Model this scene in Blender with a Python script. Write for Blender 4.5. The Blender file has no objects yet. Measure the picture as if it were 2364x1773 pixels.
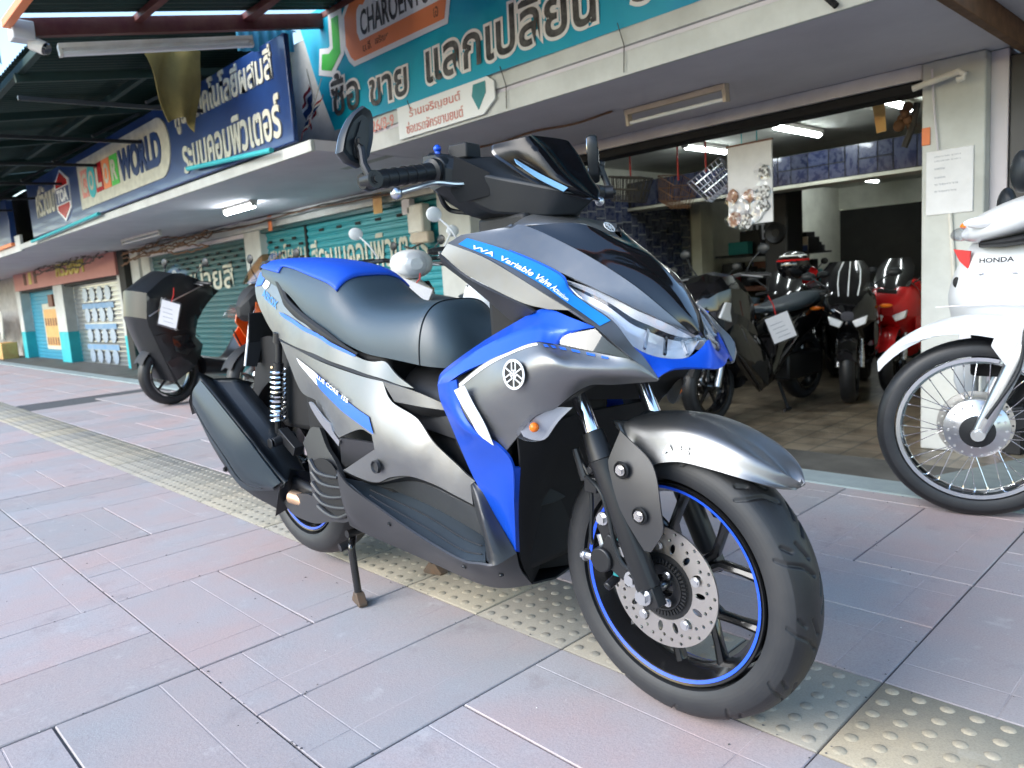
import bpy, math, random
import numpy as np
from mathutils import Vector, Matrix, Quaternion
from mathutils.geometry import delaunay_2d_cdt
random.seed(7)
SC = bpy.context.scene
COL = SC.collection
# ------------------------------------------------------------------ camera
cam_d = bpy.data.cameras.new('camera')
cam = bpy.data.objects.new('camera', cam_d)
COL.objects.link(cam)
cam_d.sensor_fit = 'HORIZONTAL'; cam_d.sensor_width = 36.0; cam_d.lens = 26.613
cam_d.clip_start = 0.05; cam_d.clip_end = 2000.0
_yaw, _pitch, _roll = -0.8099082, -0.1332107, -0.0669663
_f = Vector((math.sin(_yaw)*math.cos(_pitch), math.cos(_yaw)*math.cos(_pitch), math.sin(_pitch)))
_r = Vector((math.cos(_yaw), -math.sin(_yaw), 0.0)); _u = _r.cross(_f)
_r2 = math.cos(_roll)*_r + math.sin(_roll)*_u; _u2 = -math.sin(_roll)*_r + math.cos(_roll)*_u
cam.matrix_world = Matrix(((_r2.x, _u2.x, -_f.x, 1.744328), (_r2.y, _u2.y, -_f.y, -1.190765), (_r2.z, _u2.z, -_f.z, 0.843480), (0, 0, 0, 1)))
cam_d.dof.use_dof = True; cam_d.dof.focus_distance = 1.65; cam_d.dof.aperture_fstop = 6.0
SC.camera = cam
# ------------------------------------------------------------------ sky and sun (bright, soft, from the street side)
SUN_EL, SUN_AZ = math.radians(30), math.radians(196)     # azimuth clockwise from +Y
world = bpy.data.worlds.new('World'); SC.world = world; world.use_nodes = True
wn = world.node_tree; wn.nodes.clear()
sky = wn.nodes.new('ShaderNodeTexSky'); sky.sky_type = 'NISHITA'; sky.sun_disc = False
sky.sun_elevation = SUN_EL; sky.sun_rotation = SUN_AZ; sky.air_density = 1.4; sky.dust_density = 0.6; sky.ozone_density = 3.0
bg = wn.nodes.new('ShaderNodeBackground'); bg.inputs['Strength'].default_value = 0.15
wo = wn.nodes.new('ShaderNodeOutputWorld')
wn.links.new(sky.outputs[0], bg.inputs[0]); wn.links.new(bg.outputs[0], wo.inputs[0])
sun_d = bpy.data.lights.new('sun', 'SUN'); sun_d.energy = 1.5; sun_d.angle = math.radians(40); sun_d.color = (1.0, 0.95, 0.88)
sun = bpy.data.objects.new('sun', sun_d); COL.objects.link(sun)
_sd = Vector((math.sin(SUN_AZ)*math.cos(SUN_EL), math.cos(SUN_AZ)*math.cos(SUN_EL), math.sin(SUN_EL)))
sun.rotation_euler = (-_sd).to_track_quat('-Z', 'Y').to_euler(); sun.location = (0, -6, 8)
SC.view_settings.view_transform = 'Standard'; SC.view_settings.look = 'None'
SC.view_settings.exposure = 1.6; SC.view_settings.gamma = 1.0; SC.view_settings.use_curve_mapping = False
SC.cycles.max_bounces = 6; SC.cycles.glossy_bounces = 3; SC.cycles.transparent_max_bounces = 10
SC.cycles.sample_clamp_indirect = 6.0; SC.cycles.caustics_reflective = False; SC.cycles.caustics_refractive = False
SC.cycles.use_denoising = True; SC.cycles.use_adaptive_sampling = True; SC.cycles.adaptive_threshold = 0.025
# ------------------------------------------------------------------ materials
MATS = {}
def srgb(h):
    c = [int(h[i:i+2], 16)/255 for i in (0, 2, 4)]
    return tuple((x/12.92 if x <= .04045 else ((x+.055)/1.055)**2.4) for x in c)
def mat(name, col, rough=.5, metal=0.0, coat=0.0, spec=.5, var=.0, vscale=8.0, col2=None, bump=0.0, bscale=60.0, emit=None, estr=0.0, alpha=1.0, rvar=0.0, rnd=0.0, trans=0.0, ior=1.45, stretch=None, detail=6.0, coords='Object'):
    m = bpy.data.materials.new(name); m.use_nodes = True; nt = m.node_tree; N = nt.nodes; K = nt.links
    b = N['Principled BSDF']
    if isinstance(col, str): col = srgb(col)
    if isinstance(col2, str): col2 = srgb(col2)
    b.inputs['Base Color'].default_value = (*col, 1); b.inputs['Roughness'].default_value = rough; b.inputs['Metallic'].default_value = metal
    b.inputs['Coat Weight'].default_value = coat; b.inputs['Coat Roughness'].default_value = .06
    b.inputs['Specular IOR Level'].default_value = spec; b.inputs['Alpha'].default_value = alpha
    b.inputs['Transmission Weight'].default_value = trans; b.inputs['IOR'].default_value = ior
    if emit is not None:
        b.inputs['Emission Color'].default_value = (*(srgb(emit) if isinstance(emit, str) else emit), 1); b.inputs['Emission Strength'].default_value = estr
    if var or rvar or bump or rnd:
        tc = N.new('ShaderNodeTexCoord'); mp = N.new('ShaderNodeMapping'); K.new(tc.outputs[coords], mp.inputs[0])
        if stretch: mp.inputs['Scale'].default_value = stretch
        nz = N.new('ShaderNodeTexNoise'); nz.inputs['Scale'].default_value = vscale; nz.inputs['Detail'].default_value = detail; nz.inputs['Roughness'].default_value = .62
        K.new(mp.outputs[0], nz.inputs[0])
        if rnd:
            oi = N.new('ShaderNodeObjectInfo'); mv = N.new('ShaderNodeVectorMath'); mv.operation = 'ADD'
            sc = N.new('ShaderNodeVectorMath'); sc.operation = 'SCALE'; cb = N.new('ShaderNodeCombineXYZ')
            for i in range(3): K.new(oi.outputs['Random'], cb.inputs[i])
            K.new(cb.outputs[0], sc.inputs[0]); sc.inputs['Scale'].default_value = 37.0
            K.new(tc.outputs[coords], mv.inputs[0]); K.new(sc.outputs[0], mv.inputs[1]); K.new(mv.outputs[0], mp.inputs[0])
        if var:
            c2 = col2 if col2 is not None else tuple(x*.45 for x in col)
            rp = N.new('ShaderNodeMapRange'); rp.inputs['From Min'].default_value = .36; rp.inputs['From Max'].default_value = .66; rp.inputs['To Max'].default_value = var
            K.new(nz.outputs['Fac'], rp.inputs['Value'])
            mx = N.new('ShaderNodeMix'); mx.data_type = 'RGBA'; mx.inputs[6].default_value = (*col, 1); mx.inputs[7].default_value = (*c2, 1)
            K.new(rp.outputs[0], mx.inputs[0]); out = mx.outputs[2]
            if rnd:
                hs = N.new('ShaderNodeHueSaturation'); mr = N.new('ShaderNodeMapRange'); mr.inputs['To Min'].default_value = 1-rnd; mr.inputs['To Max'].default_value = 1+rnd
                K.new(oi.outputs['Random'], mr.inputs[0]); K.new(mr.outputs[0], hs.inputs['Value']); K.new(out, hs.inputs['Color']); out = hs.outputs[0]
            K.new(out, b.inputs['Base Color'])
        if rvar:
            rr = N.new('ShaderNodeMapRange'); rr.inputs['From Min'].default_value = .3; rr.inputs['From Max'].default_value = .7
            rr.inputs['To Min'].default_value = max(0, rough-rvar); rr.inputs['To Max'].default_value = min(1, rough+rvar)
            K.new(nz.outputs['Fac'], rr.inputs['Value']); K.new(rr.outputs[0], b.inputs['Roughness'])
        if bump:
            n2 = N.new('ShaderNodeTexNoise'); n2.inputs['Scale'].default_value = bscale; n2.inputs['Detail'].default_value = 4
            K.new(mp.outputs[0], n2.inputs[0]); bm = N.new('ShaderNodeBump'); bm.inputs['Strength'].default_value = bump; bm.inputs['Distance'].default_value = .004
            K.new(n2.outputs['Fac'], bm.inputs['Height']); K.new(bm.outputs[0], b.inputs['Normal'])
    MATS[name] = m
    return m
def glass_mat(name, col, rough=.02, amount=.8):
    # thin clear plastic: mostly see-through with a glossy skin
    m = bpy.data.materials.new(name); m.use_nodes = True; nt = m.node_tree; N = nt.nodes; K = nt.links; N.clear()
    o = N.new('ShaderNodeOutputMaterial'); t = N.new('ShaderNodeBsdfTransparent'); t.inputs[0].default_value = (*col, 1)
    g = N.new('ShaderNodeBsdfGlossy'); g.inputs['Roughness'].default_value = rough
    f = N.new('ShaderNodeLayerWeight'); f.inputs[0].default_value = .22; mx = N.new('ShaderNodeMixShader')
    a = N.new('ShaderNodeMath'); a.operation = 'MULTIPLY_ADD'; a.inputs[1].default_value = amount; a.inputs[2].default_value = .035
    K.new(f.outputs['Facing'], a.inputs[0]); K.new(a.outputs[0], mx.inputs[0]); K.new(t.outputs[0], mx.inputs[1]); K.new(g.outputs[0], mx.inputs[2]); K.new(mx.outputs[0], o.inputs[0])
    MATS[name] = m; return m
# ------------------------------------------------------------------ mesh building
def link(o, parent=None):
    COL.objects.link(o)
    if parent is not None: o.parent = parent
    return o
def mesh_from(name, v, f, mats, mi=None, angle=35, smooth=True):
    me = bpy.data.meshes.new(name)
    me.from_pydata([tuple(map(float, p)) for p in v], [], f)
    if not isinstance(mats, (list, tuple)): mats = [mats]
    for m in mats: me.materials.append(MATS[m] if isinstance(m, str) else m)
    if mi is not None and len(mi) == len(me.polygons): me.polygons.foreach_set('material_index', mi)
    me.validate()
    if smooth:
        me.shade_smooth()
        me.set_sharp_from_angle(angle=math.radians(angle))
    me.update()
    return me
def mobj(name, me, parent=None, bevel=0.0, solid=0.0, loc=None, rot=None, segs=2):
    o = bpy.data.objects.new(name, me); link(o, parent)
    if loc is not None: o.location = loc
    if rot is not None: o.rotation_euler = rot
    if solid:
        md = o.modifiers.new('thickness', 'SOLIDIFY'); md.thickness = solid; md.offset = -1; md.use_even_offset = False
        md = o.modifiers.new('split', 'EDGE_SPLIT'); md.split_angle = math.radians(42); md.use_edge_sharp = False
    if bevel:
        md = o.modifiers.new('bevel', 'BEVEL'); md.width = bevel; md.segments = segs; md.limit_method = 'ANGLE'; md.angle_limit = math.radians(40)
    return o
def tag(o, label=None, cat=None, group=None, kind=None):
    if label: o['label'] = label
    if cat: o['category'] = cat
    if group: o['group'] = group
    if kind: o['kind'] = kind
    return o
def empty(name, loc=(0, 0, 0), rz=0.0, label=None, cat=None, group=None):
    o = bpy.data.objects.new(name, None); link(o); o.location = loc; o.rotation_euler = (0, 0, rz); o.empty_display_size = .1
    return tag(o, label, cat, group)
def cr(P, t):
    """Catmull-Rom through rows of P at parameters t in 0..1"""
    P = np.asarray(P, float); n = len(P); t = np.clip(np.asarray(t, float), 0, 1)*(n-1)
    if n == 2:
        return P[0]+(P[1]-P[0])*t.reshape(-1, *([1]*(P.ndim-1)))
    i = np.minimum(t.astype(int), n-2); f = (t-i).reshape(-1, *([1]*(P.ndim-1)))
    Q = np.concatenate([[2*P[0]-P[1]], P, [2*P[-1]-P[-2]]]); a, b, c, d = Q[i], Q[i+1], Q[i+2], Q[i+3]
    return .5*(2*b+(c-a)*f+(2*a-5*b+4*c-d)*f*f+(3*b-a-3*c+d)*f**3)
def arcpar(P):
    P = np.asarray(P, float); d = np.r_[0, np.cumsum(np.linalg.norm(np.diff(P, axis=0), axis=1))]; return d/d[-1]
def resample(P, n):
    P = np.asarray(P, float); fine = cr(P, np.linspace(0, 1, 12*len(P))); s = arcpar(fine); u = np.linspace(0, 1, n)
    return np.stack([np.interp(u, s, fine[:, k]) for k in range(fine.shape[1])], 1)
class Surf:
    """surface lofted over rails; S(u,v) with u along rails, v across"""
    def __init__(self, rails, nu=25, nv=7, linear=False):
        if len({len(r) for r in rails}) == 1: self.A = [np.asarray(r, float) for r in rails]
        else: self.A = [resample(r, 12) for r in rails]
        self.linear = linear; self.nu = nu; self.nv = nv*(len(rails)-1)+1 if linear else nv*(len(rails)-1)+1
    def at(self, u, v):
        u = np.atleast_1d(u); v = np.atleast_1d(v)
        rows = np.stack([cr(r, u) for r in self.A], 0)
        n = len(rows); ar = np.arange(len(u)); x = np.clip(v, 0, 1)*(n-1) if not self.linear else v*(n-1); i = np.clip(x.astype(int), 0, n-2); f = (x-i)[:, None]
        if self.linear or n == 2: return rows[i, ar]+(rows[i+1, ar]-rows[i, ar])*f
        Q = np.concatenate([[2*rows[0]-rows[1]], rows, [2*rows[-1]-rows[-2]]]); a, b, c, d = (Q[i+k, ar] for k in range(4))
        return .5*(2*b+(c-a)*f+(2*a-5*b+4*c-d)*f*f+(3*b-a-3*c+d)*f**3)
    def grid(self, u0=0, u1=1, v0=0, v1=1, nu=None, nv=None):
        nu = nu or self.nu; nv = nv or self.nv
        U, V = np.meshgrid(np.linspace(u0, u1, nu), np.linspace(v0, v1, nv)); P = self.at(U.ravel(), V.ravel())
        F = [(j*nu+i, j*nu+i+1, (j+1)*nu+i+1, (j+1)*nu+i) for j in range(nv-1) for i in range(nu-1)]
        return P, F
def lv(P):
    P = np.asarray(P, float).reshape(-1, 3); return np.stack([P[:, 0], -P[:, 1], P[:, 2]], 1)
def orient(P, F, ref):
    P = np.asarray(P); s = 0.0
    for f in F:
        q = P[list(f)]; n = np.cross(q[1]-q[0], q[2]-q[0]); s += n @ (q.mean(0)-np.asarray(ref))
    return [tuple(reversed(f)) for f in F] if s < 0 else F
def tps(pts, val, lam=6e-3):
    pts = np.asarray(pts, float); n = len(pts); d = np.linalg.norm(pts[:, None]-pts[None], axis=2)+1e-9
    A = np.zeros((n+3, n+3)); A[:n, :n] = d*d*np.log(d)+lam*np.eye(n); A[:n, n] = 1; A[:n, n+1:] = pts; A[n, :n] = 1; A[n+1:, :n] = pts.T
    w = np.linalg.solve(A, np.r_[val, 0, 0, 0])
    def f(q):
        q = np.atleast_2d(q); r = np.linalg.norm(q[:, None]-pts[None], axis=2)+1e-9
        return (r*r*np.log(r)) @ w[:n]+w[n]+q @ w[n+1:]
    return f
def smooth_outline(P, seg=.014, corner=42):
    P = np.asarray(P, float); n = len(P); out = []
    def turn(i):
        a = P[i]-P[i-1]; b = P[(i+1) % n]-P[i]; c = (a @ b)/(np.linalg.norm(a)*np.linalg.norm(b)+1e-12); return math.degrees(math.acos(max(-1, min(1, c))))
    hard = [turn(i) > corner for i in range(n)]
    for i in range(n):
        a, b = P[i], P[(i+1) % n]; L = np.linalg.norm(b-a)
        ta = (b-P[i-1])*.5 if not hard[i] else (b-a)
        tb = (P[(i+2) % n]-a)*.5 if not hard[(i+1) % n] else (b-a)
        for T in (ta, tb):
            k = np.linalg.norm(T)
            if k > 1.3*L: T *= 1.3*L/k
        m = max(1, int(math.ceil(L/seg)))
        for k in range(m):
            t = k/m; out.append((2*t**3-3*t*t+1)*a+(t**3-2*t*t+t)*ta+(-2*t**3+3*t*t)*b+(t**3-t*t)*tb)
    return np.array(out)
def inside(poly, q):
    x, y = q; c = False; n = len(poly); j = n-1
    for i in range(n):
        xi, yi = poly[i]; xj, yj = poly[j]
        if (yi > y) != (yj > y) and x < (xj-xi)*(y-yi)/(yj-yi)+xi: c = not c
        j = i
    return c
def fill2d(loops, res=0.0):
    """triangulate region bounded by first loop with the others as holes; optional interior points"""
    V = []; E = []
    for L in loops:
        k = len(V); V += [Vector((float(a), float(b))) for a, b in L]; E += [(k+i, k+(i+1) % len(L)) for i in range(len(L))]
    if res:
        P = np.asarray(loops[0]); lo = P.min(0); hi = P.max(0)
        y = lo[1]+res*.5; row = 0
        while y < hi[1]:
            x = lo[0]+res*(.5 if row % 2 else .25)
            while x < hi[0]:
                if inside(P, (x, y)) and np.min(np.linalg.norm(P-(x, y), axis=1)) > res*.55 and not any(inside(np.asarray(h), (x, y)) for h in loops[1:]): V.append(Vector((x, y)))
                x += res
            y += res*.87; row += 1
    r = delaunay_2d_cdt(V, E, [], 1, 1e-6)
    v = [tuple(p) for p in r[0]]; F = []
    for f in r[2]:
        c = (sum(v[i][0] for i in f)/len(f), sum(v[i][1] for i in f)/len(f))
        if any(inside(h, c) for h in loops[1:]) or not inside(loops[0], c): continue
        F.append(tuple(f))
    return v, F
def panel_mesh(outline, ctrl, res=.02, off=0.0, seg=.014):
    """side-view height field: outline and controls are (x,l,z)"""
    O = np.asarray(outline, float); P = O if not len(ctrl) else np.r_[O, np.asarray(ctrl, float)]
    f = tps(P[:, [0, 2]], P[:, 1]); o2 = smooth_outline(O[:, [0, 2]], seg)
    v, F = fill2d([o2], res); q = np.array(v); l = f(q)+off
    return np.stack([q[:, 0], l, q[:, 1]], 1), F, f
class MB:
    def __init__(s): s.v = []; s.f = []; s.m = []; s.cur = 0
    def add(s, v, f):
        k = len(s.v); s.v += [tuple(map(float, p)) for p in v]; s.f += [tuple(k+i for i in q) for q in f]; s.m += [s.cur]*len(f); return s
    def box(s, c, d, rot=None):
        x, y, z = d[0]/2, d[1]/2, d[2]/2; P = [Vector(p) for p in ((-x, -y, -z), (x, -y, -z), (x, y, -z), (-x, y, -z), (-x, -y, z), (x, -y, z), (x, y, z), (-x, y, z))]
        if rot is not None: P = [rot @ p for p in P]
        return s.add([p+Vector(c) for p in P], [(0, 3, 2, 1), (4, 5, 6, 7), (0, 1, 5, 4), (1, 2, 6, 5), (2, 3, 7, 6), (3, 0, 4, 7)])
    def box2(s, a, b):
        return s.box([(a[i]+b[i])/2 for i in range(3)], [abs(b[i]-a[i]) for i in range(3)])
    def tube(s, pts, r, n=10, closed=False, caps=True, flat=1.0, up=None):
        P = [Vector(p) for p in pts]; m = len(P); r = [r]*m if np.isscalar(r) else list(r); rings = []
        prev = None
        for i in range(m):
            if closed: t = (P[(i+1) % m]-P[i-1]).normalized()
            else: t = (P[min(i+1, m-1)]-P[max(i-1, 0)]).normalized()
            if prev is None:
                a = Vector(up) if up else (Vector((0, 0, 1)) if abs(t.z) < .9 else Vector((1, 0, 0))); a = (a-t*a.dot(t)).normalized()
            else: a = (prev-t*prev.dot(t)).normalized()
            prev = a; b = t.cross(a); rings.append([P[i]+(a*math.cos(q)*flat+b*math.sin(q))*r[i] for q in [2*math.pi*k/n for k in range(n)]])
        v = [p for R_ in rings for p in R_]; f = []
        for i in range(m if closed else m-1):
            j = (i+1) % m
            f += [(i*n+k, i*n+(k+1) % n, j*n+(k+1) % n, j*n+k) for k in range(n)]
        if caps and not closed: f += [tuple(range(n-1, -1, -1)), tuple((m-1)*n+k for k in range(n))]
        return s.add(v, f)
    def cyl(s, a, b, r, n=16, r2=None): return s.tube([a, b], [r, r if r2 is None else r2], n)
    def lathe(s, prof, c=(0, 0, 0), axis=(0, 1, 0), n=32, closed=False, a0=0.0, a1=2*math.pi):
        ax = Vector(axis).normalized(); u = Vector((1, 0, 0)) if abs(ax.x) < .9 else Vector((0, 0, 1)); u = (u-ax*u.dot(ax)).normalized(); w = ax.cross(u); full = abs(a1-a0-2*math.pi) < 1e-6
        m = len(prof); k = n if full else n+1; v = []
        for i in range(k):
            q = a0+(a1-a0)*i/n
            v += [Vector(c)+ax*h+(u*math.cos(q)+w*math.sin(q))*r for r, h in prof]
        f = []
        for i in range(n):
            j = (i+1) % k
            for p in range(m if closed else m-1):
                e = (p+1) % m; f.append((i*m+p, i*m+e, j*m+e, j*m+p))
        return s.add(v, f)
    def sphere(s, c, r, n=16, m=10, rot=None):
        r = (r, r, r) if np.isscalar(r) else r; v = []; f = []
        for i in range(m+1):
            t = math.pi*i/m
            for k in range(n):
                q = 2*math.pi*k/n; p = Vector((r[0]*math.sin(t)*math.cos(q), r[1]*math.sin(t)*math.sin(q), r[2]*math.cos(t)))
                v.append((rot @ p if rot is not None else p)+Vector(c))
        for i in range(m): f += [(i*n+k, (i+1)*n+k, (i+1)*n+(k+1) % n, i*n+(k+1) % n) for k in range(n)]
        return s.add(v, f)
    def prism(s, poly, o, U, V, W, holes=()):
        """poly in (u,v) extruded along W"""
        o, U, V, W = Vector(o), Vector(U), Vector(V), Vector(W); v2, F = fill2d([list(map(tuple, poly))]+[list(map(tuple, h)) for h in holes]); n = len(v2)
        a = [o+U*p[0]+V*p[1] for p in v2]
        if F:
            q = [Vector((*v2[i], 0)) for i in F[0]]; ccw = (q[1]-q[0]).cross(q[2]-q[0]).z > 0
            if (U.cross(V).dot(W) > 0) != ccw: F = [tuple(reversed(f)) for f in F]
        k = len(s.v); s.add(a+[p+W for p in a], [tuple(reversed(f)) for f in F]+[tuple(i+n for i in f) for f in F])
        ec = {}
        for f in F:
            for i in range(len(f)):
                e = (f[i], f[(i+1) % len(f)]); ec[tuple(sorted(e))] = ec.get(tuple(sorted(e)), [])+[e]
        for es in ec.values():
            if len(es) == 1: i, j = es[0]; s.f.append((k+i, k+j, k+j+n, k+i+n)); s.m.append(s.cur)
        return s
    def grid(s, G, cu=False, cv=False):
        G = np.asarray(G, float); a, b = G.shape[:2]; f = []
        for i in range(a if cu else a-1):
            for j in range(b if cv else b-1):
                i2, j2 = (i+1) % a, (j+1) % b; f.append((i*b+j, i*b+j2, i2*b+j2, i2*b+j))
        return s.add(G.reshape(-1, 3), f)
    def xform(s, M):
        s.v = [tuple(M @ Vector(p)) for p in s.v]; return s
    def build(s, name, mats, parent=None, bevel=0.0, angle=35, solid=0.0, loc=None, rot=None, segs=2):
        return mobj(name, mesh_from(name, s.v, s.f, mats, s.m, angle), parent, bevel, solid, loc, rot, segs)
def mirror_y(v, f):
    return [(p[0], -p[1], p[2]) for p in v], [tuple(reversed(q)) for q in f]
def both(name, P, F, m, parent, solid=.005, angle=35, ref=(.3, 0, .55), bevel=0.0):
    """right-hand part and its mirrored left-hand twin"""
    v = lv(P); F = orient(v, F, ref); a = mobj(name, mesh_from(name, v, F, m, None, angle), parent, bevel, solid)
    v2, F2 = mirror_y(v, F); b = mobj(name, mesh_from(name, v2, F2, m, None, angle), parent, bevel, solid)
    return a, b
_txt = {}
def text_geo(s, off=0.0, ext=0.0):
    k = (s, off, ext)
    if k not in _txt:
        cu = bpy.data.curves.new('lettering', 'FONT'); cu.body = s; cu.offset = off; cu.extrude = ext; cu.resolution_u = 3
        o = bpy.data.objects.new('lettering', cu); COL.objects.link(o); bpy.context.view_layer.update()
        me = bpy.data.meshes.new_from_object(o); v = np.array([p.co[:] for p in me.vertices]).reshape(-1, 3); f = [tuple(p.vertices) for p in me.polygons]
        bpy.data.objects.remove(o); bpy.data.curves.remove(cu); bpy.data.meshes.remove(me)
        _txt[k] = (v, f)
    return _txt[k]
def text_fit(s, w, h, off=0.0, ext=0.0):
    """text scaled into the box 0..w x 0..h (measured without the emboldening)"""
    v0, _ = text_geo(s, 0.0, 0.0); v, f = text_geo(s, off, ext); lo = v0[:, :2].min(0); hi = v0[:, :2].max(0); sc = np.array([w, h])/(hi-lo)
    q = v.copy(); q[:, :2] = (v[:, :2]-lo)*sc; return q, f
def text_obj(name, s, o, U, V, w, h, m, parent=None, off=0.0, ext=.002, lift=.004):
    """lettering on a flat face: origin o, unit axes U,V, real relief"""
    U, V = Vector(U).normalized(), Vector(V).normalized(); W = U.cross(V); q, f = text_fit(s, w, h, off, .01)
    v = [Vector(o)+U*p[0]+V*p[1]+W*(lift+(ext if p[2] > 0 else -.0005)) for p in q]
    return mobj(name, mesh_from(name, v, f, m, None, 30, smooth=False), parent)
def circle(c, r, n=16, ry=None, rot=0.0):
    ry = r if ry is None else ry; q = [2*math.pi*k/n for k in range(n)]
    return [(c[0]+r*math.cos(a)*math.cos(rot)-ry*math.sin(a)*math.sin(rot), c[1]+r*math.cos(a)*math.sin(rot)+ry*math.sin(a)*math.cos(rot)) for a in q]
# ------------------------------------------------------------------ material library
mat('titan', (.215, .22, .228), .4, .84, rvar=.05, vscale=40, bump=.02, bscale=900)
mat('gunmetal', (.058, .059, .064), .4, .6, bump=.02, bscale=900)
mat('blue_paint', (.006, .075, .56), .34, .25, coat=.25)
mat('gloss_black', (.005, .005, .006), .1, 0, coat=1.0)
mat('matte_black', (.010, .0125, .0155), .44, 0, bump=.05, bscale=700)
mat('soft_black', (.01, .0105, .012), .62)
mat('deep_black', (.006, .006, .007), .75)
mat('vinyl', (.032, .052, .070), .38, 0, bump=.1, bscale=1200, spec=.7)  # black vinyl, with blue sky reflection mixed into its base colour
mat('blue_vinyl', (.006, .07, .5), .48, 0, bump=.12, bscale=1200)
mat('rubber', (.008, .009, .011), .45, 0, var=.3, vscale=14, col2=(.03, .03, .031), bump=.06, bscale=300)
mat('rubber_side', (.02, .022, .026), .55, 0, var=.5, vscale=10, col2=(.04, .04, .042), bump=.05, bscale=200)
mat('worn_black', (.008, .009, .011), .38, coat=.2)
mat('rubber_mat', (.03, .042, .055), .5)  # black rubber; the blue cast imitates reflected sky
mat('chrome', (.8, .81, .83), .1, 1.0)
mat('steel', (.6, .59, .58), .28, 1.0, rvar=.06, vscale=60, stretch=(1, 1, 1))
mat('alloy', (.62, .63, .65), .32, 1.0)
mat('disc_steel', (.52, .5, .48), .34, 1.0, bump=.08, bscale=500)
mat('dark_metal', (.032, .033, .036), .4, .6)
mat('muffler_sky_tint', (.028, .042, .054), .4, .2, bump=.03, bscale=900)  # bluish base paints the sky's sheen onto the muffler's lit face
mat('lamp_bowl', (.5, .51, .54), .3, .5)
mat('worn_steel', (.09, .07, .055), .6, .3, var=.6, vscale=40, col2=(.16, .09, .05))
mat('wheel_black', (.008, .008, .009), .22, 0, coat=.5)
mat('stripe_blue', (.02, .09, .7), .3)
mat('white_paint', (.64, .66, .68), .3, coat=.4)
mat('sticker_white', (.82, .84, .86), .35)
mat('sticker_blue', (.02, .12, .62), .4)
mat('sticker_cyan', (.015, .2, .62), .4)
mat('reflector_chrome', (.86, .87, .9), .28, .35)
mat('visor_black', (.004, .004, .005), .2, spec=.3)
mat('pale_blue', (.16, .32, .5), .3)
mat('smoke', (.012, .012, .014), .12, coat=1.0)
mat('amber', (.75, .16, .01), .25)
mat('orange_plastic', (.75, .13, .015), .35, coat=.3)
mat('red_paint', (.55, .01, .012), .25, coat=.6)
mat('red_plastic', (.45, .02, .02), .4)
mat('green_plastic', (.02, .22, .24), .4)
mat('bronze', (.55, .36, .24), .45, .6)
glass_mat('clear_lens', (.94, .95, .97), .02, .45)
glass_mat('smoke_lens', (.25, .26, .28), .03, .9)
glass_mat('plastic_bag', (.95, .95, .96), .12, .8)
glass_mat('orange_screen', (.62, .36, .2), .04, .8)
mat('concrete', (.46, .455, .43), .85, var=.6, vscale=5, col2=(.27, .26, .24), bump=.25, bscale=60, rnd=.0)
mat('old_white', (.64, .655, .63), .8, var=.7, vscale=2.4, col2=(.44, .445, .42), bump=.2, bscale=30)
mat('soffit_grey', (.72, .68, .73), .85, var=.5, vscale=1.8, col2=(.56, .52, .57), bump=.1, bscale=20)
mat('lintel_paint', (.72, .7, .71), .8, var=.6, vscale=2.0, col2=(.4, .37, .37), bump=.15, bscale=25)
mat('cream_wall', (.7, .7, .6), .8, var=.45, vscale=3, col2=(.42, .42, .35))
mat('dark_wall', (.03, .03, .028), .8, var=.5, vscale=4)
mat('ceiling', (.55, .56, .5), .85, var=.4, vscale=2)
mat('teal_shutter', (.012, .26, .32), .42, .1, var=.35, vscale=3, col2=(.01, .2, .22))
mat('dark_teal_shutter', (.006, .085, .1), .45, .1, var=.5, vscale=3, col2=(.02, .06, .07))
mat('zinc_shutter', (.56, .58, .6), .3, .9, var=.3, vscale=4, col2=(.4, .42, .44))
mat('sign_navy', (.012, .04, .15), .3, coat=.3, var=.5, vscale=1.2, col2=(.025, .075, .25))
mat('sign_letter', (.62, .61, .5), .6, var=.4, vscale=9)
mat('banner_teal', (.0, .38, .5), .45, var=.6, vscale=1.0, col2=(.0, .24, .52))
mat('banner_white', (.82, .83, .82), .5)
mat('banner_black', (.02, .02, .022), .5, var=.8, vscale=14, col2=(.14, .14, .14))
mat('banner_green', (.05, .5, .06), .5)
mat('banner_orange', (.85, .25, .09), .5)
mat('red_letter', (.62, .14, .11), .6, var=.9, vscale=22, col2=(.72, .5, .45))
mat('pink_board', (.62, .28, .25), .6, var=.4, vscale=2, col2=(.5, .2, .17))
mat('yellow_letter', (.75, .66, .16), .5)
mat('brown_wood', (.16, .06, .035), .6)
mat('teal_wall', (.04, .5, .55), .6, var=.3, vscale=3)
mat('roof_green', (.008, .03, .024), .55, .1, var=.4, vscale=3)
mat('roof_blue', (.05, .28, .42), .5, .1, var=.3, vscale=3)
mat('beam_red', (.09, .018, .02), .6, var=.6, vscale=6, col2=(.16, .07, .05))
mat('lamp_white', (.75, .73, .68), .4, var=.5, vscale=8, col2=(.5, .45, .38))
mat('lamp_yellowed', (.6, .52, .42), .5, var=.5, vscale=8, col2=(.42, .33, .25))
mat('tube_off', (.8, .82, .84), .2)
mat('tube_lit', (.9, .95, 1), .3, emit=(.88, .97, 1.0), estr=15.0)
mat('canvas', (.16, .12, .03), .8, var=.6, vscale=6, col2=(.08, .06, .015), bump=.3, bscale=80)
mat('paper', (.8, .8, .83), .6, var=.15, vscale=10)
mat('paper_print', (.3, .32, .38), .6)
mat('wire', (.05, .045, .04), .6)
mat('rust', (.2, .1, .05), .75, var=.6, vscale=15)
mat('leaf_dry', (.42, .26, .12), .7)
mat('hair_orange', (.75, .2, .06), .5)
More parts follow.
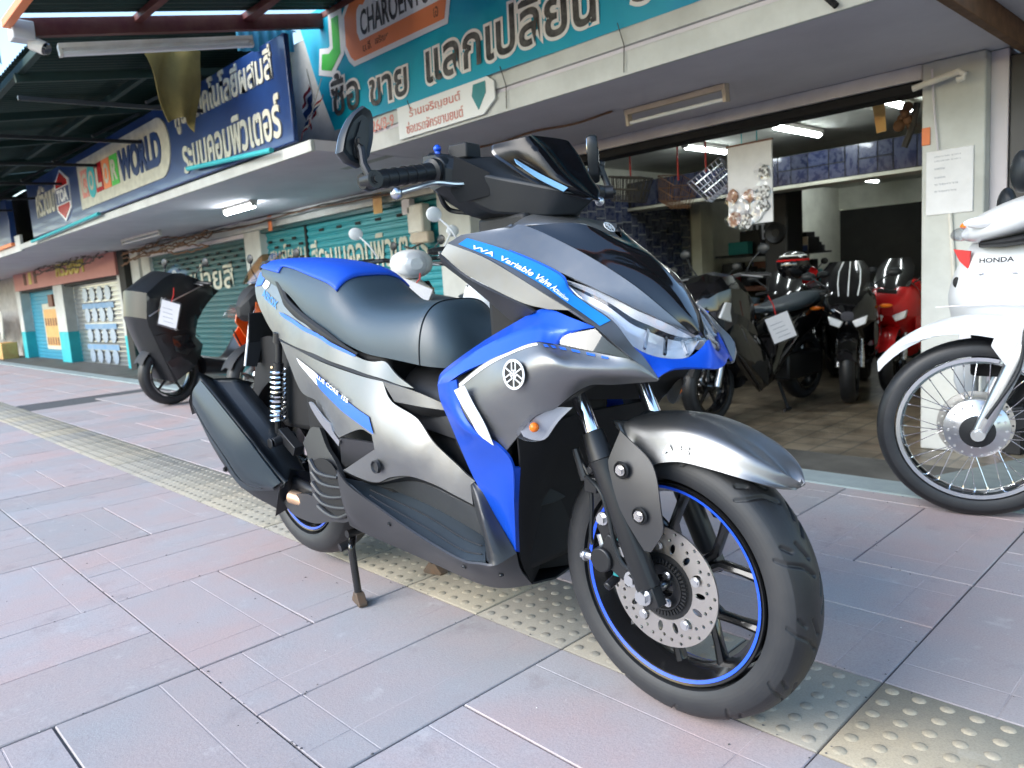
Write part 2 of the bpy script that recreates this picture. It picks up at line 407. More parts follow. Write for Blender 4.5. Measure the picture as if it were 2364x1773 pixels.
# scooter geometry, metres: (forward, right of centre line, up)
D = {
 'nose_black': [[(0.6955,0.1,0.9506),(0.8139,0.086,0.8937),(0.9131,0.071,0.8319),(0.9708,0.046,0.777),(1.0047,0.016,0.7325)],[(0.7908,0.055,0.9451),(0.8573,0.046,0.891),(0.9402,0.038,0.8369),(0.9895,0.024,0.7801),(1.0138,0.009,0.7375)],[(0.8398,0,0.9134),(0.9149,0,0.8725),(0.9719,0,0.8102),(1.006,0,0.7574),(1.018,0,0.7251)]],
 'eyebrow': [[(0.6723,0.125,0.9506),(0.6983,0.103,0.9492),(0.8164,0.089,0.8923),(0.9153,0.074,0.8307),(0.9728,0.049,0.7759),(1.0066,0.019,0.7318)],[(0.5856,0.175,0.9427),(0.7017,0.15,0.9035),(0.8007,0.127,0.8558),(0.8658,0.112,0.8241),(0.9439,0.082,0.7802),(1.0123,0.021,0.731)]],
 'shoulder': [[(0.5856,0.175,0.9427),(0.7017,0.15,0.9035),(0.8016,0.128,0.8558),(0.8303,0.135,0.8231),(0.8772,0.14,0.796),(0.9299,0.143,0.7669),(0.9639,0.138,0.7247),(0.9812,0.13,0.7043),(1.0021,0.121,0.6696)],[(0.5673,0.195,0.9288),(0.6991,0.188,0.8774),(0.7893,0.183,0.8313),(0.8437,0.179,0.8021),(0.8843,0.177,0.7795),(0.9193,0.174,0.7565),(0.9505,0.168,0.7301),(0.9837,0.158,0.702),(1.0042,0.122,0.6674)]],
 'shoulder_side': [[(0.5675,0.196,0.928),(0.6655,0.193,0.8947),(0.7513,0.188,0.8517),(0.8178,0.184,0.8155),(0.8675,0.18,0.7889)],[(0.5489,0.2,0.9097),(0.6123,0.194,0.8661),(0.6896,0.191,0.8317),(0.7621,0.188,0.8043),(0.8159,0.184,0.7923)]],
 'shoulder_under': [[(0.5476,0.199,0.9092),(0.6111,0.193,0.8655),(0.6884,0.19,0.8312),(0.7611,0.187,0.8038),(0.7829,0.18,0.7906)],[(0.5419,0.19,0.8925),(0.5748,0.17,0.8613),(0.6429,0.165,0.8151),(0.7028,0.163,0.7742),(0.7183,0.163,0.7699)]],
 'blue_band': [[(0.5207,0.212,0.6496),(0.528,0.2,0.6741),(0.636,0.19,0.7301),(0.7358,0.18,0.7725),(0.7702,0.175,0.7864),(0.8103,0.178,0.793),(0.8666,0.18,0.7762),(0.9164,0.178,0.7601)],[(0.5392,0.226,0.6495),(0.5645,0.226,0.6723),(0.6767,0.223,0.7257),(0.7473,0.216,0.7487),(0.8086,0.209,0.7625),(0.8389,0.204,0.7576),(0.8656,0.196,0.7541),(0.9187,0.18,0.7592)],[(0.5479,0.229,0.6399),(0.6265,0.236,0.6761),(0.6923,0.236,0.698),(0.7524,0.231,0.7192),(0.8194,0.226,0.7379),(0.8414,0.216,0.7359),(0.8539,0.2,0.7323),(0.8554,0.192,0.7473)]],
 'side_cowl': [[(0.6044,0.234,0.6507),(0.6933,0.237,0.6971),(0.7534,0.232,0.7185),(0.8203,0.227,0.737),(0.8574,0.202,0.731),(0.9434,0.18,0.7126),(0.9851,0.16,0.7006),(1.0037,0.1225,0.6674)],[(0.6344,0.238,0.5916),(0.7323,0.249,0.6368),(0.7993,0.251,0.6804),(0.8661,0.242,0.6983),(0.9041,0.222,0.6933),(0.9451,0.192,0.6849),(0.9845,0.157,0.6762),(1.004,0.1235,0.6659)],[(0.6862,0.205,0.5083),(0.7642,0.227,0.5651),(0.8077,0.226,0.6038),(0.8381,0.204,0.6178),(0.8652,0.19,0.6396),(0.8929,0.17,0.6571),(0.9318,0.15,0.6575),(1.0001,0.122,0.6627)]],
 'leg_blue': [[(0.5374,0.226,0.6489),(0.5416,0.225,0.6154),(0.5507,0.216,0.5767),(0.5606,0.2,0.5188),(0.5731,0.176,0.442),(0.6119,0.161,0.3678),(0.6526,0.147,0.2959)],[(0.5807,0.238,0.6562),(0.5932,0.24,0.6127),(0.6181,0.238,0.5708),(0.6511,0.226,0.5396),(0.657,0.196,0.4803),(0.6525,0.17,0.3834),(0.6539,0.149,0.2971)],[(0.6116,0.237,0.6636),(0.621,0.237,0.6058),(0.6607,0.236,0.562),(0.7074,0.226,0.5402),(0.7206,0.204,0.4957),(0.677,0.168,0.396),(0.654,0.149,0.298)]],
 'leg_front': [[(0.7206,0.204,0.4951),(0.6778,0.168,0.3961),(0.6537,0.148,0.297)],[(0.7213,0.185,0.491),(0.6676,0.147,0.3859),(0.6467,0.132,0.2894)]],
 'skirt': [[(0.0707,0.206,0.4036),(0.1313,0.211,0.3716),(0.257,0.216,0.3405),(0.3723,0.221,0.3148),(0.4744,0.223,0.2941),(0.5579,0.216,0.276),(0.6054,0.207,0.2768),(0.6406,0.196,0.2796),(0.6553,0.149,0.2947)],[(0.0825,0.206,0.3281),(0.1302,0.208,0.3002),(0.2302,0.196,0.2825),(0.3427,0.196,0.271),(0.4504,0.196,0.2576),(0.5371,0.186,0.2408),(0.5818,0.17,0.2354),(0.6128,0.15,0.2363),(0.639,0.125,0.2469)],[(0.0928,0.196,0.2587),(0.1283,0.182,0.2432),(0.1883,0.165,0.2272),(0.2831,0.15,0.2117),(0.3765,0.135,0.1956),(0.4535,0.12,0.1795),(0.5128,0.105,0.1708),(0.5639,0.092,0.1768),(0.6184,0.075,0.1927)]],
 'skirt_pillar': [[(0.5635,0.172,0.4367),(0.5891,0.171,0.4177),(0.613,0.162,0.3682),(0.6367,0.156,0.3289),(0.6563,0.15,0.2946)],[(0.5615,0.176,0.4297),(0.5873,0.186,0.3881),(0.6091,0.192,0.3457),(0.6267,0.196,0.3087),(0.6409,0.197,0.28)],[(0.5248,0.15,0.418),(0.5209,0.14,0.3694),(0.5238,0.13,0.3211),(0.5481,0.14,0.2938),(0.6088,0.192,0.2825)]],
 'foot_mat': [[(0.0606,0.198,0.3912),(0.2465,0.209,0.3393),(0.3625,0.214,0.3136),(0.4654,0.216,0.2933),(0.551,0.21,0.2775),(0.6138,0.199,0.2846)],[(0.0405,0.175,0.3757),(0.1897,0.17,0.3456),(0.2997,0.167,0.3248),(0.4027,0.165,0.3093),(0.4998,0.165,0.2927),(0.5718,0.16,0.2875)],[(0.0216,0.15,0.3616),(0.1319,0.13,0.3542),(0.2495,0.12,0.3428),(0.3417,0.115,0.3288),(0.4428,0.115,0.3097),(0.5215,0.115,0.2913)]],
 'sill_panel': [[(0.1396,0.135,0.3558),(0.316,0.155,0.3974),(0.4078,0.16,0.3979),(0.4745,0.155,0.3829),(0.5321,0.146,0.3675)],[(0.1284,0.128,0.351),(0.2479,0.119,0.3413),(0.3402,0.114,0.3273),(0.4415,0.114,0.3082),(0.5202,0.114,0.2895)]],
 'sill_dark_strip': [[(0.093,0.2,0.4034),(0.1421,0.195,0.3946),(0.2231,0.188,0.388),(0.3558,0.182,0.4214),(0.4247,0.172,0.4108),(0.4841,0.162,0.3926),(0.5345,0.152,0.3773)],[(0.0702,0.185,0.3933),(0.0998,0.17,0.3766),(0.1319,0.13,0.3542),(0.3118,0.152,0.3968),(0.4039,0.157,0.3973),(0.4708,0.152,0.3822),(0.5281,0.143,0.366)]],
 'tail_trim': [[(-0.305,0.135,0.7294),(-0.071,0.158,0.6923),(0.1702,0.163,0.6488),(0.3574,0.158,0.6184)],[(-0.276,0.145,0.7205),(-0.0626,0.164,0.6812),(0.1238,0.169,0.6506),(0.3581,0.157,0.6154)]],
 'spur': [[(0.2596,0.171,0.6339),(0.3686,0.163,0.6163),(0.459,0.15,0.5908)],[(0.2964,0.168,0.5882),(0.3872,0.163,0.5821),(0.4595,0.15,0.5769)]],
 'spur_under': [[(0.2959,0.167,0.5874),(0.3857,0.162,0.581),(0.4581,0.149,0.5758)],[(0.2918,0.15,0.5755),(0.3557,0.14,0.5557),(0.4265,0.12,0.5551)]],
 'side_under': [[(0.0653,0.184,0.4813),(0.16,0.192,0.486),(0.2444,0.199,0.4898)],[(0.0011,0.15,0.3833),(0.1066,0.165,0.4204),(0.2431,0.196,0.4766)]],
 'headlight_top': [(0.8095,0.126,0.8423),(0.864,0.11,0.8223),(0.8998,0.098,0.804),(0.9368,0.085,0.7823),(0.9642,0.068,0.7668),(0.9874,0.05,0.7505),(1.0006,0.03,0.739),(1.0091,0.016,0.7297)],
 'headlight_low': [(0.8138,0.13,0.8412),(0.8756,0.138,0.7967),(0.9275,0.14,0.7672),(0.9646,0.135,0.7229),(0.9742,0.12,0.7114),(0.9944,0.09,0.6992),(1.0115,0.045,0.6951),(1.0165,0.012,0.7211)],
 'chin': [[(0.9648,0.1345,0.7218),(0.9765,0.115,0.7082),(0.9944,0.09,0.6979),(1.0089,0.05,0.6946),(1.0122,0.02,0.7077),(1.0135,0,0.7212)],[(1.0023,0.1205,0.6691),(1.0071,0.11,0.6753),(1.0113,0.09,0.6814),(1.0148,0.06,0.6797),(1.0187,0.03,0.6751),(1.0139,0,0.6706)]],
 'dash_cover': [[(0.6714,0.118,0.9529),(0.6733,0.08,0.9699),(0.6798,0.04,0.9783),(0.683,0,0.9814)],[(0.6965,0.101,0.9505),(0.7908,0.055,0.9457),(0.8123,0.022,0.927),(0.8405,0,0.9137)]],
 'fender_low': [(0.8769,0.072,0.5712),(0.9056,0.078,0.5319),(0.9397,0.082,0.5034),(0.976,0.082,0.5111),(1.0137,0.08,0.5162),(1.0678,0.075,0.5098),(1.1273,0.065,0.4979),(1.1698,0.042,0.4862),(1.1841,0.006,0.479)],
 'muffler': [[(-0.6072,0.15,0.5983),(-0.4904,0.15,0.5302),(-0.394,0.148,0.4695),(-0.3304,0.148,0.3995),(-0.2739,0.152,0.3389)],[(-0.6692,0.19,0.5985),(-0.5269,0.195,0.5202),(-0.3955,0.195,0.4445),(-0.3207,0.185,0.38),(-0.2592,0.17,0.3147)],[(-0.6511,0.24,0.6196),(-0.5122,0.242,0.5506),(-0.3591,0.235,0.4557),(-0.2984,0.215,0.3845),(-0.2567,0.186,0.3068)],[(-0.697,0.256,0.5431),(-0.6042,0.256,0.4401),(-0.5225,0.246,0.3581),(-0.4778,0.212,0.2687),(-0.2852,0.184,0.2898)],[(-0.7598,0.225,0.4925),(-0.6583,0.225,0.388),(-0.5635,0.215,0.3009),(-0.4984,0.19,0.2451),(-0.3584,0.165,0.2068)]],
 'side_panel': [[(-0.2663,0.15,0.7204),(-0.0592,0.166,0.6802),(0.1268,0.171,0.6497),(0.258,0.17,0.6331),(0.292,0.168,0.5888),(0.3816,0.162,0.5523),(0.445,0.152,0.4925),(0.5011,0.15,0.4563),(0.5455,0.15,0.431),(0.5329,0.156,0.4207),(0.5346,0.152,0.3779),(0.4841,0.162,0.3932),(0.4248,0.172,0.4115),(0.3545,0.181,0.422),(0.2821,0.186,0.4099),(0.2249,0.189,0.3899),(0.1439,0.196,0.3958),(0.0953,0.202,0.4053),(0.172,0.201,0.4408),(0.2432,0.199,0.4748),(0.2369,0.197,0.5095),(0.1878,0.193,0.518),(0.0688,0.185,0.4831),(-0.0551,0.168,0.55),(-0.0666,0.166,0.568),(-0.1604,0.158,0.5856),(-0.2269,0.15,0.6624)],[(-0.0937,0.17,0.637),(-0.0321,0.18,0.6098),(0.0895,0.194,0.5568),(0.1817,0.201,0.5305),(0.2391,0.203,0.5134),(0.2346,0.198,0.5519),(0.4088,0.19,0.4999),(0.5205,0.168,0.4403),(0.3631,0.198,0.4705),(0.1924,0.203,0.4333)]],
 'tail_cover': [[(-0.4676,0.06,0.9486),(-0.385,0.08,0.9218),(-0.3194,0.1,0.8834),(-0.2626,0.122,0.8287),(-0.1726,0.136,0.7886),(-0.0184,0.146,0.7382),(0.129,0.15,0.6893),(0.1971,0.149,0.6771),(0.2435,0.141,0.6774),(0.2883,0.15,0.6539),(0.365,0.158,0.6217),(0.318,0.16,0.6264),(0.1703,0.163,0.6494),(-0.0726,0.157,0.6929),(-0.2828,0.137,0.7262),(-0.3443,0.122,0.7372),(-0.4402,0.1,0.7845),(-0.527,0.08,0.8488),(-0.5524,0.072,0.8846),(-0.519,0.062,0.9286)],[(-0.4813,0.092,0.8634),(-0.3917,0.116,0.8244),(-0.2685,0.143,0.7876),(-0.1178,0.163,0.7469),(0.0221,0.172,0.7174),(0.1901,0.173,0.6758),(0.3078,0.168,0.6483)]],
 'position_light': [[(0.8556,0.193,0.7474),(0.92,0.178,0.7566),(0.9415,0.175,0.7366),(0.9844,0.159,0.7014),(0.9435,0.18,0.7138),(0.8572,0.201,0.7319)],[(0.9071,0.192,0.7346)]],
 'fan_cover': [[(-0.1789,0.16,0.4372),(-0.1563,0.155,0.4631),(-0.135,0.15,0.4842),(-0.0886,0.152,0.4875),(-0.0381,0.165,0.4427),(0.0194,0.175,0.4073),(0.069,0.182,0.3451),(0.0921,0.184,0.2977),(0.0619,0.18,0.2591),(-0.0259,0.178,0.2422),(-0.1182,0.175,0.2183),(-0.1855,0.172,0.2139),(-0.2746,0.168,0.2177),(-0.3327,0.16,0.2415),(-0.2681,0.165,0.2737),(-0.1727,0.17,0.2934),(-0.1298,0.172,0.294),(-0.1332,0.17,0.3377),(-0.1471,0.167,0.402)],[(-0.0451,0.178,0.3954),(-0.003,0.186,0.3349),(0.0134,0.188,0.2787)]],
 'fan_slats': [[(-0.0934,0.188,0.4052),(-0.0654,0.188,0.3786),(-0.0204,0.188,0.3719),(0.0403,0.188,0.3746)],[(-0.0883,0.188,0.3724),(-0.0529,0.188,0.3501),(-0.0016,0.188,0.3458),(0.0557,0.188,0.3507)],[(-0.092,0.188,0.3414),(-0.0528,0.188,0.3173),(0.0007,0.188,0.3156),(0.0666,0.188,0.3276)],[(-0.0853,0.188,0.3117),(-0.0479,0.188,0.2921),(0.0116,0.188,0.2903),(0.0841,0.188,0.3003)],[(-0.0732,0.188,0.28),(-0.0286,0.188,0.2661),(0.0264,0.188,0.2653),(0.0914,0.188,0.2912)]],
 'fan_open': [[(-0.0772,0.182,0.406),(-0.0341,0.182,0.4169),(0.0117,0.182,0.4078),(0.0396,0.183,0.3825),(0.0898,0.184,0.2973),(0.0592,0.182,0.2684),(0.0105,0.185,0.2688),(-0.0539,0.185,0.2878),(-0.0786,0.182,0.3485)],[]],
 'rear_mudguard': [[(-0.6225,0.05,0.715),(-0.5317,0.05,0.7257),(-0.4566,0.06,0.7094),(-0.4839,0.06,0.6259),(-0.5537,0.05,0.5197),(-0.6553,0.04,0.4774),(-0.7563,0.03,0.477)],[]],
 'decal_side': [[(-0.04,0.178,0.6444),(0.1378,0.19,0.5793),(0.2294,0.199,0.5513),(0.2477,0.204,0.5126),(0.1852,0.203,0.5327),(0.0951,0.197,0.5601),(-0.0212,0.182,0.6066)],[]],
 'decal_side_white': [[(-0.1631,0.165,0.6778),(-0.0431,0.178,0.6451),(-0.0287,0.181,0.6102),(-0.09,0.172,0.6374),(-0.1431,0.166,0.6603)],[]],
 'decal_tail_blue': [[(-0.5136,0.064,0.9269),(-0.4385,0.075,0.9223),(-0.4753,0.084,0.8865),(-0.5401,0.075,0.8842)],[]],
 'decal_tail_white': [[(-0.4276,0.08,0.9121),(-0.3979,0.084,0.9078),(-0.4124,0.093,0.879),(-0.4385,0.093,0.8725),(-0.4695,0.087,0.8849)],[]],
 'decal_tail_text': [[(-0.4882,0.09,0.8693),(-0.4308,0.098,0.8657),(-0.2869,0.141,0.8074),(-0.3238,0.134,0.8076),(-0.4305,0.107,0.8417)],[]],
 'decal_tail_stripe': [[(-0.2935,0.14,0.8039),(-0.2439,0.147,0.7964),(0.0236,0.172,0.7255),(0.1356,0.172,0.6911),(0.1269,0.174,0.688),(0.0193,0.174,0.7176),(-0.113,0.165,0.7521),(-0.2513,0.148,0.7878)],[]],
 'leg_reflector': [[(0.6171,0.24,0.6448),(0.654,0.243,0.6568),(0.6708,0.244,0.6265),(0.693,0.24,0.5856),(0.6994,0.22,0.5416),(0.6644,0.226,0.5605),(0.6513,0.236,0.5898),(0.6332,0.24,0.6177)],[]],
 'turn_signal': [[(0.7743,0.236,0.5759),(0.8029,0.232,0.6071),(0.8231,0.222,0.6188),(0.8548,0.17,0.6161),(0.8364,0.185,0.5938),(0.8163,0.212,0.5648),(0.8034,0.222,0.5574),(0.7866,0.231,0.56),(0.7771,0.236,0.5654)],[(0.8216,0.238,0.5887),(0.8429,0.222,0.6008)]],
 'heel_guard': [[(-0.0749,0.185,0.5641),(-0.0551,0.186,0.5635),(-0.0036,0.187,0.53),(0.0341,0.188,0.5149),(0.0419,0.188,0.4952),(0.0686,0.188,0.4755),(0.0587,0.186,0.4598),(0.0159,0.185,0.4859),(-0.0281,0.184,0.5128),(-0.066,0.184,0.5476)],[]],
 'pillion_peg_bolt': [(-0.2125,0.152,0.6894)],
 'side_bolt': [(0.2495,0.204,0.4347)],
 'emblem': [(0.7925,0.252,0.6833)],
 'nose_emblem': [(0.8103,0.012,0.9285)],
 'fork': [(0.8183,0.1,0.591),(0.8323,0.1,0.5562),(0.8422,0.1,0.5313),(0.8487,0.1,0.514),(0.9537,0.105,0.2763)],
 'fork_left_top': [(0.7863,-0.1,0.6143),(0.8167,-0.1,0.5545)],
 'fork_cover': [[(0.9006,0.1,0.5648),(0.9709,0.1,0.5099),(0.9919,0.112,0.4258),(0.9925,0.114,0.3925),(0.9678,0.116,0.3544),(0.9543,0.116,0.3545),(0.9149,0.118,0.4096),(0.8685,0.113,0.4875)],[(0.9321,0.122,0.4944),(0.966,0.124,0.4243)]],
 'fork_bolts': [(0.9153,0.124,0.4983),(0.9529,0.126,0.4206)],
 'axle': [(0.9648,0.12,0.2835)],
 'caliper': [(0.8535,0.1,0.3154),(0.8299,0.09,0.3532),(0.887,0.1,0.3351),(0.9058,0.105,0.3427),(0.9186,0.11,0.2911),(0.8497,0.1,0.3908),(0.8038,0.1,0.3086),(0.8609,0.1,0.2715)],
 'hoses': [[(0.7987,0.1,0.4998),(0.8199,0.1,0.4657),(0.8222,0.1,0.4085),(0.8161,0.1,0.3491),(0.8187,0.1,0.3329)],[(0.8073,0.1,0.4722),(0.861,0.12,0.4524),(0.8779,0.12,0.4074),(0.8892,0.12,0.3536),(0.9049,0.118,0.3205),(0.9302,0.115,0.3055)]],
 'stand_leg': [(-0.0559,0.1,0.1799),(-0.0274,0.125,0.1615),(-0.0222,0.13,0.1463),(-0.0086,0.132,0.0471),(-0.0065,0.132,0.0364)],
 'shock': [(-0.3243,0.125,0.7136),(-0.3291,0.128,0.677),(-0.3394,0.13,0.6211),(-0.3683,0.135,0.4572)],
 'hose_brake': [(0.4978,0.15,1.0352),(0.4975,0.14,1.0144),(0.496,0.12,1.0012),(0.5247,0.1,0.9937),(0.5466,0.07,0.9871)],
 'grip': [(0.5098,0.165,1.0776),(0.5213,0.335,1.0495)],
 'lever': [(0.5661,0.12,1.0525),(0.562,0.135,1.0465),(0.559,0.16,1.0445),(0.5478,0.2,1.0473),(0.5543,0.25,1.036),(0.5541,0.3,1.0232)],
 'mirror': [(0.5,0.3257,1.1888),(0.5,0.3115,1.1827),(0.5,0.3074,1.1681),(0.5,0.3116,1.1295),(0.5,0.3246,1.0929),(0.5,0.3463,1.0747),(0.5,0.3712,1.0833),(0.5,0.3852,1.0993),(0.5,0.3734,1.1353),(0.5,0.3504,1.1707)],
 'mirror_in': [(0.5,0.337,1.1599),(0.5,0.3294,1.1552),(0.5,0.3274,1.1282),(0.5,0.3385,1.0866),(0.5,0.3559,1.091),(0.5,0.3587,1.1097)],
 'mirror_stem': [(0.505,0.3481,1.1177),(0.505,0.346,1.107),(0.5465,0.355,1.0492)],
 'visor': [[(0.5914,0.075,1.1231),(0.6746,0.06,1.1249),(0.6317,0,1.1395)],[(0.5974,0.08,1.1071),(0.7022,0.06,1.0911),(0.6791,0,1.1048)],[(0.629,0.075,1.0819),(0.7364,0.05,1.0443),(0.7234,0,1.0544)],[(0.7082,0.055,1.0283),(0.7704,0.035,1.0123),(0.7633,0,1.0173)],[(0.7868,0.012,0.9919),(0.7892,0.006,0.9918),(0.7888,0,0.9936)]],
 'visor_trim': [[(0.5866,0.077,1.1208),(0.5956,0.083,1.1013),(0.6335,0.08,1.0752),(0.7124,0.06,1.0219),(0.7863,0.016,0.9907)],[(0.5927,0.075,1.1228),(0.5994,0.08,1.1053),(0.6308,0.076,1.081),(0.7098,0.056,1.0275),(0.7876,0.013,0.9923)]],
 'plate': [(-0.6,0.1086,0.6341),(-0.6,0.0751,0.7817),(-0.6,0.014,0.7808),(-0.6,0.0711,0.6274)],
}
# ------------------------------------------------------------------ ground: pavement of basket-weave pavers with a tactile strip
def st(b, name, m, parent=None, bevel=0.0, angle=35):
    o = b.build(name, m, parent, bevel=bevel, angle=angle)
    if parent is None: tag(o, kind='structure')
    return o
def paving_mat(name, c1, c2, light, dark):
    m = bpy.data.materials.new(name); m.use_nodes = True; nt = m.node_tree; N = nt.nodes; K = nt.links; p = N['Principled BSDF']; geo = N.new('ShaderNodeNewGeometry'); oi = N.new('ShaderNodeObjectInfo')
    def noise(sc, det=6, rough=.6, stretch=None):
        n = N.new('ShaderNodeTexNoise'); n.inputs['Scale'].default_value = sc; n.inputs['Detail'].default_value = det; n.inputs['Roughness'].default_value = rough
        if stretch: mp = N.new('ShaderNodeMapping'); mp.inputs['Scale'].default_value = stretch; K.new(geo.outputs['Position'], mp.inputs[0]); K.new(mp.outputs[0], n.inputs[0])
        else: K.new(geo.outputs['Position'], n.inputs[0])
        return n.outputs['Fac']
    def rng(v, a, b, c, d):
        r = N.new('ShaderNodeMapRange'); r.inputs[1].default_value = a; r.inputs[2].default_value = b; r.inputs[3].default_value = c; r.inputs[4].default_value = d; K.new(v, r.inputs[0]); return r.outputs[0]
    def mixc(f, a, b, mode='MIX'):
        x = N.new('ShaderNodeMix'); x.data_type = 'RGBA'; x.blend_type = mode; K.new(f, x.inputs[0])
        for k, q in ((6, a), (7, b)):
            if isinstance(q, tuple): x.inputs[k].default_value = (*q, 1)
            else: K.new(q, x.inputs[k])
        return x.outputs[2]
    col = mixc(rng(noise(2.3), .36, .64, 0, 1), c1, c2); hs = N.new('ShaderNodeHueSaturation'); K.new(col, hs.inputs['Color']); K.new(rng(oi.outputs['Random'], 0, 1, .88, 1.1), hs.inputs['Value']); K.new(rng(oi.outputs['Random'], 0, 1, .75, 1.25), hs.inputs['Saturation']); col = hs.outputs[0]
    col = mixc(rng(noise(260, 3), .42, .7, 0, .45), col, dark); col = mixc(rng(noise(420, 2), .62, .75, 0, .5), col, light); col = mixc(rng(noise(9, 8, .7), .60, .72, 0, .5), col, light); col = mixc(rng(noise(4.2, 9, .72), .58, .72, 0, .55), col, dark); col = mixc(rng(noise(38, 6, .75), .66, .71, 0, .7), col, light)
    K.new(col, p.inputs['Base Color']); K.new(rng(noise(7), .3, .7, .6, .85), p.inputs['Roughness']); bm = N.new('ShaderNodeBump'); bm.inputs['Strength'].default_value = .22; bm.inputs['Distance'].default_value = .003; K.new(noise(120, 6, .7), bm.inputs['Height']); K.new(bm.outputs[0], p.inputs['Normal']); MATS[name] = m
paving_mat('paver', (.455, .355, .34), (.39, .375, .385), (.57, .53, .52), (.245, .2, .2)); paving_mat('tactile', (.40, .35, .27), (.36, .33, .27), (.5, .46, .38), (.24, .21, .17))
mat('joint', (.1, .1, .105), .95, var=.6, vscale=30)
mat('kerb_stone', (.3, .36, .36), .85, var=.6, vscale=6, col2=(.2, .24, .25), bump=.3, bscale=80)
mat('apron', (.12, .12, .11), .7, var=.7, vscale=3, col2=(.045, .045, .042), bump=.15, bscale=60)
mat('asphalt', (.05, .05, .052), .9, var=.4, vscale=20, bump=.4, bscale=200)
st(MB().box2((-400, -400, -.62), (400, 400, -.6)), 'ground', 'asphalt')
st(MB().box2((-60, -9.5, -.6), (30, -3.9, -.16)), 'road', 'asphalt')
pave = st(MB().box2((-60, -3.75, -.6), (8, 1.58, -.0055)), 'pavement', 'joint')
def paver_mesh(name, L, W, sx, sy):
    """chamfered slab with two scored lines sx,sy across it"""
    g, ch, gd = .0012, .0018, .0007; xs = sorted({0, ch, L-ch, L, sx-g, sx+g, sx-g*2, sx+g*2}); ys = sorted({0, ch, W-ch, W, sy-g, sy+g, sy-g*2, sy+g*2}); V = []; n = len(ys)
    for x in xs:
        for y in ys:
            z = 0.0
            if x in (0, L) or y in (0, W): z = -.0022
            elif abs(x-sx) <= g+1e-6 or abs(y-sy) <= g+1e-6: z = -gd
            V.append((x, y, z))
    F = [(i*n+j, (i+1)*n+j, (i+1)*n+j+1, i*n+j+1) for i in range(len(xs)-1) for j in range(n-1)]; k = len(V)
    V += [(0, 0, -.03), (L, 0, -.03), (L, W, -.03), (0, W, -.03)]; m = len(xs)
    F += [tuple([i*n for i in range(m)][::-1])+(k, k+1), tuple((m-1)*n+j for j in range(n))[::-1]+(k+1, k+2), tuple(i*n+n-1 for i in range(m))+(k+2, k+3), tuple(range(n))+(k+3, k)]
    return mesh_from(name, V, F, 'paver', None, 30)
gp = .004; A_ = .3-gp; B_ = .6-gp
pv_h = paver_mesh('paver', B_, A_, B_-.1, A_-.09); pv_v = paver_mesh('paver', A_, B_, A_-.1, .1)
def tact_mesh():
    b = MB(); s = A_; c = .003; b.add([(0, 0, -.003), (s, 0, -.003), (s, s, -.003), (0, s, -.003), (c, c, 0), (s-c, c, 0), (s-c, s-c, 0), (c, s-c, 0), (0, 0, -.03), (s, 0, -.03), (s, s, -.03), (0, s, -.03)], [(4, 5, 6, 7), (0, 1, 5, 4), (1, 2, 6, 5), (2, 3, 7, 6), (3, 0, 4, 7), (8, 9, 1, 0), (9, 10, 2, 1), (10, 11, 3, 2), (11, 8, 0, 3)])
    for i in range(6):
        for j in range(6):
            x, y = .025+.049*i, .025+.049*j; n = 10; v = []; f = []
            for r, z in ((.0135, -.0004), (.0105, .0017), (.006, .0026)): v += [(x+r*math.cos(2*math.pi*k/n), y+r*math.sin(2*math.pi*k/n), z) for k in range(n)]
            v.append((x, y, .0028))
            for q in range(2): f += [(q*n+k, q*n+(k+1) % n, (q+1)*n+(k+1) % n, (q+1)*n+k) for k in range(n)]
            f += [(2*n+k, 2*n+(k+1) % n, 3*n) for k in range(n)]; b.add(v, f)
    return mesh_from('tactile_paver', b.v, b.f, 'tactile', None, 60)
tm = tact_mesh(); rg = random.Random(3); cells = []
for i in range(-34, 7):
    cells.append((i*.3, 0.0, 't'))
for bi in range(-17, 4):
    for bj in (-2, -1, 1, 2, 3):
        y0 = bj*.6 if bj < 0 else .3+(bj-1)*.6; x0 = bi*.6; par = (bi+(bj if bj < 0 else bj)) % 2 == 0 if bj < 0 else (bi+bj) % 2 == 0
        if bj == 3: 
            if par: cells += [(x0, y0, 'h')]
            else: cells += [(x0, y0, 's'), (x0+.3, y0, 's')]
            continue
        if par: cells += [(x0, y0, 'h'), (x0, y0+.3, 'h')]
        else: cells += [(x0, y0, 'v'), (x0+.3, y0, 'v')]
sq = mesh_from('paver', *(lambda q: ([(x, y, z) for x, y, z in q], [(4, 5, 6, 7), (0, 1, 5, 4), (1, 2, 6, 5), (2, 3, 7, 6), (3, 0, 4, 7), (8, 9, 1, 0), (9, 10, 2, 1), (10, 11, 3, 2), (11, 8, 0, 3)]))([(0, 0, -.003), (A_, 0, -.003), (A_, A_-.04, -.003), (0, A_-.04, -.003), (.003, .003, 0), (A_-.003, .003, 0), (A_-.003, A_-.043, 0), (.003, A_-.043, 0), (0, 0, -.03), (A_, 0, -.03), (A_, A_-.04, -.03), (0, A_-.04, -.03)]), 'paver', None, 30)
for x, y, t in cells:
    near = x > -6.4
    if not near and t != 't': continue
    me = {'t': tm, 'h': pv_h, 'v': pv_v, 's': sq}[t]
    if t == 'h' and abs(y-1.5) < .01: me = pv_h
    o = bpy.data.objects.new('tactile_paver' if t == 't' else 'paver', me); link(o, pave); o.location = (x+gp/2+rg.uniform(-.0006, .0006), y+gp/2+rg.uniform(-.0006, .0006), rg.uniform(-.0012, .0008)); o.rotation_euler = (rg.uniform(-.0016, .0016), rg.uniform(-.0012, .0012), rg.uniform(-.0012, .0012))
    if t == 'h' and y > 1.45: o.scale = (1, .26/.296, 1)
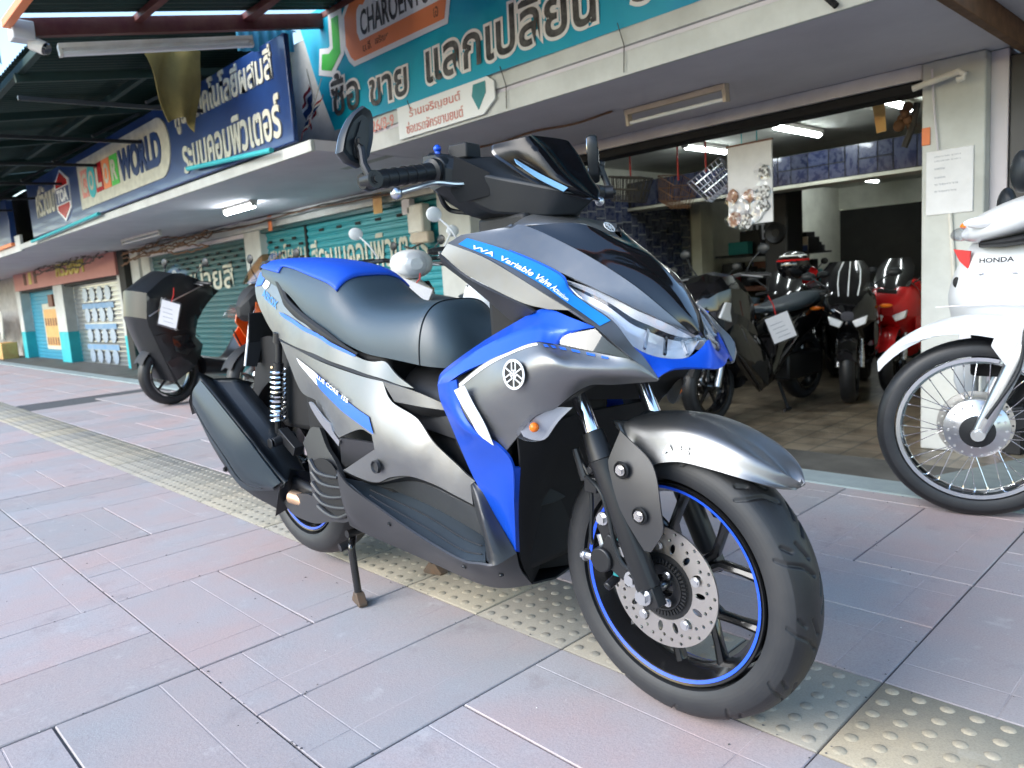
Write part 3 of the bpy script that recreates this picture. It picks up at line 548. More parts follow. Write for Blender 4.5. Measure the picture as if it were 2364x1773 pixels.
# beyond the pavers one could pick apart: joined slabs
b = MB()
for bi in range(-90, -11):
    for r, (y0, y1) in enumerate(((-1.2, -.9), (-.9, -.6), (-.6, -.3), (-.3, 0), (.3, .6), (.6, .9), (.9, 1.2), (1.2, 1.56))):
        if bi*.6 < -6.35: b.box2((bi*.6+.004, y0+.003, -.03), (bi*.6+.596, y1-.003, rg.uniform(-.0015, .0005)))
far = b.build('distant_paver', 'paver', pave); tag(far, kind='stuff')
b = MB()
for i in range(-150, -34): b.box2((i*.3+.003, .003, -.03), (i*.3+.297, .297, .001))
far = b.build('distant_tactile_paver', 'tactile', pave); tag(far, kind='stuff')
b = MB()
for bi in range(-66, 8):
    for r in range(9): b.box2((bi*.6+.003, -3.74+.28*r, -.03), (bi*.6+.597, -3.74+.28*r+.276, 0))
far = b.build('roadside_paver', 'paver', pave); tag(far, kind='stuff')
kb = MB()
for i in range(-60, 3): kb.box2((i*1.0+.003, 1.585, -.6), (i*1.0+.997, 1.755, .006))
st(kb, 'kerb', 'kerb_stone', bevel=.008)
st(MB().box2((-60, -3.9, -.6), (8, -3.755, .004)), 'road_kerb', 'kerb_stone', bevel=.01)
st(MB().box2((-60, 1.757, -.6), (.72, 3.42, -.35)), 'walkway', 'apron'); st(MB().box2((-6.3, 1.757, -.6), (-2.2, 3.78, -.004)), 'parking_platform', 'apron')
b = MB(); b.add([(.72, 1.757, -.6), (5, 1.757, -.6), (5, 3.85, -.6), (.72, 3.85, -.6), (.72, 1.757, -.004), (5, 1.757, -.004), (5, 3.85, -.34), (.72, 3.85, -.34)], [(0, 3, 2, 1), (4, 5, 6, 7), (0, 1, 5, 4), (1, 2, 6, 5), (2, 3, 7, 6), (3, 0, 4, 7)]); st(b, 'ramp', 'kerb_stone')
# shop floor of small cream tiles
def grid_mat(name, c1, c2, cm, w, h, mortar=.012, off=.5, rough=.45):
    m = bpy.data.materials.new(name); m.use_nodes = True; nt = m.node_tree; N = nt.nodes; K = nt.links; p = N['Principled BSDF']; p.inputs['Roughness'].default_value = rough
    tc = N.new('ShaderNodeTexCoord'); br = N.new('ShaderNodeTexBrick'); br.inputs['Scale'].default_value = 1.0; br.inputs['Brick Width'].default_value = w; br.inputs['Row Height'].default_value = h; br.inputs['Mortar Size'].default_value = mortar; br.offset = off
    for k, c in ((1, c1), (2, c2), (3, cm)): br.inputs[k].default_value = (*c, 1)
    K.new(tc.outputs['Object'], br.inputs[0]); nz = N.new('ShaderNodeTexNoise'); nz.inputs['Scale'].default_value = 5; nz.inputs['Detail'].default_value = 8; K.new(tc.outputs['Object'], nz.inputs[0])
    mx = N.new('ShaderNodeMix'); mx.data_type = 'RGBA'; mx.blend_type = 'MULTIPLY'; mx.inputs[0].default_value = .75; rp = N.new('ShaderNodeMapRange'); rp.inputs[1].default_value = .35; rp.inputs[2].default_value = .6; rp.inputs[3].default_value = .35
    K.new(nz.outputs[0], rp.inputs[0]); K.new(br.outputs[0], mx.inputs[6]); K.new(rp.outputs[0], mx.inputs[7]); K.new(mx.outputs[2], p.inputs['Base Color']); MATS[name] = m
grid_mat('floor_tile', (.27, .23, .165), (.19, .155, .11), (.11, .1, .08), .2, .2, .008, 0, .35)
st(MB().box2((-4.2, 3.42, -.6), (5, 13.2, -.35)), 'shop_floor', 'floor_tile')
st(MB().box2((-60, 3.42, -.6), (-4.2, 6, -.352)), 'arcade_floor', 'apron')
# ------------------------------------------------------------------ the open motorcycle shop
JC = empty('motorcycle_shop', (-1.9, 3.8, -.35), 0, 'open motorcycle shop with pale pillar, grey soffit and lit interior', 'shophouse')
JC_inv = (-Vector((-1.9, 3.8, -.35)))
def jb(name, a, c, m, bevel=.006, par=JC, inv=JC_inv):
    b = MB(); b.box2(Vector(a)+inv, Vector(c)+inv); return b.build(name, m, par, bevel=bevel)
jb('pillar', (.14, 3.81, -.35), (.47, 4.2, 1.948), 'old_white', .01); jb('pillar', (.47, 3.9, -.35), (.56, 4.2, 1.948), 'soffit_grey')
jb('shutter_guide', (.57, 3.88, -.35), (.66, 4.0, 1.9), 'dark_metal'); jb('pillar', (-4.45, 3.81, -.35), (-3.95, 4.2, 1.948), 'old_white', .01)
jb('lintel', (-3.94, 3.815, 1.862), (.138, 4.0, 1.948), 'lintel_paint'); jb('shutter_box', (-3.94, 3.83, 1.795), (.138, 3.99, 1.86), 'deep_black', .01)
jb('soffit', (-3.56, 2.43, 1.95), (.612, 4.0, 2.06), 'soffit_grey', 0); jb('header_wall', (-4.4, 3.9, 1.95), (.56, 3.99, 2.2), 'ceiling', 0); jb('fascia', (-3.57, 2.40, 1.947), (.62, 2.429, 2.075), 'old_white', .004); jb('fascia', (-3.57, 2.415, 2.078), (.62, 2.6, 2.10), 'soffit_grey', 0); jb('fascia', (-3.57, 2.395, 2.103), (.62, 2.6, 2.36), 'old_white', .004)
jb('upper_wall', (-3.57, 2.5, 2.36), (.62, 2.7, 5.5), 'old_white'); jb('upper_wall', (-4.3, 2.6, 1.95), (-3.575, 2.7, 5.5), 'concrete')
jb('soffit_edge', (.614, 2.43, 1.9), (.66, 4.2, 2.1), 'rust', .004)
tw = jb('side_wall', (-4.4, 4.2, -.6), (-4.16, 13, 2.3), 'cream_wall', 0); jb('side_wall', (.2, 4.2, -.6), (.4, 13, 2.3), 'cream_wall', 0)
jb('side_wall_ledge', (-4.155, 8.03, -.35), (-4.0, 8.35, 2.1), 'cream_wall', .01)
jb('shop_ceiling', (-4.4, 4.0, 2.13), (.4, 13.2, 2.3), 'ceiling', 0); jb('rear_wall', (-4.16, 12.9, 1.75), (.2, 13.1, 2.13), 'cream_wall', 0); jb('rear_wall', (-4.16, 12.95, -.6), (.2, 13.1, 1.74), 'dark_wall', 0)  # lower dark panel stands in for an unlit opening
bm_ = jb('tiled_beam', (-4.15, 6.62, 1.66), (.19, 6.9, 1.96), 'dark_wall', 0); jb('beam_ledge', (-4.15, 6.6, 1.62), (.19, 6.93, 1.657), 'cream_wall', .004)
mat('glazed_tile', (.016, .024, .07), .3, var=.9, vscale=14, col2=(.07, .08, .13), rnd=.35, coat=.5, rvar=.15); mat('grout', (.3, .31, .3), .9)
jb('tile_backing', (-4.158, 4.25, .2), (-4.150, 8.02, 1.82), 'grout', 0, tw)
tl = MB().box((0, 0, 0), (.008, .185, .155)); tl_me = mesh_from('tile', tl.v, tl.f, 'glazed_tile', None, 30); rt = random.Random(5)
y = 4.9
while y < 7.95:
    w = rt.uniform(.12, .2); z = .45
    if y+w > 8.0: w = 8.0-y
    while z < 1.8:
        h = rt.uniform(.1, .19)
        if z+h > 1.81: h = 1.81-z
        if h > .05 and (z > .6):
            o = bpy.data.objects.new('tile', tl_me); link(o, tw); o.location = Vector((-4.147, y+w/2, z+h/2))+JC_inv; o.scale = (1, (w-.014)/.185, (h-.014)/.155)
        z += h
    y += w
x = -4.1
while x < .15:
    w = rt.uniform(.13, .22); hs = (.3,) if rt.random() < .45 else (.15, .15); z = 1.66
    for h in hs:
        o = bpy.data.objects.new('tile', tl_me); link(o, bm_); o.location = Vector((x+w/2, 6.617, z+h/2))+JC_inv; o.rotation_euler = (0, 0, math.pi/2); o.scale = (1, (w-.012)/.185, (h-.012)/.155); z += h
    x += w
# lamps
def lamp(name, p0, p1, down, label, lit=False, body='lamp_white', group=None, wd=.05, drop=.05, tube_r=.013):
    p0, p1 = Vector(p0), Vector(p1); d = (p1-p0).normalized(); L = (p1-p0).length; dn = Vector(down).normalized(); sd = d.cross(dn); o = empty(name, tuple(p0), 0, label, 'lamp', group); rot = Matrix((d, sd, dn)).transposed()
    b = MB(); b.box(d*(L/2)+dn*.018, (L, wd, .035), rot); b.build('lamp_housing', body, o, bevel=.004)
    for q in (.012, L-.012): b = MB(); b.box(d*q+dn*(.035+drop*.4), (.024, wd*.8, drop*.9), rot); b.build('lamp_holder', body, o, bevel=.003)
    MB().tube([d*.025+dn*(.03+drop*.7), d*(L-.025)+dn*(.03+drop*.7)], tube_r, 12).build('lamp_tube', 'tube_lit' if lit else 'tube_off', o)
    return o
lamp('fluorescent_lamp', (-1.50, 3.14, 1.95), (-.73, 3.12, 1.95), (0, .12, -1), 'yellowed batten lamp, unlit, under the grey soffit above the shop entrance', False, 'lamp_yellowed', drop=.085, wd=.06)
for (x, y0, y1), lb in zip(((-1.64, 5.5, 6.45), (-2.64, 5.6, 6.4), (-.64, 5.4, 6.0), (-3.15, 10.9, 12.0)), ('second lit tube from the pale pillar on the shop ceiling', 'lit ceiling tube above the hanging wire basket', 'lit ceiling tube nearest the pale pillar', 'lit ceiling tube deep in the shop behind the tiled beam')):
    lamp('ceiling_lamp', (x, y0, 2.128), (x, y1, 2.128), (0, 0, -1), lb, True, group='lit tubes on the shop ceiling', drop=.03, wd=.09, tube_r=.022)
# ------------------------------------------------------------------ the paint shop with roller shutters
CW = empty('paint_shop', (-8.7, 3.8, -.35), 0, 'closed paint shop with teal roller shutters under a navy sign', 'shophouse'); CI = -Vector((-8.7, 3.8, -.35))
def cb_(name, a, c, m, bevel=.006, par=CW): return jb(name, a, c, m, bevel, par, CI)
cb_('pillar', (-8.93, 3.81, -.6), (-8.43, 4.2, 1.8), 'old_white', .01); cb_('pillar', (-13.9, 3.81, -.6), (-13.45, 4.2, 1.95), 'old_white', .01); cb_('pillar', (-13.44, 3.86, -.6), (-13.0, 4.2, 1.95), 'old_white', .01)
cb_('lintel', (-13.0, 3.79, 1.802), (-4.452, 4.0, 1.948), 'old_white'); cb_('lintel', (-13.0, 3.72, 1.88), (-4.452, 3.788, 1.947), 'old_white'); cb_('shutter_box', (-13.0, 3.83, 1.74), (-8.93, 4.2, 1.80), 'soffit_grey'); cb_('shutter_box', (-8.43, 3.83, 1.75), (-4.45, 4.2, 1.80), 'dark_teal_shutter')
cb_('soffit', (-14.2, 1.96, 1.95), (-3.58, 4.3, 2.03), 'soffit_grey', 0); cb_('fascia', (-13.4, 1.925, 1.942), (-3.58, 1.958, 2.03), 'old_white', .006); cb_('upper_wall', (-14.2, 2.5, 2.03), (-3.6, 2.7, 3.1), 'concrete')
def shutter(par, inv, x0, x1, y, z0, z1, m, pitch=.085, name='shutter_slat'):
    n = int((z1-z0)/pitch); L = x1-x0; b = MB(); prof = [(0, 0), (-.012, .012), (-.016, .035), (-.012, .06), (0, .072), (0, pitch)]; b.grid([[(-L/2, p[0], p[1]) for p in prof], [(L/2, p[0], p[1]) for p in prof]]); b.f = [tuple(reversed(f)) for f in b.f]; me = mesh_from(name, b.v, b.f, m, None, 25)
    for i in range(n): mobj(name, me, par, loc=Vector(((x0+x1)/2, y, z0+i*pitch))+inv)
shutter(CW, CI, -8.42, -7.32, 3.92, -.35, 1.8, 'teal_shutter'); shutter(CW, CI, -7.28, -4.46, 3.92, -.35, 1.8, 'teal_shutter'); cb_('shutter_post', (-7.325, 3.89, -.35), (-7.275, 3.98, 1.8), 'deep_black')
shutter(CW, CI, -12.98, -8.95, 3.92, -.35, 1.8, 'dark_teal_shutter')
def vents(x0, x1, z0, rows, step, par=CW, inv=CI):
    for r in range(rows):
        x = x0+(step/2 if r % 2 else 0)
        while x < x1:
            b = MB(); b.box(Vector((x, 3.897, z0-r*.085))+inv, (.11, .01, .035)); b.build('vent_slot', 'deep_black', par, bevel=.004); x += step
vents(-8.3, -7.4, 1.62, 4, .34); vents(-6.9, -4.9, 1.66, 1, .42); vents(-12.6, -9.2, 1.6, 4, .42)
text_obj('shutter_lettering', 'ศูนย์ผสม', Vector((-8.35, 3.898, 1.16))+CI, (1, 0, 0), (0, 0, 1), 1.0, .40, 'sign_letter', CW, .012, .003, .0); text_obj('shutter_lettering', 'สีระบบคอมพิวเตอร์', Vector((-7.2, 3.898, 1.12))+CI, (1, 0, 0), (0, 0, 1), 2.45, .42, 'sign_letter', CW, .012, .003, .0); text_obj('shutter_lettering', 'จำหน่ายสี', Vector((-12.2, 3.898, 1.05))+CI, (1, 0, 0), (0, 0, 1), 2.6, .42, 'sign_letter', CW, .012, .003, .0)
lamp('fluorescent_lamp', (-7.26, 2.84, 1.95), (-6.45, 2.82, 1.95), (0, 0, -1), 'lit tube under the soffit in front of the teal shutters', True, drop=.04, tube_r=.03, wd=.08)
lamp('fluorescent_lamp', (-11.6, 3.0, 1.95), (-9.9, 3.0, 1.95), (0, .1, -1), 'unlit long batten lamp under the soffit beside the brown wiring', False, drop=.06)
# ------------------------------------------------------------------ far shops
PK = empty('pink_fronted_shop', (-18.5, 3.8, -.35), 0, 'far shop with pink fascia board, teal posts and bright zinc shutter', 'shophouse'); PI_ = -Vector((-18.5, 3.8, -.35))
def pb(name, a, c, m, bevel=.006): return jb(name, a, c, m, bevel, PK, PI_)
pb('fascia_board', (-23.1, 3.66, 1.5), (-14.3, 3.74, 2.12), 'pink_board'); pb('shutter_header', (-23.1, 3.76, 1.44), (-14.2, 4.2, 1.95), 'dark_wall')
pb('soffit', (-40, 2.0, 1.95), (-14.21, 4.3, 2.05), 'soffit_grey', 0); pb('fascia', (-40, 1.95, 1.93), (-13.42, 1.998, 2.2), 'old_white'); pb('upper_wall', (-40, 2.4, 2.05), (-14.21, 2.6, 3.1), 'dark_wall'); pb('end_wall', (-14.28, 3.7, -.6), (-13.92, 4.2, 1.95), 'dark_wall')
for x0, x1 in ((-23.3, -22.85), (-19.3, -18.5)):
    pb('post', (x0, 3.7, .38), (x1, 3.95, 1.5), 'old_white'); pb('post', (x0, 3.7, -.6), (x1, 3.95, .378), 'teal_wall')
pb('post', (-14.55, 3.74, .3), (-14.29, 3.95, 1.5), 'old_white'); pb('post', (-14.55, 3.74, -.6), (-14.29, 3.95, .298), 'teal_wall')
pb('pillar_base', (-13.91, 3.795, -.6), (-13.44, 3.809, .3), 'teal_wall'); pb('pillar_base', (-13.44, 3.845, -.6), (-12.99, 3.859, .3), 'teal_wall')
mat('blue_shutter', (.03, .26, .4), .45, var=.3, vscale=2, col2=(.08, .4, .5))
shutter(PK, PI_, -22.84, -19.31, 3.95, -.6, 1.5, 'blue_shutter', .1); shutter(PK, PI_, -18.49, -14.56, 3.95, -.6, 1.5, 'zinc_shutter', .1)
text_obj('fascia_lettering', 'ศรีวิชัยฯ', Vector((-18.55, 3.655, 1.68))+PI_, (1, 0, 0), (0, 0, 1), 2.2, .40, 'yellow_letter', PK, .02, .02, .0)
for k in range(3): pb('fascia_panel', (-21.9+.55*k, 3.65, 1.62), (-21.62+.55*k, 3.66, 1.92), 'brown_wood' if k != 1 else 'yellow_letter', .002)
mat('poster_blue', (.12, .27, .48), .5, var=.6, vscale=5, col2=(.3, .4, .5)); mat('poster_pale', (.42, .5, .6), .4, .3, var=.6, vscale=7, col2=(.3, .38, .5))
pb('poster', (-21.6, 3.925, -.1), (-20.1, 3.928, 1.1), 'sign_letter', 0)
mat('poster_orange', (.7, .45, .16), .6, var=.6, vscale=6, col2=(.6, .25, .08)); pb('poster', (-21.5, 3.918, .0), (-20.2, 3.922, .95), 'poster_orange', 0)
for r in range(2):
    for k in range(5): pb('poster_figure', (-21.42+.25*k, 3.912, .02+.5*r), (-21.3+.25*k, 3.916, .22+.5*r), 'brown_wood', 0)
for r in range(4):
    pb('poster_band', (-17.9, 3.925, -.5+.46*r), (-15.6, 3.928, -.38+.46*r), 'poster_blue', 0)
    for k in range(4):
        b = MB(); b.prism(circle((0, 0), .2, 20, .16), Vector((-17.55+.55*k, 3.922, -.18+.46*r))+PI_, (1, 0, 0), (0, 0, 1), (0, -.003, 0)); b.build('poster_oval', 'poster_pale', PK)
pb('letter_box', (-19.75, 3.66, 1.0), (-19.35, 3.76, 1.3), 'brown_wood')
# a clothes stall at the far end of the arcade
st_ = empty('clothes_stall', (-25.5, 3.4, -.35), 0, 'colourful clothes stall at the far end of the arcade', 'stall'); rc = random.Random(11); SI = -Vector((-25.5, 3.4, -.35))
cols = [mat('cloth_%s' % n, c, .8) for n, c in (('red', (.5, .03, .04)), ('navy', (.03, .05, .2)), ('yellow', (.75, .55, .08)), ('pale', (.6, .58, .52)), ('pink', (.6, .3, .35)), ('dark', (.05, .05, .055)))]
jb('stall_wall', (-30, 3.9, -.6), (-23.3, 4.2, 2), 'concrete', .01, st_, SI)
for k in range(16):
    x = -28.5+.32*k; h = rc.uniform(.5, .9); b = MB(); G = [[(x+.24*u+.02*math.sin(7*v+k), 3.3+.03*math.sin(5*u+3*v+k), .95-h*v) for u in np.linspace(0, 1, 6)] for v in np.linspace(0, 1, 7)]; b.grid([[tuple(Vector(p)+SI) for p in r] for r in G]); b.build('garment', cols[rc.randrange(6)], st_, solid=.01)
b = MB(); b.tube([Vector((-28.7, 3.31, .97))+SI, Vector((-23.4, 3.31, .97))+SI], .02, 8); b.tube([Vector((-28.6, 3.31, -.6))+SI, Vector((-28.6, 3.31, .97))+SI], .02, 8); b.build('stall_rail', 'lamp_white', st_)
jb('stall_box', (-24.6, 3.2, -.6), (-23.5, 3.6, .1), 'poster_orange', .02, st_, SI)
NB = empty('neighbouring_shop', (2.5, 3.9, -.35), 0, 'dim neighbouring shop behind the white motorcycle, mostly out of the picture', 'shophouse'); NI = -Vector((2.5, 3.9, -.35))
def nbx(n, a, c, m, bv=.006): return jb(n, a, c, m, bv, NB, NI)
nbx('soffit', (.664, 2.9, 2.02), (5, 4.4, 2.2), 'soffit_grey', 0); nbx('side_wall', (.42, 4.21, -.6), (.6, 9, 2.3), 'cream_wall', 0); nbx('rear_wall', (.6, 8.6, -.6), (5, 8.8, 2.3), 'dark_wall', 0); nbx('ceiling', (.6, 4.41, 2.1), (5, 9, 2.3), 'ceiling', 0); nbx('pillar', (4.4, 3.8, -.6), (4.8, 4.2, 2.02), 'old_white')
# ------------------------------------------------------------------ awnings over the pavement
def corrugated(name, x0, x1, ya, za, yb, zb, m, parent, pitch=.09, amp=.011, inv=Vector((0, 0, 0))):
    n = int((x1-x0)/pitch*6); xs = np.linspace(x0, x1, n); G = [[tuple(Vector((x, y, z+amp*math.sin(2*math.pi*x/pitch)))+inv) for x in xs] for y, z in ((ya, za), ((ya+yb)/2, (za+zb)/2), (yb, zb))]; b = MB(); b.grid(G); b.f = orient(b.v, b.f, (0, 0, -50)); return b.build(name, m, parent, solid=.004, angle=60)
AW = empty('awning', (0, .15, 2.66), 0, 'dark green corrugated metal awning with red steel edge beam over the pavement', 'awning'); AI = -Vector((0, .15, 2.66))
for k in range(7): corrugated('roof_sheet', -3.9+1.2*k, -2.72+1.2*k, .12, 2.715, 2.5, 3.185, 'roof_green', AW, inv=AI)
def ab(name, pts, m, w, h, par=AW, inv=AI):
    a, c = Vector(pts[0]), Vector(pts[1]); d = (c-a).normalized(); s = d.cross(Vector((0, 0, 1))).normalized(); u = s.cross(d); b = MB(); b.box((a+c)/2+inv, ((c-a).length, w, h), Matrix((d, s, u)).transposed()); return b.build(name, m, par, bevel=.004)
ab('edge_beam', ((-4.0, .12, 2.64), (-4.0, 2.45, 3.10)), 'beam_red', .06, .11)
for x in (-2.4, -.6, 1.2, 3.0): ab('rafter', ((x, .12, 2.64), (x, 2.48, 3.11)), 'beam_red', .05, .08)
for y, z in ((.10, 2.66), (.9, 2.83), (1.7, 2.985), (2.4, 3.125)): ab('purlin', ((-4.0, y, z), (4.4, y, z)), 'beam_red' if y > .2 else 'banner_orange', .05, .05)
ab('brace', ((-4.0, 1.75, 2.98), (-3.3, 1.74, 3.02)), 'beam_red', .04, .04)
AF = empty('far_awning', (-9, .6, 2.7), 0, 'far dark metal awning roof above the navy paint shop sign', 'awning'); FI = -Vector((-9, .6, 2.7))
for k in range(-8, 5): corrugated('roof_sheet', -14.6+2.0*k, -12.62+2.0*k, .45, 2.86, 2.5, 3.2, 'roof_green', AF, inv=FI)
for k in range(10):
    x = -5.4-1.6*k; ab('rafter', ((x, .42, 2.70), (x, 2.5, 3.04)), 'roof_green', .05, .07, AF, FI); ab('brace', ((x, 1.4, 2.62), (x, 1.9, 2.9)), 'dark_metal', .03, .03, AF, FI); ab('tie', ((x, .42, 2.55), (x, 1.9, 2.6)), 'dark_metal', .035, .035, AF, FI)
ab('purlin', ((-30, .46, 2.76), (-4.7, .46, 2.76)), 'roof_green', .05, .06, AF, FI); ab('purlin', ((-30, 1.5, 2.92), (-4.7, 1.5, 2.92)), 'roof_green', .05, .06, AF, FI)
b = MB(); n = 60; G = [[tuple(Vector((-4.2+.012*math.sin(2*math.pi*t*6), 1.72+.5*t, z0+.07*t))+FI) for t in np.linspace(0, 1, n)] for z0 in (2.80, 2.98)]; b.grid(G); b.build('gable_sheet', 'roof_blue', AF, solid=.004, angle=60)
# translucent blue sheets hanging from the far eave
b = MB(); G = [[tuple(Vector((x, .3+.012*math.sin(2*math.pi*x/.12), z))+FI) for x in np.linspace(-14, -5.2, 520)] for z in (2.75, 3.0)]
mat('sheet_cyan', (.25, .55, .68), .4); b.grid(G); b.build('eave_sheet', 'sheet_cyan', AF, solid=.003, angle=60)
lamp('fluorescent_lamp', (-3.95, .36, 2.565), (-3.95, 1.72, 2.84), (.35, 0, -1), 'long batten lamp, unlit, fixed along the red awning beam', False, 'lamp_white', drop=.055, wd=.05, tube_r=.018)
fs = empty('far_shop_sign', (-14.5, 1.9, 2.05), 0, 'sliver of a dark blue sign with orange foot beyond the paint shop sign', 'sign'); b = MB(); b.box((-.6, .05, .42), (2.6, .1, .75)); b.build('sign_board', 'sign_navy', fs, bevel=.01); b = MB(); b.box((-.6, .045, .02), (2.6, .11, .05)); b.build('sign_foot', 'banner_orange', fs)
# grit in the joints and pale flecks on the slabs
def specks(name, m, spots, s0, s1, seed):
    r = random.Random(seed); b = MB()
    for x, y in spots:
        s = r.uniform(s0, s1); v = [(x+s*r.uniform(.5, 1)*math.cos(a), y+s*r.uniform(.5, 1)*math.sin(a), .0006) for a in (0, 1.6, 3.1, 4.7)]+[(x, y, .0006+s*.5)]; b.add(v, [(0, 1, 4), (1, 2, 4), (2, 3, 4), (3, 0, 4)])
    o = b.build(name, m); tag(o, 'scattered '+name.replace('_', ' ')+' lying over the pavement slabs', name.replace('_', ' '), kind='stuff')
rs = random.Random(21); J = []
for k in range(900):
    if rs.random() < .6: J.append((rs.uniform(-3.5, 2.0), rs.choice((-1.2, -.6, 0, .3, .9, 1.5, 1.57))+rs.gauss(0, .006)))
    else: J.append((.3*rs.randrange(-12, 7)+rs.gauss(0, .005), rs.uniform(-1.2, 1.55)))
specks('grit', 'joint', J, .0015, .0045, 4); specks('pale_fleck', 'banner_white', [(rs.uniform(-4, 2), rs.uniform(-1.3, 1.5)) for k in range(90)], .001, .003, 6); specks('dark_fleck', 'apron', [(rs.uniform(-4, 2), rs.uniform(-1.3, 1.5)) for k in range(120)], .001, .004, 8)
# ------------------------------------------------------------------ wheels shared by the bikes
def tyre_profile(R, w, rim):
    """half-torus section, closed: list of (radius, axial)"""
    h = R-rim; out = []
    for k in range(29):
        a = math.radians(-118+236*k/28); out.append((rim+h*.45+h*.55*max(-.9, math.cos(a))*(1.0), .5*w*math.sin(a)/1.0))
    return out
def side_split(b, c, R, w):
    b.m = [1 if np.mean([math.hypot(b.v[i][0]-c[0], b.v[i][2]-c[2]) for i in f]) < R*.925 else 0 for f in b.f]
def tyre(name, parent, c, R, w, rim, n=96, grooves=None, m='rubber'):
    """axle along local y"""
    prof = tyre_profile(R, w, rim)
    if grooves is None:
        b = MB().lathe(prof, c, (0, 1, 0), n, closed=True); side_split(b, c, R, w); return b.build(name, [m, 'rubber_side'], parent, angle=50)
    # finer tread carrying real grooves
    per, lines = grooves; pr = np.array(prof); s = np.r_[0, np.cumsum(np.linalg.norm(np.diff(pr, axis=0), axis=1))]; fine = np.linspace(0, s[-1], 110); pr = np.stack([np.interp(fine, s, pr[:, 0]), np.interp(fine, s, pr[:, 1])], 1)
    mid = s[-1]/2; acr = fine-mid; N = 720; V = np.zeros((N, len(pr), 3))
    for i in range(N):
        th = 2*math.pi*i/N; along = th*R; depth = np.zeros(len(pr)); pl = 2*math.pi*R/per
        for g in lines:
            for sh in (-pl, 0, pl):
                x = (along % pl)+sh
                for (a0, c0), (a1, c1) in zip(g[:-1], g[1:]):
                    d = np.array([a1-a0, c1-c0]); L2 = d @ d; t = np.clip(((x-a0)*d[0]+(acr-c0)*d[1])/L2, 0, 1)
                    dist = np.hypot(a0+t*d[0]-x, c0+t*d[1]-acr); depth = np.maximum(depth, np.clip(1.5-dist/.003, 0, 1)*.005)
        rr = pr[:, 0]-depth
        V[i, :, 0] = c[0]+rr*math.cos(th); V[i, :, 2] = c[2]+rr*math.sin(th); V[i, :, 1] = c[1]+pr[:, 1]
    b = MB(); b.grid(V, cu=True, cv=True); b.f = [tuple(reversed(f)) for f in b.f]
    side_split(b, c, R, w); return b.build(name, [m, 'rubber_side'], parent, angle=60)
def brake_disc(name, parent, c, Ro, Ri, y, th=.004, slots=15, m='disc_steel'):
    holes = [circle((0, 0), Ri, 40)]
    for k in range(slots):
        a = 2*math.pi*k/slots; rm = Ri+(Ro-Ri)*.3; holes.append(circle((rm*math.cos(a), rm*math.sin(a)), .0055, 12, .0105, a+math.pi/2))
        for q, (fr, da) in enumerate(((.58, .1), (.72, .26), (.87, .02))):
            rr = Ri+(Ro-Ri)*fr; holes.append(circle((rr*math.cos(a+da), rr*math.sin(a+da)), .0034, 8))
    return MB().prism(circle((0, 0), Ro, 72), (c[0], c[1]-y, c[2]), (1, 0, 0), (0, 0, 1), (0, th, 0), holes).build(name, m, parent)
def hexbolt(b, p, ax, r=.008, h=.006):
    ax = Vector(ax).normalized(); p = Vector(p); b.tube([p, p+ax*h*.35], r*1.35, 14); b.tube([p+ax*h*.3, p+ax*h], r, 6)
GROOVES = (13, [[(0.0, .004), (.02, .022), (.034, .050), (.046, .064)], [(.03, .006), (.06, .02)], [(.065, -.004), (.085, -.022), (.099, -.050), (.111, -.064)], [(.095, -.006), (.125, -.02)], [(.05, .034), (.063, .046)], [(.115, -.034), (.128, -.046)]])
# ------------------------------------------------------------------ the blue and grey scooter
YC = -.024
SCOOT = empty('scooter', (0, YC, 0), 0, 'matte grey and blue sport scooter on its centre stand, nearest the camera', 'scooter')
def T(p): return Vector((p[0], -p[1], p[2]))
def sp(name, key, m, nu=25, nv=6, linear=False, solid=.005, angle=35, pair=True, ref=(.3, 0, .55), parent=SCOOT, bevel=0.0):
    S = Surf(D[key], nu, nv, linear); P, F = S.grid(); r = both(name, P, F, m, parent, solid, angle, ref, bevel); return S, r
def sym(name, rails, m, nu=25, nv=6, solid=.005, ref=(.3, 0, .55), parent=SCOOT, linear=False, angle=35):
    """rails run from the right edge to the centre line (last point l=0): mirrored into one piece"""
    full = [list(r)+[(p[0], -p[1], p[2]) for p in reversed(r[:-1])] for r in rails]; S = Surf(full, nu, nv, linear); P, F = S.grid(); v = lv(P); F = orient(v, F, ref)
    return mobj(name, mesh_from(name, v, F, m, None, angle), parent, 0, solid)
def pan(name, key, m, off=0.0, solid=.005, res=.02, parent=SCOOT, angle=40, bevel=.0):
    P, F, f = panel_mesh(D[key][0], D[key][1], res, off); r = both(name, P, F, m, parent, solid, angle, (.3, 0, .55), bevel); return f, r
# nose, cowl and leg shield
nb = D['nose_black']; sym('nose_panel', [[nb[0][i], nb[1][i], nb[2][i]] for i in range(5)], 'gloss_black', 25, 6, ref=(.6, 0, .6))
S_eye, _ = sp('brow_panel', 'eyebrow', 'titan', 33, 8)
S_sho, _ = sp('upper_cowl', 'shoulder', 'titan', 41, 8, linear=True)
sp('cowl_side', 'shoulder_side', 'titan', 25, 6); sp('cowl_underside', 'shoulder_under', 'gunmetal', 21, 5)
S_band, _ = sp('blue_cowl_band', 'blue_band', 'blue_paint', 41, 5, linear=True)
S_cowl, _ = sp('side_cowl', 'side_cowl', 'titan', 49, 9)
S_leg, _ = sp('leg_shield', 'leg_blue', 'blue_paint', 33, 6); sp('leg_shield_edge', 'leg_front', 'blue_paint', 17, 4)
_, (skR, skL) = sp('side_skirt', 'skirt', 'gunmetal', 41, 7); sp('footboard_pillar', 'skirt_pillar', 'gunmetal', 21, 6)
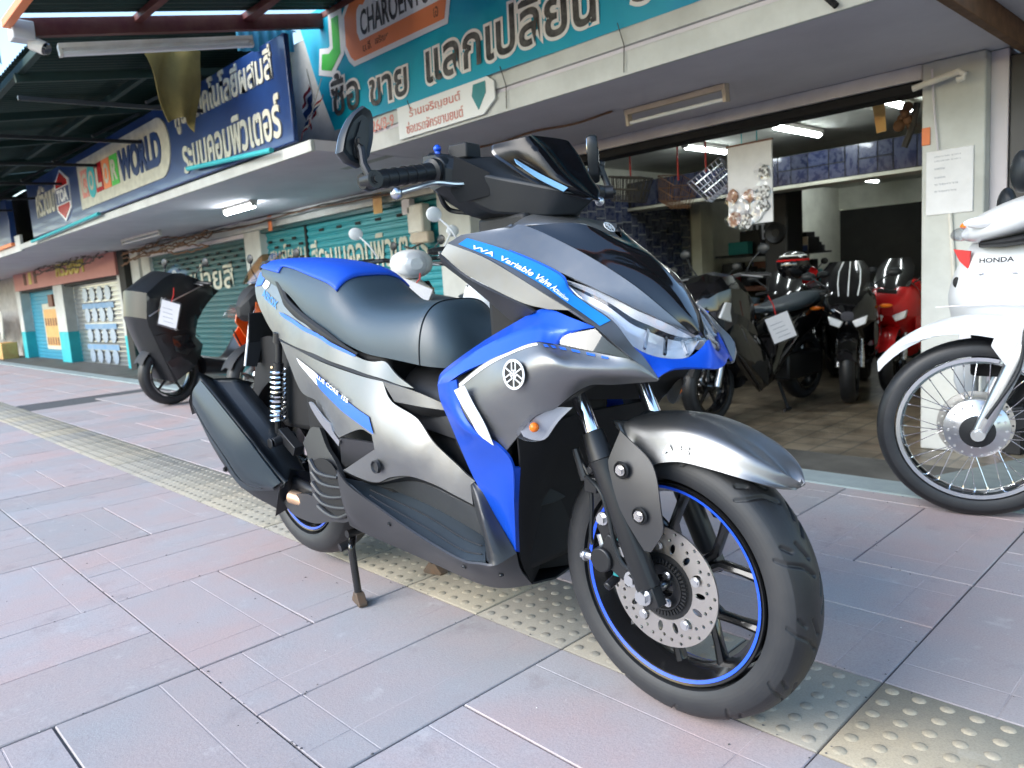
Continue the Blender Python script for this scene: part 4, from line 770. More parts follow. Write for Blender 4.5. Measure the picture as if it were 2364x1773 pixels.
sp('foot_mat', 'foot_mat', 'rubber_mat', 33, 6, solid=.006, ref=(.3, .12, 0)); sp('sill_panel', 'sill_panel', 'titan', 25, 5); sp('sill_dark_strip', 'sill_dark_strip', 'soft_black', 31, 4)  # last piece: dark strip between side panel and sill
S_mat = Surf(D['foot_mat'])
for k, v_ in enumerate((.28, .62)):
    for sg in (1, -1):
        q = lv(S_mat.at(np.linspace(.16, .97, 24), np.full(24, v_)+.05*np.sin(np.linspace(0, 5, 24)))); q[:, 1] *= sg; q[:, 2] += .0015; MB().tube(q, .0018, 6).build('foot_mat_rib', 'gunmetal', SCOOT)
f_side, (sdR, sdL) = pan('side_panel', 'side_panel', 'titan', res=.022); sp('side_spur', 'spur', 'titan', 15, 4); sp('side_spur_underside', 'spur_under', 'gunmetal', 15, 4); sp('side_panel_return', 'side_under', 'gunmetal', 11, 5)
f_tail, (tlR, tlL) = pan('tail_cover', 'tail_cover', 'titan', res=.02); sp('tail_trim', 'tail_trim', 'soft_black', 25, 3)
keel = (0, 0, .004, .012, .022, .03)
sym('chin_panel', [[(p[0]+.45*k, p[1], p[2]) for p, k in zip(D['chin'][0], keel)], [(p[0]+k, p[1], p[2]) for p, k in zip(D['chin'][1], keel)]], 'blue_paint', 45, 8, ref=(.7, 0, .7))
sym('dash_cover', D['dash_cover'], 'titan', 33, 7, ref=(.7, 0, .7))
# black lower nose between the cowls, inner fender behind the wheel, belly
def center(rail, dx=0.0, dz=0.0, f=.5): return [[p, (p[0]+dx*f, p[1]*.5, p[2]+dz*f), (p[0]+dx, 0, p[2]+dz)] for p in rail]
def webbed(name, rail, m, dx=0.0, dz=0.0, ref=(.3, 0, .55), solid=.004):
    """surface spanning from a right-hand edge over the centre line to the left"""
    q = center(rail, dx, dz); G = [[T(p) for p in row]+[T((p[0], -p[1], p[2])) for p in reversed(row[:-1])] for row in q]
    P = np.array(G).reshape(-1, 3); n = 5; F = [(i*n+j, i*n+j+1, (i+1)*n+j+1, (i+1)*n+j) for i in range(len(q)-1) for j in range(n-1)]
    return mobj(name, mesh_from(name, P, orient(P, F, ref), m), SCOOT, 0, solid)
cb = D['side_cowl'][2]
webbed('nose_underside', [tuple(np.array(p)-(0, .004, 0)) for p in cr(cb[1:], np.linspace(0, 1, 14))], 'deep_black', -.03, .03, ref=(.7, 0, 1))
lf = D['leg_front'][1]
webbed('inner_fender', [(p[0], p[1], p[2]) for p in cr([cb[1], lf[0], lf[1], lf[2], D['skirt'][2][-1]], np.linspace(0, 1, 22))], 'deep_black', -.05, 0, ref=(0, 0, .5))
webbed('belly_pan', [tuple(p) for p in cr(D['skirt'][2], np.linspace(0, 1, 18))], 'soft_black', 0, -.012, ref=(.3, 0, 1))
up = D['blue_band'][0]
webbed('inner_leg_shield', [tuple(p) for p in cr(up[1:6], np.linspace(0, 1, 10))]+[(.74, .165, .83), (.70, .15, .90)], 'soft_black', -.02, .01, ref=(1, 0, .4))
webbed('knee_panel', [(.525, .21, .645), (.53, .2, .60), (.54, .19, .52), (.555, .165, .45), (.60, .15, .36)], 'soft_black', .03, 0, ref=(1, 0, .4))
# hidden core so that nothing shows through the gaps
b = MB()
for x0, x1, w, z0, z1 in ((-.42, -.1, .1, .45, .76), (-.2, .22, .13, .30, .70), (.2, .5, .105, .22, .57), (.5, .62, .11, .22, .62), (.56, .72, .1, .55, .86), (.66, .86, .09, .68, .84)): b.box2((x0, -w, z0), (x1, w, z1))
b.build('frame_core', 'deep_black', SCOOT, bevel=.02)
sec = [(.22, .1, .66), (.3, .12, .655), (.4, .125, .645), (.5, .13, .635), (.56, .14, .625)]
G = []
for x, w, z in sec: G.append([(x, w*math.cos(a), z-.13+.13*math.sin(a)**.7) for a in np.linspace(0, math.pi, 17)])
MB().grid(G).build('centre_tunnel', 'gunmetal', SCOOT, solid=.004)
# headlight: clear lens, smoked brow, chrome bowl
ht, hl = D['headlight_top'], D['headlight_low']; P, F = Surf([hl, ht], 29, 7).grid(); lens = both('headlight', P, F, 'clear_lens', SCOOT, .003)
for lo_, sg in zip(lens, (1, -1)):
    A = np.array(ht); B = np.array(hl); M_ = A*.45+B*.55; inn = np.array((-.018, -.012, -.004)); par = lo_
    def sub(nm, rails, mm):
        P, F = Surf(rails, 25, 4).grid(); v = lv(P); F = orient(v, F, (.6, -.05, .75))
        if sg < 0: v, F = mirror_y(v, F)
        mobj(nm, mesh_from(nm, v, F, mm, None, 25), par, 0, .002)
    K1 = A*.66+B*.34+inn*1.1; K2 = A*.35+B*.65+inn*1.5
    sub('headlight_brow', [A+inn*.3, A*.8+B*.2+inn*.9], 'reflector_chrome'); sub('headlight_bar', [A*.8+B*.2+inn*.85, K1], 'smoke'); sub('headlight_reflector', [K1+inn*.05, K2, B+inn*.35], 'reflector_chrome')
    for k in (4, 5, 6):
        v = [T(p) for p in (K1[k]+inn*-.2, B[k]*.9+A[k]*.1+inn*.1)]
        for p in v: p.y *= sg
        MB().tube(v, .0035, 4).build('headlight_rib', 'smoke' if k == 5 else 'alloy', par)
_, pl = pan('position_light', 'position_light', 'smoke_lens', .001, .004)
for o_, sg in zip(pl, (1, -1)):
    P, F, _ = panel_mesh(D['position_light'][0], D['position_light'][1], .02, -.008); v = lv(P); F = orient(v, F, (.3, 0, .55))
    if sg < 0: v, F = mirror_y(v, F)
    mobj('light_reflector', mesh_from('light_reflector', v, F, 'lamp_bowl'), o_)
    for k in range(7):
        t = .12+.11*k; a_, b_, c_, d_ = (np.array(D['position_light'][0][i]) for i in (0, 3, 5, 3)); q = [T((a_*(1-t)+b_*t)+np.array((0, -.003, 0))), T((c_*(1-t)+d_*t)+np.array((0, -.003, 0)))]
        for p in q: p.y *= sg
        MB().tube(q, .0012, 5).build('light_rib', 'alloy', o_)
_, ts = pan('turn_signal', 'turn_signal', 'clear_lens', .001, .003)
for o_, sg in zip(ts, (1, -1)):
    P, F, _ = panel_mesh(D['turn_signal'][0], D['turn_signal'][1], .012, -.012); v = lv(P); F = orient(v, F, (.3, 0, .55))
    if sg < 0: v, F = mirror_y(v, F)
    mobj('signal_reflector', mesh_from('signal_reflector', v, F, 'lamp_bowl', None, 10), o_); q = T((.806, .226, .585)); q.y *= sg; MB().sphere(q, .009, 12, 8).build('signal_bulb', 'amber', o_)
# decals, emblem and lettering laid on the panels
def decal(name, key, m, f, off=.0032, parent=None):
    O = np.asarray(D[key][0]); o2 = smooth_outline(O[:, [0, 2]], .012); v, F = fill2d([o2], .015); q = np.array(v); P = np.stack([q[:, 0], f(q)+off, q[:, 1]], 1); V = lv(P); F = orient(V, F, (.3, 0, .55)); return mobj(name, mesh_from(name, V, F, m), parent)
decal('side_stripe', 'decal_side', 'sticker_blue', f_side, parent=sdR); decal('side_label', 'decal_side_white', 'sticker_white', f_side, parent=sdR)
decal('tail_badge', 'decal_tail_blue', 'sticker_blue', f_tail, parent=tlR); decal('tail_reflector', 'decal_tail_white', 'sticker_white', f_tail, .002, tlR)
decal('tail_stripe', 'decal_tail_stripe', 'sticker_blue', f_tail, parent=tlR)
def surf_text(name, s, S, u0, u1, v0, v1, m, parent, off=.0016, bold=.02, ref=(.3, 0, .55)):
    """lettering wrapped on a lofted panel"""
    q, f = text_fit(s, 1, 1, bold); u = u0+(u1-u0)*q[:, 0]; v = v0+(v1-v0)*q[:, 1]; P = S.at(u, v); e = 1e-3
    n = np.cross(S.at(u+e, v)-P, S.at(u, v+e)-P); n /= np.linalg.norm(n, axis=1)[:, None]+1e-12; n *= np.sign((n*(P-np.array((ref[0], 0, ref[2])))).sum(1))[:, None]
    return mobj(name, mesh_from(name, lv(P+n*off), f, m, None, 30, False), parent)
def surf_patch(name, S, u0, u1, v0, v1, m, parent, off=.0012, nu=20, nv=6):
    P, F = S.grid(u0, u1, v0, v1, nu, nv); v = lv(P); F = orient(v, F, (.3, 0, .5)); me = mesh_from(name, v, F, m); o = mobj(name, me, parent); md = o.modifiers.new('lift', 'DISPLACE'); md.strength = off; md.mid_level = 0; return o
upR = bpy.data.objects['upper_cowl']; surf_patch('cowl_stripe', S_sho, .02, .62, .12, .8, 'sticker_cyan', upR, nu=40, nv=16); surf_patch('cowl_stripe_edge', S_sho, .12, .40, .04, .10, 'sticker_blue', upR)
surf_text('cowl_lettering', 'VVA  Variable Valve Actuation', S_sho, .05, .40, .76, .52, 'sticker_white', upR, .003)
for k in range(6): surf_patch('cowl_dash', S_cowl, .47+.045*k, .495+.045*k, .06, .12, 'sticker_blue', bpy.data.objects['side_cowl'], nu=4, nv=4)
surf_patch('cowl_pinstripe', S_cowl, .02, .44, .02, .07, 'sticker_white', bpy.data.objects['side_cowl'], nu=30, nv=3)
def side_text(name, s, p0, p1, h, m, f, parent, off=.002, bold=.02):
    p0, p1 = np.array(p0), np.array(p1); d = p1-p0; L = np.linalg.norm(d); d /= L; n = np.array((-d[1], d[0])); q, fc = text_fit(s, L, h, bold); xz = p0+q[:, :1]*d+q[:, 1:2]*n; P = np.stack([xz[:, 0], f(xz)+off, xz[:, 1]], 1)
    return mobj(name, mesh_from(name, lv(P), fc, m, None, 30, False), parent)
ds = D['decal_side'][0]
side_text('side_lettering', 'BLUE CORE  155', np.array(ds[0])[[0, 2]]+(.004, -.01), np.array(ds[1])[[0, 2]]+(0, -.002), .010, 'sticker_white', f_side, sdR, .0065)
dw = D['decal_tail_text'][0]
side_text('tail_lettering', 'AEROX', np.array(dw[4])[[0, 2]]+(-.03, .012), np.array(dw[3])[[0, 2]]+(.0, .004), .022, 'sticker_cyan', f_tail, tlR, .002)
P, F, _ = panel_mesh(D['leg_reflector'][0], [], .02); both('leg_reflector', P+np.array((.002, .010, 0)), F, 'sticker_white', SCOOT, .0015)
def emblem(name, c, n, r, parent):
    """ring with three crossed tuning forks"""
    n = Vector(n).normalized(); U = Vector((0, 0, 1)).cross(n).normalized(); V = n.cross(U); c = Vector(c); b = MB(); b.cur = 0
    b.prism(circle((0, 0), r, 40), c, U, V, n*.0015); b.cur = 1; b.prism(circle((0, 0), r, 40), c+n*.0016, U, V, n*.0012, [circle((0, 0), r*.84, 40)])
    for k in range(3):
        a = math.pi/2+k*2*math.pi/3; d = Vector((math.cos(a), math.sin(a))); e = Vector((-d.y, d.x)); w = r*.045
        def bar(p, q): return [tuple(p+((q-p).orthogonal().normalized())*w), tuple(q+((q-p).orthogonal().normalized())*w), tuple(q-((q-p).orthogonal().normalized())*w), tuple(p-((q-p).orthogonal().normalized())*w)]
        for p, q in ((d*-r*.86, d*r*.25), (d*r*.25-e*r*.17, d*r*.84-e*r*.17), (d*r*.25+e*r*.17, d*r*.84+e*r*.17), (d*r*.25-e*r*.2, d*r*.25+e*r*.2)): b.prism(bar(p, q), c+n*(.0016+.0004*k), U, V, n*.0011)
    return b.build(name, ['dark_metal', 'white_paint'], parent)
e0 = np.array(D['emblem'][0]); uu, vv = np.meshgrid(np.linspace(.1, .7, 61), np.linspace(.1, .9, 41)); uu = uu.ravel(); vv = vv.ravel(); pc = S_cowl.at(uu, vv)
vdir = np.array((1.744, 1.19+YC, .843)); rd = e0-vdir; rd /= np.linalg.norm(rd); w = pc-vdir; k = int(np.argmin(np.linalg.norm(w-np.outer(w @ rd, rd), axis=1))); pe = pc[k]
q1 = S_cowl.at([uu[k]-.035, uu[k]+.035, uu[k], uu[k]], [vv[k], vv[k], vv[k]-.09, vv[k]+.09]); ne = np.cross(q1[1]-q1[0], q1[3]-q1[2]); ne /= np.linalg.norm(ne); ne *= np.sign(ne[1])
emblem('emblem', T(pe+ne*.0035), T(ne), .027, SCOOT); e1 = D['nose_emblem'][0]; emblem('nose_emblem', T((e1[0]+.006, 0.0, e1[2]+.006)), (.75, 0, .65), .013, SCOOT)
# bolt recess on the side panel, pillion bolt
sbp = D['side_bolt'][0]
for sg in (1, -1):
    c = T(sbp); c.y *= sg; b = MB(); b.lathe([(.0, 0), (.0115, 0), (.0135, .0045), (.0155, .0045), (.0165, -.004)], c, (0, -sg, 0), 24); b.build('side_bolt', 'gunmetal', SCOOT)
# seat: black saddle with a blue pillion pad
def seat_sections():
    S = [(-.53, .045, .935, .95), (-.47, .085, .915, .957), (-.36, .108, .885, .955), (-.25, .122, .855, .946), (-.128, .135, .790, .93), (-.03, .141, .752, .908), (.03, .143, .730, .868), (.09, .144, .712, .830), (.16, .143, .694, .815), (.25, .14, .684, .811), (.32, .134, .675, .813), (.355, .126, .669, .812), (.39, .112, .664, .786), (.42, .088, .66, .742), (.442, .05, .656, .695)]
    A = np.array(S); t = np.linspace(0, 1, 64); return cr(A, t)
Q = seat_sections(); G = []; nA = 41
for x, w, zb, zt in Q:
    row = []
    for a in np.linspace(0, math.pi, nA):
        c, s_ = math.cos(a), math.sin(a); row.append((x, -math.copysign(abs(c)**.62, c)*w, zb+(zt-zb)*s_**.85))
    G.append(row)
G = np.array(G); b = MB(); b.grid(G); k = len(b.v)
b.f.append(tuple(range(nA))); b.m.append(0); b.f.append(tuple(range((len(Q)-1)*nA+nA-1, (len(Q)-1)*nA-1, -1))); b.m.append(0)
b.f = [tuple(reversed(f)) for f in b.f]
sel = lambda f: all((b.v[i][0] < .012) for i in f) and all(abs(b.v[i][1]) < np.interp(b.v[i][0], Q[:, 0], Q[:, 1])*(.82 if b.v[i][0] > -.3 else .95) for i in f) and len(f) == 4
pad = [f for f in b.f if sel(f)]; rest = [f for f in b.f if not sel(f)]
seat = mobj('seat', mesh_from('seat', b.v, rest, 'vinyl', None, 60), SCOOT)
pv = sorted({i for f in pad for i in f}); ix = {i: k for k, i in enumerate(pv)}
pad_o = mobj('pillion_pad', mesh_from('pillion_pad', [b.v[i] for i in pv], [tuple(ix[i] for i in f) for f in pad], 'blue_vinyl', None, 60), seat)
md = pad_o.modifiers.new('thickness', 'SOLIDIFY'); md.thickness = .006; md.offset = .6
def seam(xs, name, rr=.0016):
    i = int(np.argmin(abs(Q[:, 0]-xs))); MB().tube([Vector(p)*1.0+Vector((0, (-.0008 if p[1] < 0 else .0008), .0006)) for p in G[i]], rr, 6, caps=False).build(name, 'matte_black', seat)
seam(.352, 'seam')
# black rail trim under the seat edge, grab rail at the tail
rail = [(-.475, .062, .945), (-.40, .083, .922), (-.335, .1, .893), (-.285, .113, .852), (-.25, .122, .825), (-.14, .137, .78), (-.02, .146, .738), (.06, .149, .71), (.13, .149, .69)]
for sg in (1, -1): MB().tube([(x, -sg*l, z) for x, l, z in cr(rail, np.linspace(0, 1, 28))], [.011]*20+[.011-.001*k for k in range(8)], 8, flat=1.5).build('seat_rail', 'soft_black', SCOOT)
MB().grid([[(x, y, z) for y in np.linspace(-w, w, 7)] for x, w, z in ((-.55, .05, .935), (-.5, .062, .95), (-.46, .066, .948), (-.44, .07, .93))]).build('tail_cap', 'soft_black', SCOOT, solid=.01)
MB().grid([[(x, y, z) for y in np.linspace(-w, w, 7)] for x, w, z in ((-.545, .06, .885), (-.5, .075, .83), (-.42, .09, .76), (-.3, .1, .73))]).build('tail_underside', 'deep_black', SCOOT, solid=.006)
b = MB(); b.box((-.545, 0, .905), (.012, .1, .035), Matrix.Rotation(.3, 3, 'Y')); b.build('tail_light', 'red_plastic', SCOOT, bevel=.004)
# handlebar cover with visor, grips, levers, bar-end mirrors
st = {0.0: [(.49, 1.112), (.60, 1.11), (.79, .995), (.74, .968), (.56, .968), (.465, 1.03)], .05: [(.485, 1.115), (.605, 1.098), (.74, 1.015), (.70, .968), (.55, .97), (.465, 1.035)], .1: [(.476, 1.121), (.58, 1.078), (.628, 1.05), (.60, .985), (.53, .985), (.462, 1.045)],
      .14: [(.462, 1.125), (.53, 1.106), (.556, 1.075), (.55, 1.022), (.50, 1.02), (.452, 1.06)], .165: [(.475, 1.108), (.51, 1.105), (.535, 1.085), (.53, 1.05), (.50, 1.045), (.468, 1.06)]}
ls = [-.165, -.14, -.1, -.05, 0, .05, .1, .14, .165]; key = lambda l: st[abs(l)]
GG = []
for l in np.linspace(-.165, .165, 45):
    prof = np.array([[np.interp(l, ls, [key(q)[k][0] for q in ls]), np.interp(l, ls, [key(q)[k][1] for q in ls])] for k in range(6)]); GG.append([(p[0], -l, p[1]) for p in prof])
b = MB(); b.grid(GG, cv=True); n6 = len(GG); b.f.append((0, 1, 2, 3, 4, 5)); b.m.append(0); b.f.append(tuple((n6-1)*6+k for k in (5, 4, 3, 2, 1, 0))); b.m.append(0)
b.f = orient(b.v, b.f, (.56, 0, 1.04)); hbc = b.build('handlebar_cover', 'matte_black', SCOOT, bevel=.004, angle=25)
v5 = D['visor']; sym('visor', v5, 'visor_black', 25, 7, .004, ref=(.5, 0, 1.0)); S_vt, _ = sp('visor_trim', 'visor_trim', 'gloss_black', 25, 3, solid=.003, ref=(.5, 0, 1.0))
bl = [tuple(np.array(p)+(0.004, 0.006, .004)) for p in (v5[2][0], v5[3][0])]
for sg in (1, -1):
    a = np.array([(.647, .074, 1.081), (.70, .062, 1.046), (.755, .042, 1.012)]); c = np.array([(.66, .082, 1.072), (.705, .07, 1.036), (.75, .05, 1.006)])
    P, F = Surf([a+(.004, .004, .004), c+(.004, .004, .003)], 9, 2).grid(); v = lv(P); v[:, 1] *= sg; MB().add(v, orient(v, F, (.5, 0, 1))).build('visor_sky_glint', 'pale_blue', SCOOT, solid=.002)  # pale strip painted as a sky highlight on the visor
g0, g1 = D['grip']; grips = []
for sg in (1, -1):
    a, c = T(g0), T(g1); a.y *= sg; c.y *= sg; ax = (c-a).normalized(); b = MB(); b.tube([a-ax*.03, c], .0125, 12); b.build('handlebar', 'dark_metal', SCOOT)
    b = MB(); pts = [a+ax*s for s in (0, .004, .012, .016, .03, .06, .1, .13, .155)]; b.tube(pts, [.024, .026, .026, .0185, .0175, .0165, .0165, .017, .0172], 24)
    for k in range(5):
        q = a+ax*(.035+.024*k); b.tube([q, q+ax*.006], [.0182, .0182], 24)
    gr = b.build('grip', 'rubber', SCOOT); b = MB(); b.tube([c-ax*.012, c+ax*.004, c+ax*.018], [.0185, .0195, .014], 20); b.build('bar_end', 'dark_metal', SCOOT)
    b = MB(); b.tube([a-ax*.034, a-ax*.002], [.03, .028], 20); b.build('throttle_housing', 'matte_black', SCOOT, bevel=.003)
    lev = [T(p) for p in D['lever']];
    for p in lev: p.y *= sg
    b = MB(); b.tube(cr(np.array(lev), np.linspace(0, 1, 26)), np.interp(np.linspace(0, 1, 26), [0, .1, .5, .9, 1], [.009, .0085, .0075, .006, .006]), 10, flat=.75); b.sphere(lev[-1], .0115, 14, 10); b.build('brake_lever', 'alloy', SCOOT)
    b = MB(); p = lev[0]; b.tube([p+Vector((0, 0, .02)), p-Vector((0, 0, .022))], .007, 10); b.tube([p+Vector((-.03, 0, 0)), p+Vector((.012, 0, 0))], .011, 10); b.box(p+Vector((.01, sg*.012, -.008)), (.014, .01, .04)); b.build('lever_bracket', 'alloy', SCOOT, bevel=.002)
    hb_ = [T(p) for p in D['hose_brake']]
    for p in hb_: p.y *= sg
    MB().tube(cr(np.array(hb_), np.linspace(0, 1, 24)), .0052, 8).build('brake_hose', 'matte_black', SCOOT)
    # mirror
    mp = np.array([(p[1], p[2]) for p in D['mirror']]); sm = smooth_outline(mp, .008, 24); ctr = sm.mean(0); b = MB()
    lay = [(.018, .72), (.022, .93), (.016, 1.0), (.004, 1.0), (-.002, .95)]; rows = [[(.492+dx, -sg*(ctr[0]+(q[0]-ctr[0])*s), ctr[1]+(q[1]-ctr[1])*s) for q in sm] for dx, s in lay]
    b.grid(rows, cv=True); n = len(sm); b.f.append(tuple(range(n))); b.m.append(0); b.f.append(tuple((len(lay)-1)*n+k for k in reversed(range(n)))); b.m.append(0); b.f = orient(b.v, b.f, (.5, -sg*ctr[0], ctr[1])); mir = b.build('mirror', 'matte_black', SCOOT)
    mi_ = np.array([(p[1], p[2]) for p in D['mirror_in']]); b = MB(); b.prism([(-sg*q[0], q[1]) for q in smooth_outline(mi_, .01, 50)], (.5125, 0, 0), (0, 1, 0), (0, 0, 1), (.003, 0, 0)); b.build('mirror_recess', 'dark_metal', mir)
    b = MB(); b.prism([(-sg*(ctr[0]+(q[0]-ctr[0])*.94), ctr[1]+(q[1]-ctr[1])*.94) for q in sm], (.4895, 0, 0), (0, 1, 0), (0, 0, 1), (-.001, 0, 0)); b.build('mirror_glass', 'chrome', mir)
    b = MB(); ms = [T(p) for p in D['mirror_stem']]
    for p in ms: p.y *= sg
    b.tube([ms[0]+Vector((.012, 0, 0)), ms[1]+Vector((.016, 0, -.004)), (ms[1]+ms[2])*.5+Vector((.004, 0, 0)), c+ax*.01+Vector((.016, 0, .006))], [.009, .008, .0075, .009], 10); hexbolt(b, ms[0]+Vector((.014, 0, .002)), (1, 0, 0), .008, .01); hexbolt(b, ms[1]+Vector((.012, 0, -.012)), (1, 0, 0), .007, .01); b.build('mirror_stem', 'dark_metal', mir)
    b = MB(); b.tube([c+ax*.004+Vector((-.005, 0, 0)), c+ax*.004+Vector((.026, 0, 0))], .0165, 18); hexbolt(b, c+ax*.004+Vector((.026, 0, 0)), (1, 0, 0), .007, .006); b.build('mirror_clamp', 'dark_metal', mir)
    if sg < 0:
        pv_ = Matrix.Translation((.505, .35, 1.1)); mir.matrix_local = pv_ @ Matrix.Rotation(.62, 4, 'Z') @ pv_.inverted()
    # switch box and reservoir bolts on top
    b = MB(); b.box((.50, -sg*.075, 1.122), (.05, .05, .032), Matrix.Rotation(sg*.2, 3, 'Z')); b.build('reservoir', 'soft_black', SCOOT, bevel=.004); MB().sphere((.475, -sg*.128, 1.130), .0085, 12, 8).tube([(.475, -sg*.128, 1.13), (.475, -sg*.128, 1.11)], .006, 8).build('bolt_cap', 'blue_paint', SCOOT)
# lever recess on the cover
for sg in (1, -1):
    P = np.array([(.560, .155, 1.098), (.605, .104, 1.062), (.600, .104, 1.018), (.552, .145, 1.008), (.545, .158, 1.03)])+np.array((.0035, .004, .001)); v = lv(P); v[:, 1] *= sg
    MB().add(v, orient(v, [(0, 1, 2, 3, 4)], (.5, 0, 1.04))).build('lever_recess', 'deep_black', SCOOT, solid=.002)
b = MB(); b.tube([(.56, 0, .98), (.62, 0, .90), (.66, 0, .80)], [.06, .06, .05], 14); b.box((.60, 0, .955), (.14, .16, .05)); b.build('steering_neck', 'soft_black', SCOOT, bevel=.008)
# front fork, fender, wheel, brake
ax_, az_ = .951, .2693
for sg in (1, -1):
    fk = [T(p) for p in D['fork']]
    for p in fk: p.y *= sg
    d = (fk[-1]-fk[0]).normalized(); b = MB(); b.tube([fk[0]-d*.16, fk[2]], .0155, 18); b.build('fork_tube', 'chrome', SCOOT)
    b = MB(); b.tube([fk[1]+d*.0, fk[1]+d*.055], [.0215, .0255], 18); b.tube([fk[1]+d*.055, fk[1]+d*.075, fk[1]+d*.30, fk[-1]], [.0265, .024, .023, .0215], 18); b.box(fk[-1]+Vector((.002, 0, -.006)), (.035, .026, .05), Matrix.Rotation(-.4, 3, 'Y')); b.build('fork_leg', 'dark_metal', SCOOT, bevel=.002)
P, F, _ = panel_mesh(D['fork_cover'][0], D['fork_cover'][1], .02); both('fork_cover', P, F, 'gunmetal', SCOOT, .004, ref=(.9, 0, .4))
for p in D['fork_bolts']:
    for sg in (1, -1):
        c = T(p); c.y *= sg; b = MB(); b.cur = 1; b.lathe([(.0165, -.001), (.0145, .0018), (.012, -.002), (0, -.002)], c, (0, -sg, 0), 22); b.cur = 0; hexbolt(b, c, (0, -sg, 0), .0075, .007); b.build('fork_bolt', ['steel', 'soft_black'], SCOOT)
# fender: crown ridge over the wheel, side lip from the edge line
fl = np.array(D['fender_low']); fe = resample(fl, 31); rows = []
ang = np.linspace(math.radians(112), math.radians(41.5), 31)
for i in range(31):
    e = fe[i]; r = .312 if i > 3 else .305; cx, cz = ax_+(r+.006*math.sin(i/30*math.pi))*math.cos(ang[i]), az_+(r+.006*math.sin(i/30*math.pi))*math.sin(ang[i]); cpt = np.array((cx, 0, cz)); m1 = e*.72+cpt*.28+np.array((.0, 0, 0)); out = np.array((math.cos(ang[i]), 0, math.sin(ang[i])))
    sh = e*.4+cpt*.6; sh[1] = e[1]*.78; sh = sh+out*.014; hi = e*.1+cpt*.9; hi[1] = e[1]*.36; hi += out*.006
    rows.append([e, m1+np.array((0, e[1]*.2, 0)), sh, hi, cpt])
S_f = Surf([[tuple(rows[i][k]) for i in range(31)] for k in range(5)], 41, 4); full = [[tuple(rows[i][k]) for k in range(5)]+[(rows[i][k][0], -rows[i][k][1], rows[i][k][2]) for k in (3, 2, 1, 0)] for i in range(31)]
P, F = Surf(full, 33, 2).grid(); v = lv(P); F = orient(v, F, (ax_, 0, az_)); fender = mobj('front_fender', mesh_from('front_fender', v, F, 'titan', None, 50), SCOOT, 0, .004)
surf_text('fender_lettering', 'ABS', S_f, .36, .49, .20, .31, 'alloy', fender, .004, .03, ref=(ax_, 0, az_-.2))
def scooter_wheel(nm, c, R, w, rim, grooves=None, left=False):
    b = MB(); hw = w*.36; b.lathe([(rim, -hw), (rim+.006, -hw-.004), (rim+.004, -hw-.008), (rim-.008, -hw-.004), (rim-.016, -hw*.6), (rim-.024, -hw*.2), (rim-.024, hw*.2), (rim-.016, hw*.6), (rim-.008, hw+.004), (rim+.004, hw+.008), (rim+.006, hw+.004), (rim, hw)], c, (0, 1, 0), 72, closed=True)
    wh = b.build(nm, 'wheel_black', SCOOT); tyre('tyre', wh, c, R, w, rim-.004, 96, grooves)
    for sg in (1, -1):
        MB().lathe([(rim-.0075, 0), (rim-.0015, .0022)], (c[0], c[1]-sg*(hw+.0062), c[2]), (0, -sg, 0), 90).build('rim_stripe', 'stripe_blue', wh)
    b = MB(); b.lathe([(0, -.045), (.026, -.045), (.03, -.03), (.045, -.02), (.048, 0), (.045, .02), (.03, .03), (.026, .045), (0, .045)], c, (0, 1, 0), 36); b.build('hub', 'wheel_black', wh)
    for k in range(5):
        a = math.radians(90+72*k+14)
        for s in (-1, 1):
            p0 = Vector((c[0]+.04*math.cos(a+s*.14), c[1], c[2]+.04*math.sin(a+s*.14))); p1 = Vector((c[0]+.1*math.cos(a+s*.12), c[1], c[2]+.1*math.sin(a+s*.12))); p2 = Vector((c[0]+(rim-.014)*math.cos(a+s*.36), c[1], c[2]+(rim-.014)*math.sin(a+s*.36)))
            b = MB(); b.tube([p0, p1, p1*.5+p2*.5, p2], [.012, .009, .0085, .011], 8, up=(0, 1, 0), flat=1.5); b.build('spoke', 'wheel_black', wh)
    return wh
fw = scooter_wheel('front_wheel', (ax_, 0, az_), .2693, .11, .190, GROOVES); rw = scooter_wheel('rear_wheel', (-.40, 0, .306), .276, .14, .190)
brake_disc('brake_disc', fw, (ax_, 0, az_), .1155, .064, .062)
b = MB(); b.lathe([(.022, -.060), (.068, -.0605), (.068, -.0585), (.022, -.055)], (ax_, 0, az_), (0, 1, 0), 60, closed=True); b.build('disc_carrier', 'dark_metal', fw)
b = MB()
for k in range(44):
    a = 2*math.pi*k/44; b.box((ax_+.05*math.cos(a), -.0665, az_+.05*math.sin(a)), (.009, .003, .0035), Matrix.Rotation(-a, 3, 'Y'))
b.lathe([(.044, -.0685), (.044, -.065), (.0405, -.065), (.0405, -.0685)], (ax_, 0, az_), (0, 1, 0), 48, closed=True); b.build('sensor_ring', 'dark_metal', fw)
for k in range(5):
    a = math.radians(20+72*k); b = MB(); hexbolt(b, (ax_+.078*math.cos(a), -.0665, az_+.078*math.sin(a)), (0, -1, 0), .0068, .004); b.build('disc_bolt', 'alloy', fw)
for k in range(3):
    a = math.radians(60+120*k); b = MB(); hexbolt(b, (ax_+.03*math.cos(a), -.068, az_+.03*math.sin(a)), (0, -1, 0), .006, .006); b.build('hub_bolt', 'alloy', fw)
b = MB(); b.tube([(ax_, -.13, az_), (ax_, .125, az_)], .0085, 14); hexbolt(b, (ax_, -.118, az_), (0, -1, 0), .0125, .014); b.build('axle', 'alloy', SCOOT)
